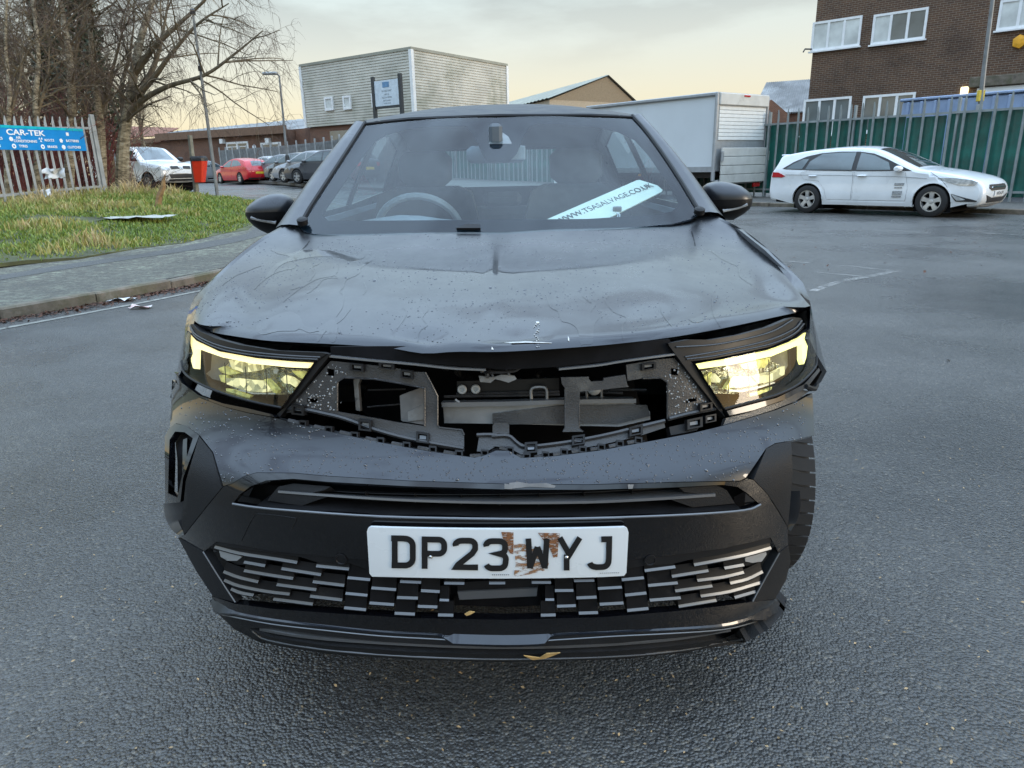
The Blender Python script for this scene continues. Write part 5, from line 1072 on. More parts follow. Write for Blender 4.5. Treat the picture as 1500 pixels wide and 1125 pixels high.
for x, y0, y1 in ((528, 712, 726), (603, 717, 731), (673, 719, 734), (732, 720, 735), (791, 720, 735), (859, 720, 734), (932, 716, 731)): bar('slot_rib', [(x, y0), (x+.1, y0+1), (x+.2, y0+2)], y1-y0-2, -.03, -.055, M_satin).data.materials[0]
for x, y0 in ((528, 731), (603, 737), (673, 740), (732, 742), (791, 741), (859, 740), (932, 736)): bar('slot_rib', [(x-1, y0+2), (x, y0+2), (x+1, y0+2)], 5, -.03, -.055, M_satin)
# tow cover, sensors
line('tow_cover_seam', [(355, 791), (372, 757), (384, 752.5), (428, 757.5), (434, 761), (428, 774)], .0011, M_satin, .0015)
for u, v in ((500, 818.5), (952, 820)):
    p = S(u, v, .0); n_ = Fn(p); mb = MB(); mb.lathe([(.013, -.004), (.013, .0035), (.0105, .004), (.0095, .002), (.0001, .0025)], p, n_, 18); mb.build('parking_sensor', M_satin, hero)
# ---- lower grille
gpl = [(318, 793), (345, 797), (400, 807), (480, 815), (560, 822), (740, 826), (900, 822), (985, 813), (1060, 803), (1128, 787), (1140, 809), (1101, 880), (985, 893), (740, 905), (480, 895), (345, 881), (300, 807)]
patch('grille_backing', gpl, M_bay, -.034, .008, 14); patch('grille_top_frame', [(313, 798), (320, 792), (345, 796), (400, 806), (480, 814), (560, 821), (740, 825), (900, 821), (985, 812), (1060, 802), (1130, 785), (1133, 795), (1060, 813), (1010, 821), (985, 827), (946, 829), (900, 838), (740, 841), (545, 838), (512, 826), (462, 824), (440, 817), (380, 808), (340, 803), (318, 799)], M_satin, -.002, .03, 9)
SL_ = [((314, 798.5), (350, 808), (395, 815), (435, 821.5), 4.6), ((357, 821), (388, 826.5), 4.4), ((357, 833.5), (395, 840), (429, 845), 4.4), ((412, 830.5), (470, 839.5), 4.4), ((463, 826.5), (511, 831.3), 4.4), ((327, 835), (350, 843.5), (378, 850), 4.4), ((328, 847.5), (350, 856), (390, 864), (424, 868), 4.4), ((405, 854), (463, 861.5), 4.4), ((458, 849.7), (504, 855.2), 4.4), ((509, 844), (542, 847), 4.2), ((338, 860.5), (352, 866), (371, 869.5), 4.4), ((400, 875.2), (458, 882.6), 4.4), ((454, 871), (501, 876.5), 4.4), ((506, 867), (538, 870), 4), ((544, 859), (580, 861.6), 4.2), ((504, 888), (536, 891), 4.2), ((541, 881), (577, 883.6), 4.2),
 ((586, 849.7), (616.7, 851), 4), ((622, 840), (647, 841), 2.5), ((650.7, 852), (680, 852.5), 4), ((716.5, 852), (740, 852), 4), ((779, 851), (807, 851), 4), ((841, 848.6), (870.6, 848), 4), ((876, 860), (911, 858), 4), ((616.7, 863), (644, 864.5), 4.2), ((813, 863), (840, 862.7), 4.2), ((581.5, 873), (612, 874), 4.4), ((644, 877), (657.5, 877.4), 3.5), ((799, 876.5), (811.7, 876.5), 3.5), ((844.6, 873.6), (874, 872.4), 4.4), ((612, 886), (640.5, 887), 4.2), ((816, 886), (843.5, 885), 4.2), ((878.6, 883), (913.5, 881), 4.4), ((578, 896), (607.6, 897.4), 4.4), ((641.6, 898.5), (664, 899), 4.4), ((792.4, 899), (814, 898.5), 4.4), ((848, 896), (876, 895), 4.4), ((548, 885), (577, 884.5), 0),
 ((1017, 825), (1055, 818), (1095, 810), (1130, 800), 4.6), ((1061.6, 830), (1090, 825), 4.4), ((984.5, 842), (1038, 833.6), 4.4), ((944.6, 833.6), (989.4, 828), 4.4), ((911, 847), (943.4, 844), 4.4), ((1021.8, 848), (1060, 843), (1090, 836), 4.4), ((1070, 852), (1095, 846), (1117.6, 835), 4.4), ((949.6, 855.5), (993, 851.5), 4.4), ((989.4, 863.4), (1043.7, 856), 4.4), ((1026.8, 871), (1070, 864), (1118, 850), 4.4), ((1076.5, 873), (1107.7, 864), 4.4), ((916, 869.6), (947, 866.4), 4.4), ((952, 877), (997.4, 873.4), 4.4), ((994.4, 886), (1049.7, 877), 4.4), ((919, 892), (950, 889), 4.4)]
for e in SL_:
    w = e[-1]; pts = list(e[:-1])
    if not w: continue
    P = cat(pts, 3) if len(pts) > 2 else [V(p) for p in resample([V((*p, 0)) for p in pts], 4)]
    Ln = math.hypot(pts[-1][0]-pts[0][0], pts[-1][1]-pts[0][1]); hh_ = 15 if Ln < 46 else 9
    mb = MB(); q = lambda dv, o: [S(p[0], p[1]+dv, o) for p in P]
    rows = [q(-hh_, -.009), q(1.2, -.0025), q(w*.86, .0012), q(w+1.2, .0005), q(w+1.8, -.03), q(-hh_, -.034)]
    for i in range(5): mb.loft([rows[i], rows[i+1]], mi=1 if i == 1 else 0)  # paler material on the ledge puts its sky reflection into the colour
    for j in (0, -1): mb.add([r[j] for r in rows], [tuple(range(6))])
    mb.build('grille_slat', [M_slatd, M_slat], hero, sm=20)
# radar cover hole in the centre of the grille
patch('radar_bracket', [(668, 864), (792, 858), (788, 876), (670, 887)], M_satin, -.024, .02, 8); patch('radar_bracket_face', [(669, 876.5), (788, 871), (787, 882.5), (672, 888)], M_slat, -.020, .01, 8)
# fog lamps
for pl, bz in (([(318, 806), (331, 805), (349, 812), (352, 818), (345, 823), (331, 823), (321, 817)], [(314, 802), (332, 801), (354, 811), (357, 822), (352, 832), (340, 832), (322, 822)]), ([(1093, 819), (1110, 810), (1124, 806), (1125, 814), (1118, 824), (1104, 826), (1094, 824)], [(1088, 823), (1108, 807), (1127, 802), (1129, 816), (1118, 830), (1100, 834), (1090, 830)])):
    fl = patch('fog_lamp', bz, M_satin, -.012, .03, 6); patch('lens', pl, M_alloy, -.004, .008, 4, parent=fl)
# ---- lower corners, painted bar and lip
patch('corner_trim', [(262, 787), (300, 809), (322, 845), (347, 882), (313, 873), (288, 835)], M_matte, .002, .02, 7); patch('corner_trim', [(1154, 798), (1140, 810), (1120, 845), (1101, 880), (1134, 877), (1150, 850), (1157, 822)], M_matte, .002, .02, 7)
for pts in ([(299, 807), (322, 844), (346, 881)], [(1140, 809), (1120, 845), (1101, 880)]): line('grille_edge', pts, .0018, M_slat, .003)
barp = [(312, 872), (345, 883), (400, 890), (480, 896), (600, 903.5), (740, 906), (880, 902.5), (985, 894), (1060, 886), (1101, 880), (1136, 877), (1144, 884), (1120, 896), (1060, 912), (980, 919), (900, 924), (810, 925.5), (803, 934), (790, 936), (665, 936), (653, 934), (646, 927), (560, 923.5), (480, 915), (400, 905), (345, 896), (318, 890)]
patch('painted_bar', barp, M_gloss, .004, .02, 7)
CH = [(314, 876), (322, 883), (346, 894), (400, 904.5), (480, 914), (560, 922), (640, 926), (655, 930), (740, 932), (800, 930), (814, 926), (900, 922), (980, 918), (1060, 911), (1105, 898), (1128, 884), (1138, 878)]
CP = resample(cat([(*p, 0) for p in CH], 4), 90); mb = MB(); rows = [[], [], [], []]
for p in CP:
    h = 2.6+6.5*ss((350-p.x)/30)*ss((p.x-312)/12)+6*ss((p.x-1095)/20)*ss((1140-p.x)/10)+6*ss((p.x-652)/10)*ss((806-p.x)/10)
    for r_, (dv, o) in zip(rows, ((-h, -.004), (h*.55, .004+.0016*h), (h*.55+2.5, .003+.0016*h), (h*.55+4, -.02))): r_.append(S(p.x, p.y+dv, o))
mb.loft(rows); mb.build('bar_chamfer', M_paint, hero, sm=30)
line('lip_highlight', [(330, 897), (400, 911), (480, 920.5), (560, 928.5), (640, 933), (740, 938), (820, 933.5), (900, 928.5), (980, 924), (1060, 917), (1115, 903)], .0016, M_slat, .008)
lipp = [(310, 878), (322, 891), (345, 899), (400, 908), (480, 917), (560, 925), (646, 929), (740, 938), (806, 928), (900, 925), (980, 920), (1060, 914), (1120, 898), (1142, 888), (1150, 874), (1146, 893), (1124, 918), (1085, 940), (1000, 953), (900, 962), (740, 966), (600, 962), (480, 954), (385, 939), (345, 918), (322, 896)]
ls = [(368, 917), (400, 917), (480, 929), (560, 937), (646, 942), (740, 945), (806, 943), (900, 939), (980, 932), (1040, 925), (1084, 915), (1078, 925), (1060, 932), (980, 943), (900, 950), (740, 955), (600, 951), (480, 942), (400, 930), (384, 925)]
patch('front_lip', lipp, M_matte, .006, .03, 7, [ls]); patch('lip_slot_backing', [(360, 912), (480, 925), (740, 940), (980, 928), (1092, 910), (1080, 932), (980, 950), (740, 962), (480, 949), (385, 932)], M_bay, -.03, .008, 14)
bar('lip_slat', [(381, 919), (440, 929), (520, 936.5), (640, 943), (740, 945.5), (860, 943), (980, 934), (1070, 920)], 4, .002, -.03, M_slat)
for x, y in ((505, 939), (590, 944.5), (664, 947), (730, 948.5), (795, 948), (867, 946)): bar('lip_rib', [(x-1, y-9), (x, y-9), (x+1, y-9)], 14, -.01, -.03, M_satin)
line('lip_edge_highlight', [(372, 921), (395, 934), (480, 948), (600, 957.5), (740, 961.5), (900, 957.5), (1000, 948), (1085, 933)], .0022, M_slat, .006)  # pale tube drawn as the highlight on the bottom edge
# ---- side vents
patch('vent_frame', [(243, 640), (249, 629), (258, 621), (275, 625), (293, 639), (282, 668), (270, 700), (266, 735), (244, 737)], M_gloss, .003, .015, 6, [[(250, 645), (258, 633), (272, 634), (284, 643), (272, 680), (262, 728), (248, 722)]])
patch('vent_hollow', [(246, 640), (257, 625), (292, 638), (280, 680), (268, 735), (247, 730)], M_bay, -.02, .01, 6); patch('vent_blade', [(262, 640), (268, 638), (266, 700), (262, 720), (259, 690)], M_gloss, -.012, .02, 6)
patch('vent_fin', [(293, 640), (312, 664), (326, 714), (300, 746), (271, 783), (268, 765), (274, 705)], M_matte, .003, .02, 6)
for nm_, A_, B_ in (('corner_fin', [(243, 737), (246, 757), (255, 774), (267, 784)], [(261, 735), (264.5, 750), (267, 766), (268.5, 782)]), ('corner_fin', [(1168, 718), (1169, 740), (1164, 760), (1155, 776)], [(1156, 722), (1155, 742), (1154, 760), (1153, 774)])):
    mb = MB(); mb.loft([[S(p[0], p[1], .002) for p in cat(A_, 4)], [S(p[0], p[1], .006) for p in cat(A_, 4)], [S(p[0], p[1], -.004) for p in cat([tuple((V(a)+V(b))/2) for a, b in zip(A_, B_)], 4)], [S(p[0], p[1], -.03) for p in cat(B_, 4)]]); mb.build(nm_, M_paint, hero)
patch('vent_fin', [(1103, 702), (1122, 658), (1136, 650.5), (1158, 647), (1160, 690), (1156, 740), (1153, 771), (1140, 748), (1122, 721)], M_matte, .002, .02, 6)
# ---- headlights
HLL = [(273, 484), (286, 498.7), (320, 514.7), (364.6, 522.7), (418, 527), (460.6, 529), (412.6, 597), (382, 591), (347, 582), (311, 570), (284.5, 557), (270, 545), (266.7, 529), (269, 502)]
HLR = [(1020, 533), (1046.7, 528), (1091, 519), (1135.5, 509), (1169, 494.5), (1186.7, 481), (1193, 501), (1195.5, 523), (1193, 539), (1169, 563), (1135.5, 579), (1091, 591), (1061, 599)]
M_lens = glassmat('clear_lens', (.93, .95, .93)); M_drl = pm('daylight_strip', (.9, .85, .6), .4, emit=(1, .80, .36), es=.62, var=.02); M_drl2 = pm('daylight_strip_yellow', (.85, .85, .4), .4, emit=(.88, .82, .28), es=.75, var=.02)
M_beam = pm('lit_reflector', (.35, .33, .2), .2, emit=(1, .92, .48), es=.55, var=.3, scale=40)
def facets(m, hi, sc_=85):
    t = m.node_tree; b = t.nodes['Principled BSDF']; v = t.nodes.new('ShaderNodeTexVoronoi'); v.inputs['Scale'].default_value = sc_; c = t.nodes.new('ShaderNodeTexCoord'); t.links.new(c.outputs['Object'], v.inputs[0]); s_ = t.nodes.new('ShaderNodeSeparateColor'); t.links.new(v.outputs['Color'], s_.inputs[0]); q = t.nodes.new('ShaderNodeMapRange'); q.inputs[1].default_value = .1; q.inputs[3].default_value = hi*.12; q.inputs[4].default_value = hi; t.links.new(s_.outputs[0], q.inputs[0]); t.links.new(q.outputs[0], b.inputs['Emission Strength'])
facets(M_beam, .40, 60); M_beam2 = pm('lit_reflector_soft', (.6, .6, .25), .2, metal=.5, emit=(.75, .72, .2), es=.11, var=.6, scale=60); facets(M_beam2, .14, 120); M_refl = pm('lamp_chrome', (.24, .24, .2), .12, metal=.95, var=.6, scale=35, bump=.9, bscale=55)
def headlamp(outline, drl, shapes, bezel):
    h = patch('headlight', outline, M_bay, -.05, .01, 9)
    c = V((sum(p[0] for p in outline)/len(outline), sum(p[1] for p in outline)/len(outline)))
    mb = MB(); n = len(outline); O = []
    for i in range(n): O += [V(outline[i]).lerp(V(outline[(i+1) % n]), k/3) for k in range(3)]
    mb.loft([[S(p.x, p.y, -.002) for p in O+O[:1]], [S(p.x, p.y, -.05) for p in O+O[:1]]]); mb.build('housing', M_satin, h)
    for nm, pl, m_, of, th in shapes: patch(nm, pl, m_, of, th, 5, parent=h, sm=20)
    patch('light_strip', drl[0], drl[1], -.010, .012, 5, parent=h)
    patch('lens', outline, M_lens, .001, .0025, 7, parent=h)
    for u_ in range(int(min(p[0] for p in outline))+22, int(max(p[0] for p in outline))-20, 31):
        v0 = [v for v in range(470, 620) if inpoly((u_, v), outline)]
        if len(v0) > 24: line('optic_rib', [(u_, v0[16]), (u_+1.5, (v0[16]+v0[-6])/2), (u_+2, v0[-6])], .0011, M_satin, -.017, parent=h, n=4, k=2)
    for pts in bezel: line('lens_seal', pts, .003, M_satin, .001, parent=h)
    return h
z5 = lambda pts: [(240+x/5.62, 440+y/5.62) for x, y in pts]; z45 = lambda pts: [(980+x/4.5, 450+y/4.5) for x, y in pts]
headlamp(HLL, (z5([(188, 268), (260, 345), (450, 428), (700, 478), (1000, 508), (1190, 520), (1165, 560), (1000, 553), (700, 522), (450, 468), (310, 418), (240, 392), (226, 400), (224, 480), (222, 560), (205, 555), (190, 500), (180, 400)]), M_drl),
 [('reflector_bowl', z5([(330, 560), (440, 470), (720, 540), (900, 570), (1120, 590), (1090, 660), (1000, 780), (880, 790), (660, 790), (450, 740), (330, 650)]), M_refl, -.042, .006),
  ('upper_beam', z5([(440, 485), (520, 500), (620, 515), (712, 530), (716, 570), (640, 590), (560, 592), (470, 560)]), M_beam, -.028, .01), ('upper_beam_side', z5([(345, 555), (400, 535), (438, 560), (520, 600), (440, 612), (370, 590)]), M_beam2, -.03, .01),
  ('main_beam', z5([(430, 640), (520, 640), (620, 655), (760, 668), (800, 700), (850, 745), (760, 762), (660, 756), (560, 735), (440, 690)]), M_beam, -.024, .01), ('main_beam_side', z5([(350, 610), (400, 610), (432, 640), (436, 690), (370, 665)]), M_beam2, -.03, .01),
  ('inner_blade', z5([(770, 655), (800, 650), (890, 745), (880, 772), (850, 765)]), M_beam2, -.02, .012), ('chrome_edge', z5([(560, 735), (680, 765), (870, 768), (872, 778), (680, 776), (555, 745)]), M_alloy, -.018, .01), ('low_reflector', z5([(445, 725), (520, 740), (660, 790), (640, 810), (520, 780), (450, 752)]), M_beam2, -.02, .008),
  ('corner_beam', z5([(905, 655), (950, 620), (1000, 640), (1058, 680), (1030, 722), (990, 695), (940, 690)]), M_beam, -.022, .01), ('corner_prism', z5([(850, 580), (870, 560), (895, 575), (880, 610), (850, 605)]), M_alloy, -.02, .01), ('corner_reflector', z5([(980, 590), (1030, 590), (1140, 600), (1090, 660), (1040, 640)]), M_beam2, -.03, .008), ('inner_wall', z5([(240, 410), (330, 440), (430, 470), (340, 540), (330, 660), (250, 640), (190, 590), (230, 560)]), M_bare, -.044, .004)],
 [HLL[6:13]])
headlamp(HLR, (z45([(195, 378), (300, 360), (400, 345), (550, 315), (700, 280), (850, 222), (935, 160), (945, 230), (932, 330), (917, 372), (905, 340), (905, 240), (860, 255), (700, 322), (550, 355), (400, 385), (205, 410)]), M_drl2),
 [('reflector_bowl', z45([(290, 430), (400, 400), (560, 385), (740, 325), (840, 370), (830, 440), (700, 530), (520, 580), (380, 580), (330, 500)]), M_refl, -.042, .006),
  ('upper_beam', z45([(530, 380), (620, 355), (740, 325), (735, 355), (700, 395), (620, 410), (550, 402)]), M_beam2, -.028, .01), ('main_beam', z45([(600, 455), (680, 430), (760, 420), (830, 380), (825, 440), (740, 490), (650, 505)]), M_beam, -.024, .01), ('main_beam_low', z45([(430, 540), (480, 460), (590, 455), (640, 510), (540, 530)]), M_beam2, -.026, .01),
  ('chrome_edge', z45([(415, 545), (520, 550), (650, 520), (740, 492), (745, 500), (650, 532), (520, 562), (420, 560)]), M_alloy, -.018, .01), ('low_reflector', z45([(570, 575), (680, 545), (730, 525), (725, 545), (640, 580), (575, 592)]), M_beam2, -.02, .008), ('inner_blade', z45([(410, 545), (465, 455), (490, 460), (440, 545)]), M_beam2, -.02, .012),
  ('corner_beam', z45([(325, 470), (345, 440), (385, 480), (375, 500), (340, 500)]), M_beam, -.022, .01), ('corner_reflector', z45([(285, 470), (340, 430), (330, 520), (300, 510)]), M_beam2, -.03, .008), ('corner_prism', z45([(395, 405), (420, 392), (440, 405), (410, 422)]), M_alloy, -.02, .01), ('inner_wall', z45([(750, 330), (900, 260), (905, 370), (870, 430), (830, 460), (840, 370)]), M_bare, -.044, .004)],
 [HLR[7:13]])
# trims between lamp and bonnet, diagonal posts
patch('lamp_top_trim', z5([(196, 195), (210, 190), (260, 245), (400, 310), (600, 365), (900, 415), (1290, 432), (1330, 442), (1245, 498), (1000, 486), (700, 460), (450, 414), (262, 325), (190, 248)]), M_satin, -.006, .02, 7)
for pts in ([(200, 210), (262, 290), (450, 375), (700, 425), (1000, 455), (1280, 470)], [(205, 230), (262, 310), (450, 398), (700, 448), (1000, 475), (1260, 488)]): line('trim_bead', z5(pts), .0022, M_wetplas, -.004)
patch('lamp_top_trim', z45([(10, 240), (150, 215), (300, 215), (500, 180), (700, 125), (850, 60), (905, 65), (925, 130), (845, 195), (700, 258), (500, 302), (300, 342), (130, 362)]), M_satin, -.012, .02, 7)
for pts in ([(130, 345), (300, 325), (500, 285), (700, 240), (845, 175), (915, 105)], [(120, 330), (300, 300), (500, 262), (700, 210), (850, 140), (900, 85)], [(60, 265), (300, 250), (500, 215), (700, 160), (840, 80)]): line('trim_bead', z45(pts), .0022, M_wetplas, -.009)
patch('lamp_post', z5([(1245, 498), (1330, 442), (1350, 452), (960, 925), (930, 962), (900, 945), (972, 882)]), M_satin, -.010, .02, 6); patch('lamp_post', [(982, 505), (995, 507), (1020, 535), (1062, 600), (1066, 610), (1056, 600), (1012, 545)], M_satin, -.010, .02, 6)
# ---- grille carrier (left, right, broken post and lower flange)
zl = lambda pts: [(400+x/4.41, 500+y/4.41) for x, y in pts]; zr = lambda pts: [(720+x/4.41, 500+y/4.41) for x, y in pts]
CO = -.022
clp = lambda x, y, w, h: [(x, y), (x+w, y+h*.12), (x+w, y+h*1.1), (x, y+h)]
lh = [(385, 462), (385, 272), (432, 240), (640, 252), (810, 280), (935, 304), (968, 312), (968, 552), (800, 532), (530, 488), (400, 468)]
notl = [clp(482, 150, 88, 42), clp(680, 150, 90, 28), clp(815, 182, 78, 52)]
patch('grille_carrier', zl([(340, 132), (470, 145), (660, 165), (800, 185), (900, 205), (970, 208), (1010, 280), (1052, 362), (1052, 545), (1070, 560), (1215, 572), (1228, 600), (1228, 690), (1080, 668), (850, 628), (640, 578), (440, 512), (300, 478), (180, 452), (40, 470), (60, 440)]), M_wetplas, CO, .006, 5, [zl(lh), zl(clp(316, 182, 48, 46)), zl(clp(182, 374, 72, 30)), *[zl(q) for q in notl], zl(clp(104, 420, 70, 44)), zl(clp(548, 515, 68, 44)), zl(clp(926, 592, 68, 42))], sm=25)
patch('grille_carrier', zr([(890, 158), (1100, 122), (1212, 112), (1300, 200), (1490, 438), (1450, 452), (1300, 480), (1172, 512), (1165, 500), (1165, 272), (1120, 242), (1000, 246), (900, 262)]), M_wetplas, CO, .006, 5, [zr(clp(1190, 178, 46, 44)), zr([(1290, 385), (1362, 368), (1362, 392), (1290, 408)]), zr([(985, 160), (1075, 146), (1075, 186), (985, 196)]), zr([(1370, 418), (1440, 402), (1440, 440), (1370, 455)])], sm=25)
patch('broken_post', zr([(455, 240), (640, 236), (640, 250), (655, 268), (735, 262), (738, 244), (880, 222), (895, 290), (905, 300), (700, 322), (580, 332), (574, 560), (600, 578), (470, 580), (485, 555), (485, 312), (462, 285)]), M_wetplas, CO+.004, .007, 5, sm=25)
flz = [(0, 596), (110, 592), (170, 632), (220, 655), (400, 640), (600, 612), (800, 575), (1000, 530), (1140, 502), (1148, 548), (1000, 590), (880, 618), (700, 652), (500, 682), (300, 708), (190, 706), (110, 668), (0, 660)]
patch('lower_flange', zr(flz)+zl([(1430, 664), (1380, 690), (1312, 690), (1330, 590), (1400, 592)]), M_wetplas, CO, .006, 5, [zr(clp(225, 655, 66, 38)), zr([(532, 618), (604, 606), (604, 650), (532, 660)]), zr([(905, 562), (985, 548), (985, 596), (905, 606)])], sm=25)
patch('centre_tab', zr([(5, 590), (5, 548), (20, 532), (98, 530), (114, 545), (114, 592)]), M_wetplas, CO+.002, .006, 5)
# rim ridges, clips and pins along the flange
for q in (zl([(60, 438), (180, 450), (300, 474), (440, 506), (640, 570), (850, 618), (1080, 655), (1226, 676)]), zr([(0, 606), (108, 604), (165, 642), (222, 664), (400, 650), (600, 622), (800, 586), (1000, 543), (1142, 512)]), zr([(1172, 500), (1300, 470), (1480, 436)]), zl([(1312, 600), (1400, 598), (1450, 602)])): line('flange_ridge', q, .0045, M_wetplas, CO+.003)
for q in (zl([(385, 462), (385, 272), (432, 240), (640, 252), (810, 280), (968, 312), (968, 552)]), zl([(970, 208), (1010, 280), (1052, 362), (1052, 545), (1070, 560), (1215, 572), (1228, 600)]), zr([(485, 312), (485, 555), (470, 580)]), zr([(574, 332), (574, 560), (600, 578)]), zr([(1165, 500), (1165, 272), (1120, 242), (1000, 246)])): line('carrier_rim', q, .0022, M_slat if False else M_wetplas, CO+.001, k=1)
def clip(u, v, w, h, sl=.12):
    """moulded retaining clip: frame, dark window and bright tongue"""
    mb = MB(); fr = [(u, v), (u+w, v+w*sl), (u+w, v+h+w*sl), (u, v+h)]; inn = [(u+w*.16, v+h*.2+w*sl*.16), (u+w*.84, v+h*.2+w*sl*.84), (u+w*.84, v+h*.85+w*sl*.84), (u+w*.16, v+h*.85+w*sl*.16)]
    mb.sheet(fr, FS(CO+.012), .016, 4, [inn]); c = mb.build('clip', M_satin, hero, sm=20); mb = MB(); mb.sheet([(u+w*.24, v+h*.3+w*sl*.3), (u+w*.76, v+h*.3+w*sl*.7), (u+w*.76, v+h*.62+w*sl*.7), (u+w*.24, v+h*.62+w*sl*.3)], FS(CO+.006), .006, 4); mb.build('tongue', M_slat, c, sm=20)
for (x, y, w, h) in ((100, 412, 80, 62), (540, 506, 82, 66), (918, 580, 82, 64), (482, 142, 90, 50), (672, 142, 100, 34), (815, 186, 80, 54)): clip(400+x/4.41, 500+y/4.41, w/4.41, h/4.41)
for (x, y, w, h, s_) in ((215, 645, 82, 66, -.06), (524, 606, 84, 58, -.14), (900, 552, 88, 56, -.2), (984, 150, 92, 44, -.16), (1366, 410, 80, 44, -.2)): clip(720+x/4.41, 500+y/4.41, w/4.41, h/4.41, s_)
for q in (zl([(20, 492), (140, 520), (300, 556), (460, 590), (640, 630), (820, 662), (1000, 690), (1200, 722), (1320, 738), (1360, 720), (1430, 684)]), zr([(0, 684), (60, 678), (105, 690), (180, 742), (300, 738), (500, 706), (700, 682), (900, 645), (1000, 628)])):
    P = resample([V((*p, 0)) for p in q], 60); mb = MB(); mb.loft([[S(p.x, p.y, CO+.01) for p in P], [S(p.x, p.y+4, CO+.016) for p in P], [S(p.x, p.y+7, -.004) for p in P], [S(p.x, p.y+8, -.03) for p in P]]); mb.build('bumper_rail', M_satin, hero)
    for k in range(3, 58, 7):
        a = P[k]; b = P[min(59, k+3)]; mb = MB(); mb.tube([S(a.x, a.y+1, CO+.016), S(b.x, b.y+1, CO+.016)], .0052, 8); mb.build('rail_pin', M_wetplas, hero)
        c_ = P[min(59, k+4)]; mb = MB(); mb.sheet([(c_.x-5, c_.y-5), (c_.x+6, c_.y-4), (c_.x+6, c_.y+6), (c_.x-5, c_.y+5)], FS(CO+.022), .012, 4, [[(c_.x-3, c_.y-2), (c_.x+4, c_.y-1.5), (c_.x+4, c_.y+4), (c_.x-3, c_.y+3)]]); mb.build('rail_clip', M_satin, hero, sm=20)
patch('torn_flange', zr([(1175, 545), (1300, 520), (1370, 500), (1385, 530), (1360, 560), (1280, 575), (1185, 590)]), M_satin, CO, .02, 5)
for x, y, w, h in ((1280, 505, 100, 60), (1400, 480, 70, 45)): clip(720+x/4.41, 500+y/4.41, w/4.41, h/4.41, -.2)
# ---- behind the opening
patch('inner_void', [(396, 610), (470, 515), (560, 508), (740, 515), (900, 500), (1000, 500), (1070, 615), (985, 645), (760, 672), (700, 672), (560, 650)], M_bay, -.36, .01, 24)
def inner(name, poly, mat, off, thick, grid=10, **k): return patch(name, poly, mat, off, thick, grid, **k)
inner('crash_beam', zl([(1060, 448), (1520, 440)])+zr([(300, 428), (760, 412), (1010, 412), (1010, 436), (1130, 470), (1130, 505), (900, 540), (600, 545), (0, 545)])+zl([(1070, 545)]), M_alum, -.09, .03)
inner('beam_edge', zl([(1056, 436), (1500, 430)])+zr([(480, 418), (1012, 404), (1012, 430), (480, 443)])+zl([(1500, 458), (1060, 464)]), M_slat, -.075, .03); inner('absorber', zr([(480, 455), (800, 448), (1100, 440), (1120, 490), (900, 528), (575, 538), (0, 548), (0, 500)]), M_wetplas, -.082, .01)
inner('upper_panel', zl([(1150, 305), (1500, 296)])+zr([(480, 280), (480, 400), (0, 420)])+zl([(1150, 420)]), M_satin, -.12, .02)
for z_ in (zl([(1150, 385), (1500, 380)])+zr([(480, 372)]), zl([(1060, 410), (1500, 405)])+zr([(480, 396)]), zr([(800, 352), (1130, 356)]), zr([(590, 375), (950, 382)])): line('panel_rib', z_, .003, M_wetplas, -.11)
for u, v in ((670.5, 580), (692.5, 579.5)):
    p = S(u, v, -.105); mb = MB(); mb.lathe([(.0105, 0), (.0105, .004), (.009, .006), (.005, .006), (.005, .002), (.0001, .002)], p, Fn(p), 16); mb.build('washer', M_galv, hero)
p = S(885, 576.5, -.1); MB().lathe([(.014, 0), (.016, .004), (.009, .01), (.0001, .012)], p, Fn(p), 14).build('bolt', M_galv, hero)
line('wire_loop', zr([(270, 422), (268, 360), (290, 336), (355, 334), (380, 355), (382, 422)]), .0035, M_alum, -.095)
for x in (672, 782): line('wire_stay', zr([(x, 330), (x, 370), (x+2, 412)]), .003, M_alum, -.1)
inner('duct_panel', zl([(780, 372), (850, 345), (962, 308), (962, 550), (800, 530), (790, 525)]), M_bare, -.05, .01, 6); inner('duct_label', zl([(838, 480), (960, 430), (960, 520), (840, 530)]), M_alum, -.047, .004, 6)
inner('lamp_bracket', zl([(445, 268), (500, 248), (480, 300), (495, 478), (465, 472)]), M_alum, -.06, .012, 5); line('duct_rib', zl([(500, 352), (780, 348)]), .002, M_wetplas, -.1); line('duct_rib', zl([(500, 470), (780, 455)]), .002, M_wetplas, -.1)
line('carrier_bolt', zl([(1150, 420), (1180, 440)]), .004, M_alum, -.08)
# bonnet seal bars and latch
bar('seal_bar', zl([(345, 92), (600, 118), (900, 145), (1150, 172), (1372, 182)]), 3.2, -.012, -.06, M_slat); bar('seal_bar', zr([(440, 178), (700, 152), (860, 126), (1210, 78)]), 3, -.012, -.06, M_slat)
inner('slam_panel', zl([(340, 40), (1500, 30)])+zr([(300, 50), (800, 10), (1180, -10), (1215, 80), (860, 122), (440, 172), (100, 190)])+zl([(1372, 180), (900, 142), (345, 90)]), M_bay, -.02, .02, 10)
rn = random.Random(4); lt = inner('bonnet_latch', zr([(-90, 240), (10, 250), (60, 232), (150, 240), (165, 262), (110, 285), (60, 270), (20, 262), (-10, 286), (-80, 280)]), M_alum, -.045, .015, 4)
inner('latch_plate', zr([(-110, 110), (30, 100), (120, 120), (160, 170), (120, 215), (20, 205), (-20, 190), (-80, 150)]), M_satin, -.06, .02, 5, parent=lt)
for k in range(14): a = (716+rn.uniform(-18, 28), 520+rn.uniform(0, 30)); mb = MB(); mb.tube([S(a[0], a[1], -.05), S(a[0]+rn.uniform(-9, 9), a[1]+rn.uniform(2, 9), -.035)], rn.uniform(.002, .005), 6); mb.build('latch_piece', M_alum if k % 2 else M_satin, lt)
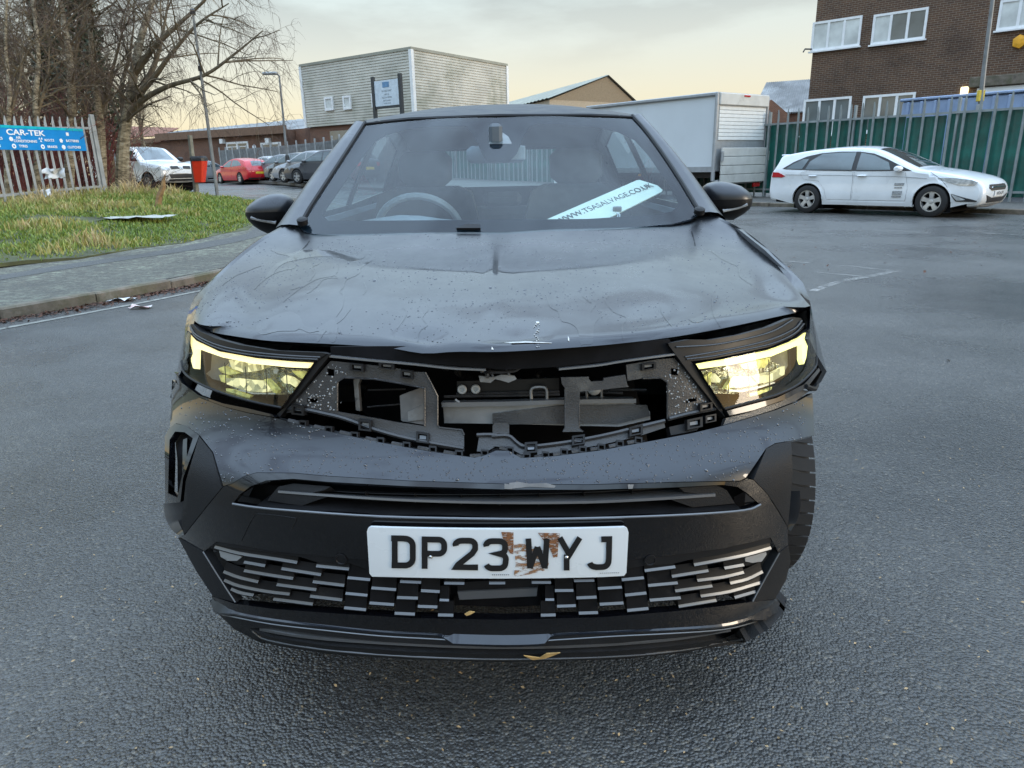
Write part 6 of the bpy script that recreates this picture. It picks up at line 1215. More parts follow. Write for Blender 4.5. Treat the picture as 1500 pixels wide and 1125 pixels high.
line('latch_cable', zr([(-60, 210), (60, 214), (150, 205), (200, 180), (300, 165), (430, 172)]), .0035, M_wetplas, -.04)
for k in range(9): x = rn.uniform(640, 660) if k < 5 else rn.uniform(790, 860); y = rn.uniform(535, 560); line('hose', [(x, y), (x+rn.uniform(-14, 14), y+8), (x+rn.uniform(-25, 25), y+rn.uniform(10, 24))], rn.uniform(.004, .009), M_satin, -.17-.01*k)
# ---- number plate
M_np = pm('white_plate', (.66, .70, .73), .3, var=.04, scale=6); M_npk = pm('plate_black', (.012, .011, .011), .35)
def rrect(tl, tr_, br, bl, r=5):
    C = [V(tl), V(tr_), V(br), V(bl)]; out = []
    for i in range(4):
        p = C[i]; a = (C[i-1]-p).normalized(); b = (C[(i+1) % 4]-p).normalized()
        for k in range(4): t = k/3; out.append(tuple(p+a*r*(1-t)**2+b*r*t**2))
    return out
def bow(u): return 3.2*(1-((u-729)/188)**2)
npo = rrect((541, 767), (917, 769), (913, 836), (544, 837)); npo = []
for k in range(13): u = 546+k*(912-546)/12; npo.append((u, 766.5+bow(u)))
npo += [(916, 769), (917.5, 774), (914.5, 832), (911, 836.5)]
for k in range(1, 12): u = 912-k*(912-548)/12; npo.append((u, 837+bow(u)))
npo += [(548, 837.5), (544.5, 833), (541, 773), (542.5, 768.5)]
plate = patch('number_plate', npo, M_np, .016, .006, 8)
def stroke(mb, pts, w, off):
    P = [V(p) for p in pts]; n = len(P); A = []; B = []
    for i in range(n):
        d0 = (P[i]-P[max(0, i-1)]); d1 = (P[min(n-1, i+1)]-P[i]); d0 = d1 if d0.length < 1e-6 else d0; d1 = d0 if d1.length < 1e-6 else d1; d0.normalize(); d1.normalize(); t = (d0+d1); t = d1 if t.length < 1e-3 else t.normalized(); nn = V((-t.y, t.x)); k = w/2/max(.5, abs(nn.dot(V((-d1.y, d1.x))))); A.append(P[i]+nn*k); B.append(P[i]-nn*k)
    mb.loft([[S(p.x, p.y, off) for p in A], [S(p.x, p.y, off) for p in B]])
def arc(cx_, cy_, rx, ry, a0, a1, n=10): return [(cx_+rx*math.cos(R(a0+(a1-a0)*k/n)), cy_+ry*math.sin(R(a0+(a1-a0)*k/n))) for k in range(n+1)]
zp = lambda pts: [(480+x/3.125, 680+y/3.125) for x, y in pts]; WS = 8.4
LET = {'D': [[(316, 318), (316, 440)], [(300, 317), (355, 318)]+arc(362, 350, 35, 31, -80, 0)+arc(362, 408, 35, 31, 0, 85)+[(355, 439), (302, 438)]],
 'P': [[(450, 454), (450, 310)], [(438, 322), (505, 323)]+arc(512, 348, 26, 25, -90, 0)+arc(512, 362, 26, 25, 0, 90)+[(505, 387), (450, 386)]],
 '2': [[(590, 352)]+arc(618, 348, 30, 20, 190, 270, 5)+arc(650, 348, 27, 20, -90, 0, 5)+[(677, 366), (664, 386), (600, 436), (592, 447), (690, 448)]],
 '3': [[(728, 354)]+arc(755, 350, 29, 20, 190, 270, 5)+arc(785, 350, 27, 20, -90, 0, 5)+[(812, 364)]+arc(788, 366, 24, 21, 0, 90, 5)+[(762, 387), (790, 389)]+arc(790, 412, 26, 24, -80, 0, 5)+arc(786, 428, 28, 24, 0, 90, 5)+[(755, 452)]+arc(755, 430, 28, 22, 90, 165, 5)],
 'W': [[(917, 318), (925, 452)], [(924, 450), (958, 356)], [(958, 356), (992, 450)], [(991, 452), (1000, 318)]],
 'Y': [[(1058, 314), (1100, 388)], [(1148, 314), (1092, 406)], [(1089, 390), (1089, 461)]],
 'J': [[(1244, 322), (1280, 321), (1278, 410)]+arc(1250, 418, 27, 28, 0, 90, 6)+[(1222, 447)]+arc(1222, 424, 30, 22, 95, 170, 5)]}
for ch, ss_ in LET.items():
    mb = MB()
    for i, st in enumerate(ss_): stroke(mb, zp(st), WS if not (ch in 'WY') else WS*.98, .0182+.0002*i)
    mb.build('character', M_npk, plate, sm=0)
def stain(name, col, lo, hi, sc_=30):
    m, t, o = newmat(name); n = t.nodes.new; k = t.links.new; b = n('ShaderNodeBsdfPrincipled'); b.inputs['Base Color'].default_value = (*col, 1); b.inputs['Roughness'].default_value = .7; tr_ = n('ShaderNodeBsdfTransparent'); mx = n('ShaderNodeMixShader'); c = n('ShaderNodeTexCoord'); mp_ = n('ShaderNodeMapping'); mp_.inputs['Scale'].default_value = (1, 1, 3); k(c.outputs['Object'], mp_.inputs[0]); no = n('ShaderNodeTexNoise'); no.inputs['Scale'].default_value = sc_; no.inputs['Detail'].default_value = 8; no.inputs['Roughness'].default_value = .7; k(mp_.outputs[0], no.inputs[0]); r = n('ShaderNodeValToRGB'); ramp(r, [(lo, (0, 0, 0)), (hi, (.92, .92, .92))]); k(no.outputs['Fac'], r.inputs[0]); k(r.outputs[0], mx.inputs[0]); k(tr_.outputs[0], mx.inputs[1]); k(b.outputs[0], mx.inputs[2]); k(mx.outputs[0], o.inputs[0]); return m
M_mud = stain('plate_mud', (.24, .10, .04), .40, .56, 80); M_smear = stain('plate_smear', (.33, .17, .08), .46, .60, 40)
for q in ([(795, 290), (850, 292), (850, 390), (835, 386), (808, 340)], [(960, 294), (1060, 296), (1052, 350), (1048, 402), (1030, 405), (1010, 360)]): patch('mud_mark', zp(q), M_mud, .0176, .0004, 5, parent=plate)
patch('mud_smear', zp([(850, 340), (905, 345), (1000, 380), (1010, 430), (1000, 460), (920, 480), (850, 492), (860, 430)]), M_smear, .0175, .0004, 6, parent=plate)
for u, v in ((632.5, 808.5), (828, 809)): p = S(u, v, .017); MB().lathe([(.004, 0), (.004, .002), (.002, .0035)], p, Fn(p), 10).build('screw', M_chr, plate)
p = S(733, 835, .0172); nn_ = Fn(p); mb = MB()
for k in range(9): a = S(721+k*2.9, 833.5, .0172); b = S(722.6+k*2.9, 835, .0172); mb.box((a+b)/2, (.0022, .0006, .0016))
mb.build('maker_print', M_galvD, plate, sm=0)['kind'] = 'stuff'
mb = MB()
for k in range(10): a = S(877+k*2.9, 832-k*.06, .0172); mb.box(a, (.002, .0006, .0012))
mb.build('maker_print', M_galvD, plate, sm=0)['kind'] = 'stuff'
# scuffs where the bumper met something
for q in ([(746, 708), (760, 706.5), (775, 709), (800, 708), (814, 712), (812, 715), (775, 713.5), (752, 716), (746, 716)], [(739, 709), (752, 711), (750, 717), (739, 716.5)], [(919, 710), (928, 710), (926, 716), (920, 716)]): patch('scuff', q, M_bare, .0025, .001, 3)
M_strawl = pm('dry_leaf', (.5, .33, .13), .7, var=.3, scale=40)
for q in ([(767, 953), (790, 956), (800, 950), (820, 949), (812, 952), (798, 957), (780, 959)], [(681, 894), (688, 890), (696, 891), (690, 894.5), (684, 896.5)]): o_ = patch('dry_leaf', q, M_strawl, .012, .002, 3); o_.parent = None; o_.location = hero.location; tag(o_, 'tan dry leaf stuck on the front lip slat' if q[0][0] > 700 else 'small tan leaf scrap resting under the radar opening', 'leaf')
# ---- bonnet : Coons patch between traced front edge, rear edge and the two sides
def zfr_(x): return .905-.008*(x/.77)**2
def fpts(px, dz, dv): 
    out = []
    for u, v in px:
        p = atZ(u, v+dv, .905+dz); p = atZ(u, v+dv, zfr_(p.x-X0)+dz); out.append(p)
    return out
FE = [(285, 474), (293, 480), (311, 486.6), (347, 493), (400, 499.6), (500, 504.6), (600, 511), (660, 514), (720, 515.6), (780, 513), (840, 509), (900, 504), (980, 494.5), (1058, 481), (1135.6, 464.4), (1175, 456), (1187, 452)]
NS = 65; NT = 44
f0 = resample(cat(fpts(FE, 0, 0), 4), NS)
FE1 = [(u, v-(4+11*ss(min(u-283, 1190-u)/60))) for u, v in FE]
f1_ = resample(cat(fpts(FE1, .015, 0), 4), NS)
RE = [(434, 323, 2.50), (439, 330, 2.47), (460, 339, 2.42), (507, 342, 2.37), (631, 340.5, 2.32), (738, 340, 2.31), (806.7, 336, 2.32), (913, 330, 2.37), (985, 323.5, 2.43), (1015, 317, 2.47), (1029, 310, 2.50)]
r0_ = resample(cat([tuple(atY(*q)) for q in RE], 4), NS)
LS = resample(cat([tuple(f1_[0])]+[tuple(atY(*q)) for q in [(290, 449, 1.79), (311, 417, 1.93), (347, 382, 2.12), (389, 350, 2.33), (434, 323, 2.50)]], 6), NT)
RS = resample(cat([tuple(f1_[-1])]+[tuple(atY(*q)) for q in [(1177, 437, 1.79), (1155, 410, 1.92), (1127, 375, 2.12), (1091, 343, 2.33), (1029, 310, 2.50)]], 6), NT)
hrows = []
for i in range(NT):
    t = i/(NT-1); row = []
    for j in range(NS):
        a = j/(NS-1); s_ = 2*a-1
        p = f1_[j]*(1-t)+r0_[j]*t+LS[i]*(1-a)+RS[i]*a-(f1_[0]*(1-a)*(1-t)+f1_[-1]*a*(1-t)+r0_[0]*(1-a)*t+r0_[-1]*a*t)
        x = p.x-X0; env = 4*t*(1-t)
        p.z += .007*env*(1-s_**4)
        p.z += .010*math.exp(-((x+.005)/.012)**2)*ss((t-.12)/.15)*ss((.86-t)/.1)-.003*math.exp(-((x+.005)/.05)**2)*env
        p.z += .005*math.exp(-((abs(x)-.45)/.13)**2)*env                                # long swages
        p.z += .0010*noise.noise(V((x*5, p.y*4, 2)))*(1-t)**2-.007*math.exp(-(((x-.04)/.05)**2+(t/.07)**2))-.010*math.exp(-(((x+.15)/.05)**2+(t/.05)**2))   # knocks at the leading edge
        row.append(p)
    hrows.append(row)
lip = []
for k, (q, dz, dy) in enumerate(((0., -.006, .03), (0., 0, 0), (.35, .0015, -.0015), (.7, .002, -.001))): lip.append([f0[j].lerp(f1_[j], q)+V((0, dy, dz-(.008*math.exp(-((f0[j].x-X0+.15)/.05)**2) if 0 < k else 0))) for j in range(NS)])
hm = MB(); hm.loft(lip+hrows); bon = hm.build('bonnet', M_paint, hero, sm=60)
HB = BVHTree.FromPolygons([V(v) for v in hm.v], hm.f)
def H(u, v, o=0.):
    d = ray(u, v).normalized(); h = HB.ray_cast(CAM, d)
    if h[0] is None: h = HB.find_nearest(atY(u, v, 1.9)); return h[0]+(h[1] if h[1].z > 0 else -h[1])*o
    n_ = h[1] if h[1].z > 0 else -h[1]; return h[0]+n_*o
# bonnet underside edge so the panel has body
mb = MB(); mb.loft([[p+V((0, .012, -.012)) for p in lip[0]], [p+V((0, .10, -.03)) for p in lip[0]], [p+V((0, .3, -.03)) for p in lip[0]]]); mb.build('bonnet_frame', M_bay, bon)
# chipped paint on the leading edge
M_prim = pm('bare_primer', (.55, .55, .53), .6, var=.2, scale=60)
zb_ = lambda pts: [(600+x/5, 440+y/5) for x, y in pts]
for q in ([(690, 313), (740, 309), (850, 303), (900, 306), (1040, 313), (1040, 316), (960, 314), (900, 313), (850, 312), (760, 315)], [(597, 378), (603, 342), (612, 352), (618, 378)], [(925, 158), (948, 158), (950, 170), (930, 172)], [(1160, 265), (1168, 280), (1168, 303), (1160, 295)]):
    mb = MB(); mb.sheet(zb_(q), lambda a, b, o: H(a, b, .0012+o), .0006, 3); mb.build('paint_chip', M_prim, bon)
mb = MB()
rn = random.Random(5)
for k in range(34): u, v = 600+(930+rn.gauss(0, 9))/5+rn.gauss(0, .6)*1, 440+rn.uniform(175, 345)/5; p = H(u, v, .001); s_ = rn.uniform(.0008, .002); mb.box(p, (s_, s_*2, .0006))
mb.build('scratches', M_prim, bon, sm=0)['kind'] = 'stuff'
# water film, runs and drops
M_water = pm('water_film', (.008, .010, .014), .3, metal=.7, coat=1, var=.15, scale=7, rvar=.05, spec=.6); M_water.node_tree.nodes['Principled BSDF'].inputs['Coat IOR'].default_value = 1.5; M_drop = pm('water_drop', (.05, .055, .068), .04, metal=.5, coat=1, var=.2, rvar=.01)
za = lambda pts: [(240+x/2.8125, 300+y/2.8125) for x, y in pts]; zc_ = lambda pts: [(700+x/2.8117, 300+y/2.8117) for x, y in pts]
films = [za([(455, 190), (520, 200), (560, 190), (620, 185), (690, 190), (740, 205), (830, 215), (770, 232), (740, 222), (700, 215), (620, 215), (540, 230), (500, 240), (470, 260), (445, 290), (420, 300), (445, 262), (470, 240), (520, 215), (470, 202)]),
 za([(380, 500), (430, 470), (470, 452), (520, 440), (560, 460), (580, 498), (640, 505), (690, 472), (716, 500), (706, 562), (684, 562), (670, 520), (640, 562), (628, 560), (640, 522), (600, 528), (560, 512), (540, 520), (470, 522), (400, 535)]), zc_([(330, 435), (370, 430), (430, 440), (455, 430), (470, 402), (490, 408), (462, 448), (470, 480), (500, 465), (478, 500), (470, 582), (426, 580), (415, 530), (400, 502), (370, 486), (345, 480), (335, 455)]), zc_([(870, 470), (910, 468), (930, 478), (890, 486)])]
mb = MB()
for q in films: mb.sheet([tuple(p) for p in cat(q, 3, True)], lambda a, b, o: H(a, b, .0005+o), .0003, 5)
runs = [za(q) for q in ([(545, 245), (530, 262), (490, 270), (440, 290), (400, 320), (370, 350)], [(600, 150), (585, 170), (560, 192)], [(860, 225), (810, 260), (800, 285), (750, 310), (740, 340), (725, 355), (740, 375), (735, 420), (710, 460)], [(720, 260), (700, 290), (620, 310), (540, 360), (490, 400)], [(640, 240), (610, 260), (620, 285), (580, 330), (520, 350)], [(985, 420), (1000, 450), (960, 510)], [(1085, 400), (1090, 430), (1065, 465), (1085, 495), (1055, 520), (1045, 565)], [(770, 430), (725, 480), (690, 490)], [(460, 190), (440, 187)], [(825, 320), (835, 350), (820, 370)], [(400, 250), (300, 290), (240, 330)], [(700, 285), (715, 300), (690, 300), (655, 310), (620, 345), (590, 365)])]+[zc_(q) for q in ([(285, 380), (300, 420), (335, 440)], [(430, 375), (450, 392), (472, 405)], [(540, 375), (525, 395), (560, 440), (610, 465), (595, 500), (598, 560)], [(760, 375), (755, 440), (800, 500)], [(965, 385), (970, 450), (1000, 505)], [(960, 190), (1010, 225), (1070, 255), (1080, 295), (1130, 330)], [(880, 110), (890, 145), (895, 170)])]
for q in runs:
    Q = cat(q, 6); A = []; B = []
    for i, p in enumerate(Q):
        t_ = (Q[min(i+1, len(Q)-1)]-Q[max(i-1, 0)]).normalized(); w_ = rnd.uniform(.4, 1.15); A.append(H(p.x-t_.y*w_, p.y+t_.x*w_, .0005)); B.append(H(p.x+t_.y*w_, p.y-t_.x*w_, .0005))
    mb.loft([A, B])
mb.build('water_film', M_water, bon, sm=50, fix=False)['kind'] = 'stuff'
def drop(mb, p, n_, r, st=1.):
    a = n_.orthogonal().normalized(); b = n_.cross(a); k = 7; vs = []
    for (q, h) in ((1, -.1), (.8, .42)):
        for i in range(k): w = 6.283*i/k; vs.append(p+(a*math.cos(w)+b*math.sin(w)*st)*r*q+n_*r*h)
    vs.append(p+n_*r*.62); mb.add(vs, [(i, (i+1) % k, k+(i+1) % k, k+i) for i in range(k)]+[(k+i, k+(i+1) % k, 2*k) for i in range(k)])
rn = random.Random(3); mb = MB(); c_ = 0
while c_ < 1900:
    a = rn.random(); t = rn.random()**1.3; i = int(t*(NT-2)); j = int(a*(NS-2)); p = hrows[i][j].lerp(hrows[i+1][j+1], rn.random()); p = p+(hrows[i][j+1]-hrows[i][j])*rn.uniform(-.5, .5)
    if noise.noise(V((p.x*4, p.y*4, 1)))+.35 < rn.random()*.9: continue
    h = HB.find_nearest(p); n_ = h[1] if h[1].z > 0 else -h[1]; drop(mb, h[0], n_, rn.choice((.0009, .0012, .0015, .0021))*rn.uniform(.7, 1.3)*(1.7 if rn.random() < .04 else 1)); c_ += 1
mb.build('water_drops', M_drop, bon, sm=60, fix=False)['kind'] = 'stuff'
mb = MB(); c_ = 0
while c_ < 900:
    u, v = rn.uniform(262, 1180), rn.uniform(570, 708)
    if not inpoly((u, v), SK_T+SK_B): continue
    p = S(u, v, .0002); drop(mb, p, Fn(p), rn.choice((.0011, .0015, .002))*rn.uniform(.7, 1.3)*(1.6 if rn.random() < .05 else 1), rn.uniform(.8, 1.4)); c_ += 1
mb.build('water_drops', M_drop, bump, sm=60, fix=False)['kind'] = 'stuff'
mb = MB(); c_ = 0
cps = zl([(60, 430), (340, 150), (480, 190), (390, 260), (380, 460), (200, 440)]); cpr = zr([(1130, 230), (1240, 150), (1460, 420), (1180, 490)])
while c_ < 170:
    q = cps if c_ % 2 else cpr; u, v = rn.uniform(400, 520) if c_ % 2 else rn.uniform(970, 1056), rn.uniform(520, 612)
    if not inpoly((u, v), q): continue
    p = S(u, v, CO+.0003); drop(mb, p, Fn(p), rn.uniform(.0012, .0028)); c_ += 1
mb.build('water_drops', pm('clear_drop', (.2, .2, .2), .04, coat=1), hero, sm=60, fix=False)['kind'] = 'stuff'
# ---- body sides
SW = [(.2, .80), (.35, .862), (.5, .885), (.68, .885), (.8, .868), (.9, .835), (1.0, .80), (1.08, .775), (1.25, .69), (1.45, .575), (1.55, .5)]
def SX(y, z, sg=-1):
    w = smt(SW, z)
    if sg > 0 and y < 2.6: w *= 1-.036*ss((2.6-y)/.5)*ss((.95-z)/.15)
    if y > 4.6: w *= 1-.16*((y-4.6)/.8)**2
    if z < .95 and y < 2.05:
        q = 1-(y-smt(PRY, z))/.75; wf = smt(PRW, z)*(1-max(0, q)**2.6)**(1/2.6) if q < 1 else 0; w = min(w, wf) if y < 1.9 else min(w, wf+(w-wf)*ss((y-1.9)/.15))
    return w
TOPL = [(1.66, .845), (1.80, .90), (1.93, .950), (2.12, 1.005), (2.33, 1.045), (2.5, 1.06), (2.58, 1.10), (2.8, 1.26), (3.08, 1.425), (3.35, 1.467), (3.9, 1.475), (4.5, 1.43), (4.95, 1.36), (5.06, 1.30), (5.18, 1.12), (5.31, 1.0), (5.38, .8), (5.38, .5), (5.3, .28)]
AR = lambda cy_: [(cy_+.385*math.cos(R(a)), .345+.385*math.sin(R(a))) for a in range(-16, 197, 12)]
BOT = [(5.03, .24)]+AR(4.65)+[(4.27, .24), (2.48, .24)]+AR(2.09)[:13]+[(1.75, .735), (1.68, .80)]
W1 = [(2.74, 1.09), (3.02, 1.27), (3.2, 1.39), (3.55, 1.415), (3.62, 1.09)]; W2 = [(3.7, 1.09), (3.66, 1.415), (4.0, 1.415), (4.45, 1.36), (4.62, 1.12)]
M_sglass = glassmat('side_glass', (.78, .84, .84)); M_rglass = glassmat('rear_glass', (.84, .92, .92), film=.04, filmcol=(.5, .65, .65))
for sg in (-1, 1):
    mb = MB(); mb.sheet(TOPL+BOT, lambda a, b, o: (X0+sg*(SX(a, b, sg)+o), a, b), .012, .07, [W1, W2]); mb.build('side_panel', M_paint, hero, sm=45)
    for nm, wp in (('front_door_window', W1), ('rear_door_window', W2)): mb = MB(); mb.sheet(wp, lambda a, b, o: (X0+sg*(SX(a, b, sg)-.004+o), a, b), .004, .1); mb.build(nm, M_sglass, hero)
    for nm, dp in (('front_door', [(2.62, .32), (2.62, 1.05), (3.62, 1.07), (3.62, .32)]), ('rear_door', [(3.65, .32), (3.65, 1.07), (4.6, 1.08), (4.55, .86), (4.3, .7), (4.18, .5), (4.14, .32)])):
        mb = MB(); mb.sheet(dp, lambda a, b, o: (X0+sg*(SX(a, b, sg)+.005+o), a, b), .01, .08); d_ = mb.build(nm, M_paint, hero); MB().box((X0+sg*(SX(dp[2][0]-.12, .95)+.02), dp[2][0]-.14, .95), (.03, .2, .03), ch=.01).build('handle', M_paint, d_)
    # arch trim and the strip joining bonnet edge and wing
    for cy_ in (2.09, 4.65):
        mb = MB(); rows = []
        for a in range(0, 121 if cy_ < 3 else 181, 12): rows.append([V((X0+sg*(SX(cy_+r_*math.cos(R(a)), .345+r_*math.sin(R(a)), sg)+o), cy_+r_*math.cos(R(a)), .345+r_*math.sin(R(a)))) for r_, o in ((.375, -.02), (.375, .012), (.43, .012), (.435, 0))])
        mb.loft(rows); mb.build('arch_trim', M_matte, hero)
    ed = LS if sg < 0 else RS
    top = resample(cat([(p[0], p[1]) for p in TOPL[:6]], 5) if False else [V((p.x, p.y, 0)) for p in cat(TOPL[:6], 5)], NT)
    mb = MB(); mb.loft([[p.copy() for p in ed], [p.lerp(V((X0+sg*SX(q.x, q.y, sg), q.x, q.y)), .35)+V((0, 0, .006)) for p, q in zip(ed, top)], [V((X0+sg*SX(q.x, q.y, sg), q.x, q.y)) for q in top]]); mb.build('front_wing', M_paint, hero)
    wheel(hero, (sg*.735, 2.09-3.35, .345), .345, .215, -sg, 5, math.pi/2+R(2), True); wheel(hero, (sg*.79, 4.65-3.35, .345), .345, .215, -sg, 5, math.pi/2, True)
    MB().box((X0+sg*.62, 2.09, .45), (.03, .8, .6)).build('arch_liner', M_black, hero); MB().box((X0+sg*.62, 4.65, .45), (.03, .8, .6)).build('arch_liner', M_black, hero)
for wob in [o for o in hero.children if o.name.startswith('wheel') and o.location.y < 0]:
    mb = MB()
    for k in range(56):
        a = 6.283*k/56
        for sd_ in (-1, 1):
            P = [(.342*math.cos(a+da), y*sd_, .342*math.sin(a+da)) for y, da in ((.012, 0), (.06, .035), (.1, .05))]
            Q = [(p[0]*1.014, p[1], p[2]*1.014) for p in P]; P2 = [(.342*math.cos(a+da+.098), y*sd_, .342*math.sin(a+da+.098)) for y, da in ((.012, 0), (.06, .035), (.1, .05))]; Q2 = [(p[0]*1.014, p[1], p[2]*1.014) for p in P2]
            mb.loft([P, Q, Q2, P2])
    mb.build('tread', M_tyre, wob, sm=0, org=V((0, 0, 0)), fix=False)['kind'] = 'stuff'
MB().box((X0, 3.4, .33), (1.2, 3.4, .22)).build('underbody', M_black, hero)
# ---- windscreen, pillars, roof
M_rooft = pm('dewy_roof_paint', (.035, .039, .05), .42, metal=.3, coat=0, spec=.25, var=.2, scale=14, rvar=.14)
def G(x, z): return 2.30+(z-1.061)*1.76+.2*x*x
def WG(u, v, o=0.):
    d = ray(u, v); d = d/d.y; a, b = 1.6, 4.5
    for _ in range(26):
        m = (a+b)/2; q = CAM+d*m
        if G(q.x-X0, q.z) <= m: b = m
        else: a = m
    p = CAM+d*b
    if o: p = p+V((-.4*(p.x-X0), 1, -1.76)).normalized()*(-o)
    return p
GL = [(437, 331), (445, 338), (460, 343), (507, 346), (631, 345), (738, 345), (807, 340), (913, 335), (985, 328), (1012, 321), (1025, 312), (1003, 275), (975, 232), (948, 195), (926, 170), (860, 167.5), (730, 168), (600, 173), (535, 180), (508, 222), (478, 268), (452, 308)]
M_ws = glassmat('windscreen_glass', (.87, .92, .925), film=.007, filmcol=(.16, .40, .62), rough=.02)  # film is dust plus the blue sky reflection painted into its colour
mb = MB(); mb.sheet(GL, lambda a, b, o: WG(a, b, o), .005, 16); ws = mb.build('windscreen', M_ws, hero)
HOLE = [(472, 313), (480, 321), (560, 320.5), (735, 319), (860, 318), (960, 312), (985, 307), (995, 298), (991, 285), (975, 260), (950, 224), (931, 203), (905, 190), (870, 183), (820, 179), (790, 178.5), (777, 182), (768, 196), (757, 222), (746, 234), (713, 234), (703, 215), (692, 193), (682, 182), (640, 182), (600, 186), (565, 195), (548, 206), (530, 228), (502, 268), (478, 302)]
M_frit = pm('screen_border', (.006, .008, .012), .8, var=.15, spec=0)
mb = MB(); mb.sheet(GL, lambda a, b, o: WG(a, b, -.007+o), .002, 12, [HOLE]); mb.build('screen_border', M_frit, ws)
for sd_, pts in ((-1, [(440, 331), (452, 308), (478, 268), (508, 222), (535, 180)]), (1, [(1025, 312), (1003, 275), (975, 232), (948, 195), (926, 170)])):
    inn = resample([WG(p.x, p.y, .002) for p in cat(pts, 4)], 16); ot = resample([V((X0+sd_*SX(p.x, p.y), p.x, p.y)) for p in cat(TOPL[5:9], 4)], 16)
    mb = MB(); mb.loft([inn]+[[a.lerp(b, k)+V((sd_*.012, -.012, .014))*math.sin(k*math.pi) for a, b in zip(inn, ot)] for k in (.25, .5, .75)]+[ot]); mb.build('windscreen_pillar', M_paint, hero, sm=60)
    MB().tube(inn, .0075, 6).build('screen_seal', M_satin, hero)
top_ = resample([WG(*p, .003) for p in [(535, 180), (600, 173), (730, 168), (860, 167.5), (926, 170)]], 25)
rows = [top_]; st_ = [(3.25, 1.499), (3.5, 1.530), (3.9, 1.545), (4.3, 1.53), (4.7, 1.475), (5.02, 1.41)]
for y, zc2 in st_:
    ze = smt([(p[0], p[1]) for p in TOPL[7:13]], y); xe = SX(y, ze); r_ = []
    for k in range(25): s_ = 2*k/24-1; r_.append(V((X0+s_*xe, y-.05*(1-s_*s_)*0, ze+(zc2-ze)*(1-abs(s_)**2.6))))
    rows.append(r_)
# first row edge joins the pillars
rows[0][0] = V((X0-SX(3.08, 1.425), 3.08, 1.425)); rows[0][-1] = V((X0+SX(3.08, 1.425), 3.08, 1.425))
mb = MB(); mb.loft(rows); mb.build('roof', M_rooft, hero, sm=60)
MB().tube([p+V((0, -.004, -.006)) for p in resample([WG(*p, .004) for p in [(535, 181), (600, 174), (730, 169), (860, 168.5), (926, 171)]], 24)], .006, 6).build('screen_seal', M_satin, hero)
mb = MB(); mb.lathe([(.012, 0), (.009, .06), (.003, .19)], (X0-.02, 4.85, 1.44), (0, .5, .9), 8); mb.build('aerial', M_satin, hero)
# wet frost streaks on the roof edge
# tail
def tail(z): return smt(sorted([(p[1], p[0]) for p in TOPL[12:19]]), z)
rws = []
for z in (1.36, 1.3, 1.2, 1.12, 1.0, .9, .8, .6, .45, .28):
    y = tail(z); xe = SX(y, z); rws.append([V((X0+(2*k/16-1)*xe, y+.05*(1-(2*k/16-1)**2), z)) for k in range(17)])
mb = MB(); mb.loft(rws[3:]); mb.loft([[a, b] for a, b in zip(rws[0][:3], rws[3][:3])]); mb.loft([[a, b] for a, b in zip(rws[0][-3:], rws[3][-3:])]); mb.build('tailgate', M_paint, hero)
mb = MB(); mb.loft([[p+V((0, .002, 0)) for p in r[2:-2]] for r in rws[:4]]); mb.build('rear_window', M_rglass, hero)
mb = MB(); mb.loft([rows[-1][1:-1], [V((p.x, p.y+.03, p.z-.03)) for p in rws[0][1:-1]]] if False else [[p for p in rows[-1]], [rws[0][min(16, int(k*17/25))] for k in range(25)]]); mb.build('roof_spoiler', M_paint, hero)
for sg in (-1, 1): MB().box((X0+sg*.62, 5.33, .93), (.34, .12, .09), ch=.02).build('tail_light', M_tail, hero)
# ---- cabin
M_int = pm('cabin_trim', (.09, .11, .13), .6, var=.25, scale=5); M_seat = pm('seat_fabric', (.05, .062, .075), .8, var=.3, scale=20); M_dash = pm('dashboard', (.24, .275, .30), .55, var=.15, scale=30)
mb = MB(); rr_ = []
for y, z, w in ((2.36, 1.0, .6), (2.45, 1.03, .64), (2.6, 1.055, .68), (2.78, 1.06, .70), (2.9, 1.045, .70), (2.95, .98, .70), (2.95, .6, .70)): rr_.append([V((X0+w*(2*k/18-1), y+.1*(2*k/18-1)**2, z+(.028*math.exp(-((w*(2*k/18-1)+.37)/.15)**2) if 2.6 < y < 2.94 else 0))) for k in range(19)])
mb.loft(rr_); mb.build('dashboard', M_dash, hero)
mb = MB(); cw = V((X0-.345, 3.06, .99)); tl_ = Matrix.Rotation(R(-64), 3, 'X'); 
ring = [cw+tl_ @ V((.178*math.cos(a), .178*math.sin(a), 0)) for a in [6.283*k/40 for k in range(41)]]; mb.tube(ring, .0155, 8, cap=False); stw = mb.build('steering_wheel', M_dash, hero)
mb = MB(); mb.box(cw, (.13, .06, .1), ch=.02); mb.box(cw, (.33, .025, .035), ch=.008); mb.build('hub', M_int, stw)
def seat(x, y, w, rear=False):
    mb = MB(); secs = []
    for z, dw, dy, th in ((.55, 1, 0, .12), (.8, 1.02, .03, .12), (1.02, .98, .07, .11), (1.14, .86, .1, .09), (1.17, .6, .11, .06)): secs.append([V((x+w/2*dw*c, y+dy+th*s_, z)) for c, s_ in ((-.8, -.6), (-1, -1), (-1, .7), (-.7, 1), (.7, 1), (1, .7), (1, -1), (.8, -.6))])
    mb.loft(secs, True, cap=True); s0 = mb.build('rear_seat' if rear else 'seat', M_seat, hero, sm=50); mb = MB(); secs = []
    for z, dw, th in ((1.17, .34, .04), (1.20, .48, .055), (1.30, .5, .055), (1.335, .36, .035)): secs.append([V((x+w/2*dw*c, y+.11+th*s_, z)) for c, s_ in ((-1, -.6), (-.7, -1), (.7, -1), (1, -.6), (1, .6), (.7, 1), (-.7, 1), (-1, .6))])
    mb.loft(secs, True, cap=True); mb.build('headrest', M_seat, s0, sm=50)
    if not rear: MB().box((x, y-.22, .55), (w, .5, .16), ch=.05).build('seat_cushion', M_seat, s0)
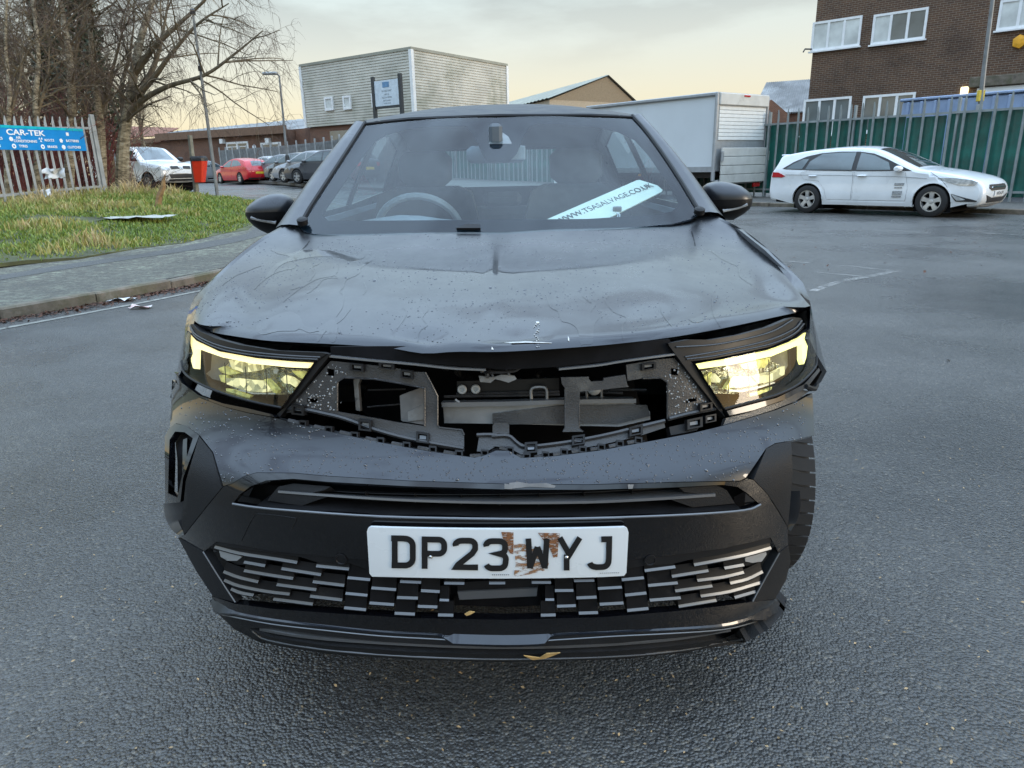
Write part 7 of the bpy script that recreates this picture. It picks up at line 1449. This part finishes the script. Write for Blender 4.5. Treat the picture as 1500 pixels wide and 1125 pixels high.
seat(X0-.37, 3.55, .52); seat(X0+.37, 3.55, .52)
mb = MB(); mb.box((X0, 4.55, .72), (1.3, .2, .60), ch=.05); rs_ = mb.build('rear_bench', M_seat, hero)
for x in (-.4, 0, .4): MB().box((X0+x, 4.58, 1.06), (.24, .09, .09), ch=.03).build('headrest', M_seat, rs_)
MB().box((X0, 3.7, .5), (1.45, 2.6, .06)).build('cabin_floor', M_int, hero)
mb = MB(); mb.loft([[V((p.x*.97, p.y, p.z-.03)) for p in r] for r in rows[1:]]); mb.build('headlining', pm('headlining', (.16, .17, .17), .9, var=.05), hero)
for sg in (-1, 1): MB().box((X0+sg*.735, 3.6, .82), (.05, 2.0, .5), ch=.02).build('door_card', M_int, hero)
# mirror, sensor housing and coverings at the screen top
c0 = atY(727, 226, 2.83); mb = MB(); sec = []
for k, w in ((-1, .55), (-.85, .95), (0, 1), (.85, .95), (1, .55)): sec.append([c0+V((k*.112, .018*math.cos(a), .033*w*math.sin(a))) for a in [j*6.283/12 for j in range(12)]])
mb.loft(sec, True, cap=True); rvm = mb.build('interior_mirror', M_int, hero, sm=50); MB().box(c0+V((0, .0, .06)), (.05, .05, .1), ch=.012).build('mirror_stalk', M_int, rvm); MB().box(c0+V((.072, -.019, .003)), (.075, .008, .05), ch=.003).build('mirror_glass', M_dash, rvm)
mb = MB(); mb.sheet([(716, 209), (720, 199), (727, 193), (737, 193), (745, 199), (750, 209)], lambda a, b, o: WG(a, b, -.004+o), .001, 6); mb.build('camera_window', M_alum, ws)
# wiper nozzle cover at the scuttle
mb = MB(); mb.sheet([(669, 337), (684, 331), (702, 331), (704, 337)], lambda a, b, o: WG(a, b, .008+o), .008, 6); mb.build('wiper_cover', M_satin, hero)
for u, v in ((446, 331), (1022, 316)): p = WG(u, v, .02); MB().lathe([(.018, -.01), (.018, .006), (.012, .01)], p, (0, -.4, 1), 12).build('scuttle_cap', M_satin, hero)
# ---- door mirrors
def doormirror(sl, my, sg):
    """sl: (v, u_left, u_right) slices as seen"""
    def ring(v, a, b, k):
        p = atY(a, v, my); q = atY(b, v, my); c = (p+q)/2; hw_ = (q.x-p.x)/2; return [V((c.x+hw_*math.copysign(abs(math.cos(t))**.75, math.cos(t)), my+.085*k*math.copysign(abs(math.sin(t))**.8, math.sin(t)), c.z)) for t in [6.283*j/24 for j in range(24)]]
    m_ = len(sl); R_ = [ring(v, a, b, kk) for v, a, b, kk in sl]; cut = [i for i, s_ in enumerate(sl) if s_[4-1] >= .999][-1]
    mb = MB(); mb.loft(R_[:cut+1], True, cap=True); mo = mb.build('door_mirror', M_paint, hero, sm=60); mb = MB(); mb.loft(R_[cut:], True, cap=True); mb.build('mirror_base', M_satin, mo, sm=60)
    return mo
mL = doormirror([(283.5, 398, 411, .3), (286, 389, 420, .5), (291, 377, 428, .75), (298, 368, 431.5, .9), (304, 363, 432, 1.), (309, 362, 432, 1.), (314, 362.5, 432, .97), (322, 367, 431, .9), (330, 374, 424, .7), (336, 382, 410, .45), (341, 391, 399, .2)], 2.82, -1)
mR = doormirror([(266, 1046, 1060, .3), (268.5, 1037, 1071, .5), (273, 1031, 1084, .75), (279, 1030, 1092, .9), (285, 1030, 1098, 1.), (291, 1031, 1099.5, 1.), (298, 1031.5, 1099.5, .97), (306, 1033, 1096, .9), (313, 1040, 1088, .7), (318, 1052, 1080, .45), (322, 1064, 1074, .2)], 2.82, 1)
for mo, pts in ((mL, [(366, 318.5), (380, 322), (403, 326)]), (mR, [(1096, 299), (1082, 304), (1060, 308.5)])):
    P = [atY(u, v, 2.735) for u, v in pts]; MB().tube([p+V((0, .012, 0)) for p in resample(P, 8)], .009, 6, flat=.5).build('indicator', M_alum, mo)
for sg in (-1, 1): MB().tube([V((X0+sg*.74, 2.72, 1.06)), V((X0+sg*.80, 2.8, 1.08)), V((X0+sg*.86, 2.83, 1.09))], [.03, .028, .03], 8, flat=.6).build('mirror_arm', M_satin, hero)
# ---- advertising plate lying behind the windscreen
M_sp = pm('advert_plate', (.60, .68, .60), .45, var=.05, scale=9, dirt=(.5, .38, .24), dirt_at=.72)
zt_ = lambda pts: [(780+x/6.82, 240+y/6.82) for x, y in pts]
spo = zt_([(128, 488), (150, 470), (1060, 84), (1090, 80), (1215, 118), (1270, 135), (1325, 180), (1310, 200), (660, 515), (600, 560), (230, 700), (170, 680), (140, 560)])
org_ = WG(880, 290, -.03); adv = thing('advert_plate', 'pale plate lettered with a web address lying behind the windscreen', 'sign', tuple(org_), world=True)
mb = MB(); mb.sheet(spo, lambda a, b, o: WG(a, b, -.032+o), .004, 14); mb.build('plate', M_sp, adv)
pa = WG(780+245/6.82, 240+505/6.82, -.030); pb_ = WG(780+1215/6.82, 240+135/6.82, -.030); xd = (pb_-pa); Ls = xd.length; xd.normalize(); nn_ = -(V((-.4*(0.2), 1, -1.76)).normalized()); nn_ = (nn_-xd*nn_.dot(xd)).normalized(); yd = nn_.cross(xd)
cen = (pa+pb_)/2+nn_*.001-org_
text('WWW.TSASALVAGE.CO.UK', .036, 'lettering', M_npk, adv, Matrix(((xd.x, yd.x, nn_.x, cen.x), (xd.y, yd.y, nn_.y, cen.y), (xd.z, yd.z, nn_.z, cen.z), (0, 0, 0, 1))), ext=.0006, sx=Ls/(.036*12.6)); 
p_ = WG(780+860/6.82, 240+385/6.82, -.026); q_ = V(p_); MB().box(q_-V((0, 0, 0)), (.03, .01, .018), ch=.003).build('clip', M_alum, adv)
o_ = MB().tube([WG(780+x/6.82, 240+y/6.82, -.02) for x, y in ((855, 435), (885, 455), (880, 482), (860, 480), (865, 455), (850, 440))], .0018, 6).build('key_ring', M_chr, None); tag(o_, 'small wire key ring hanging beside the pale lettered plate', 'key ring')
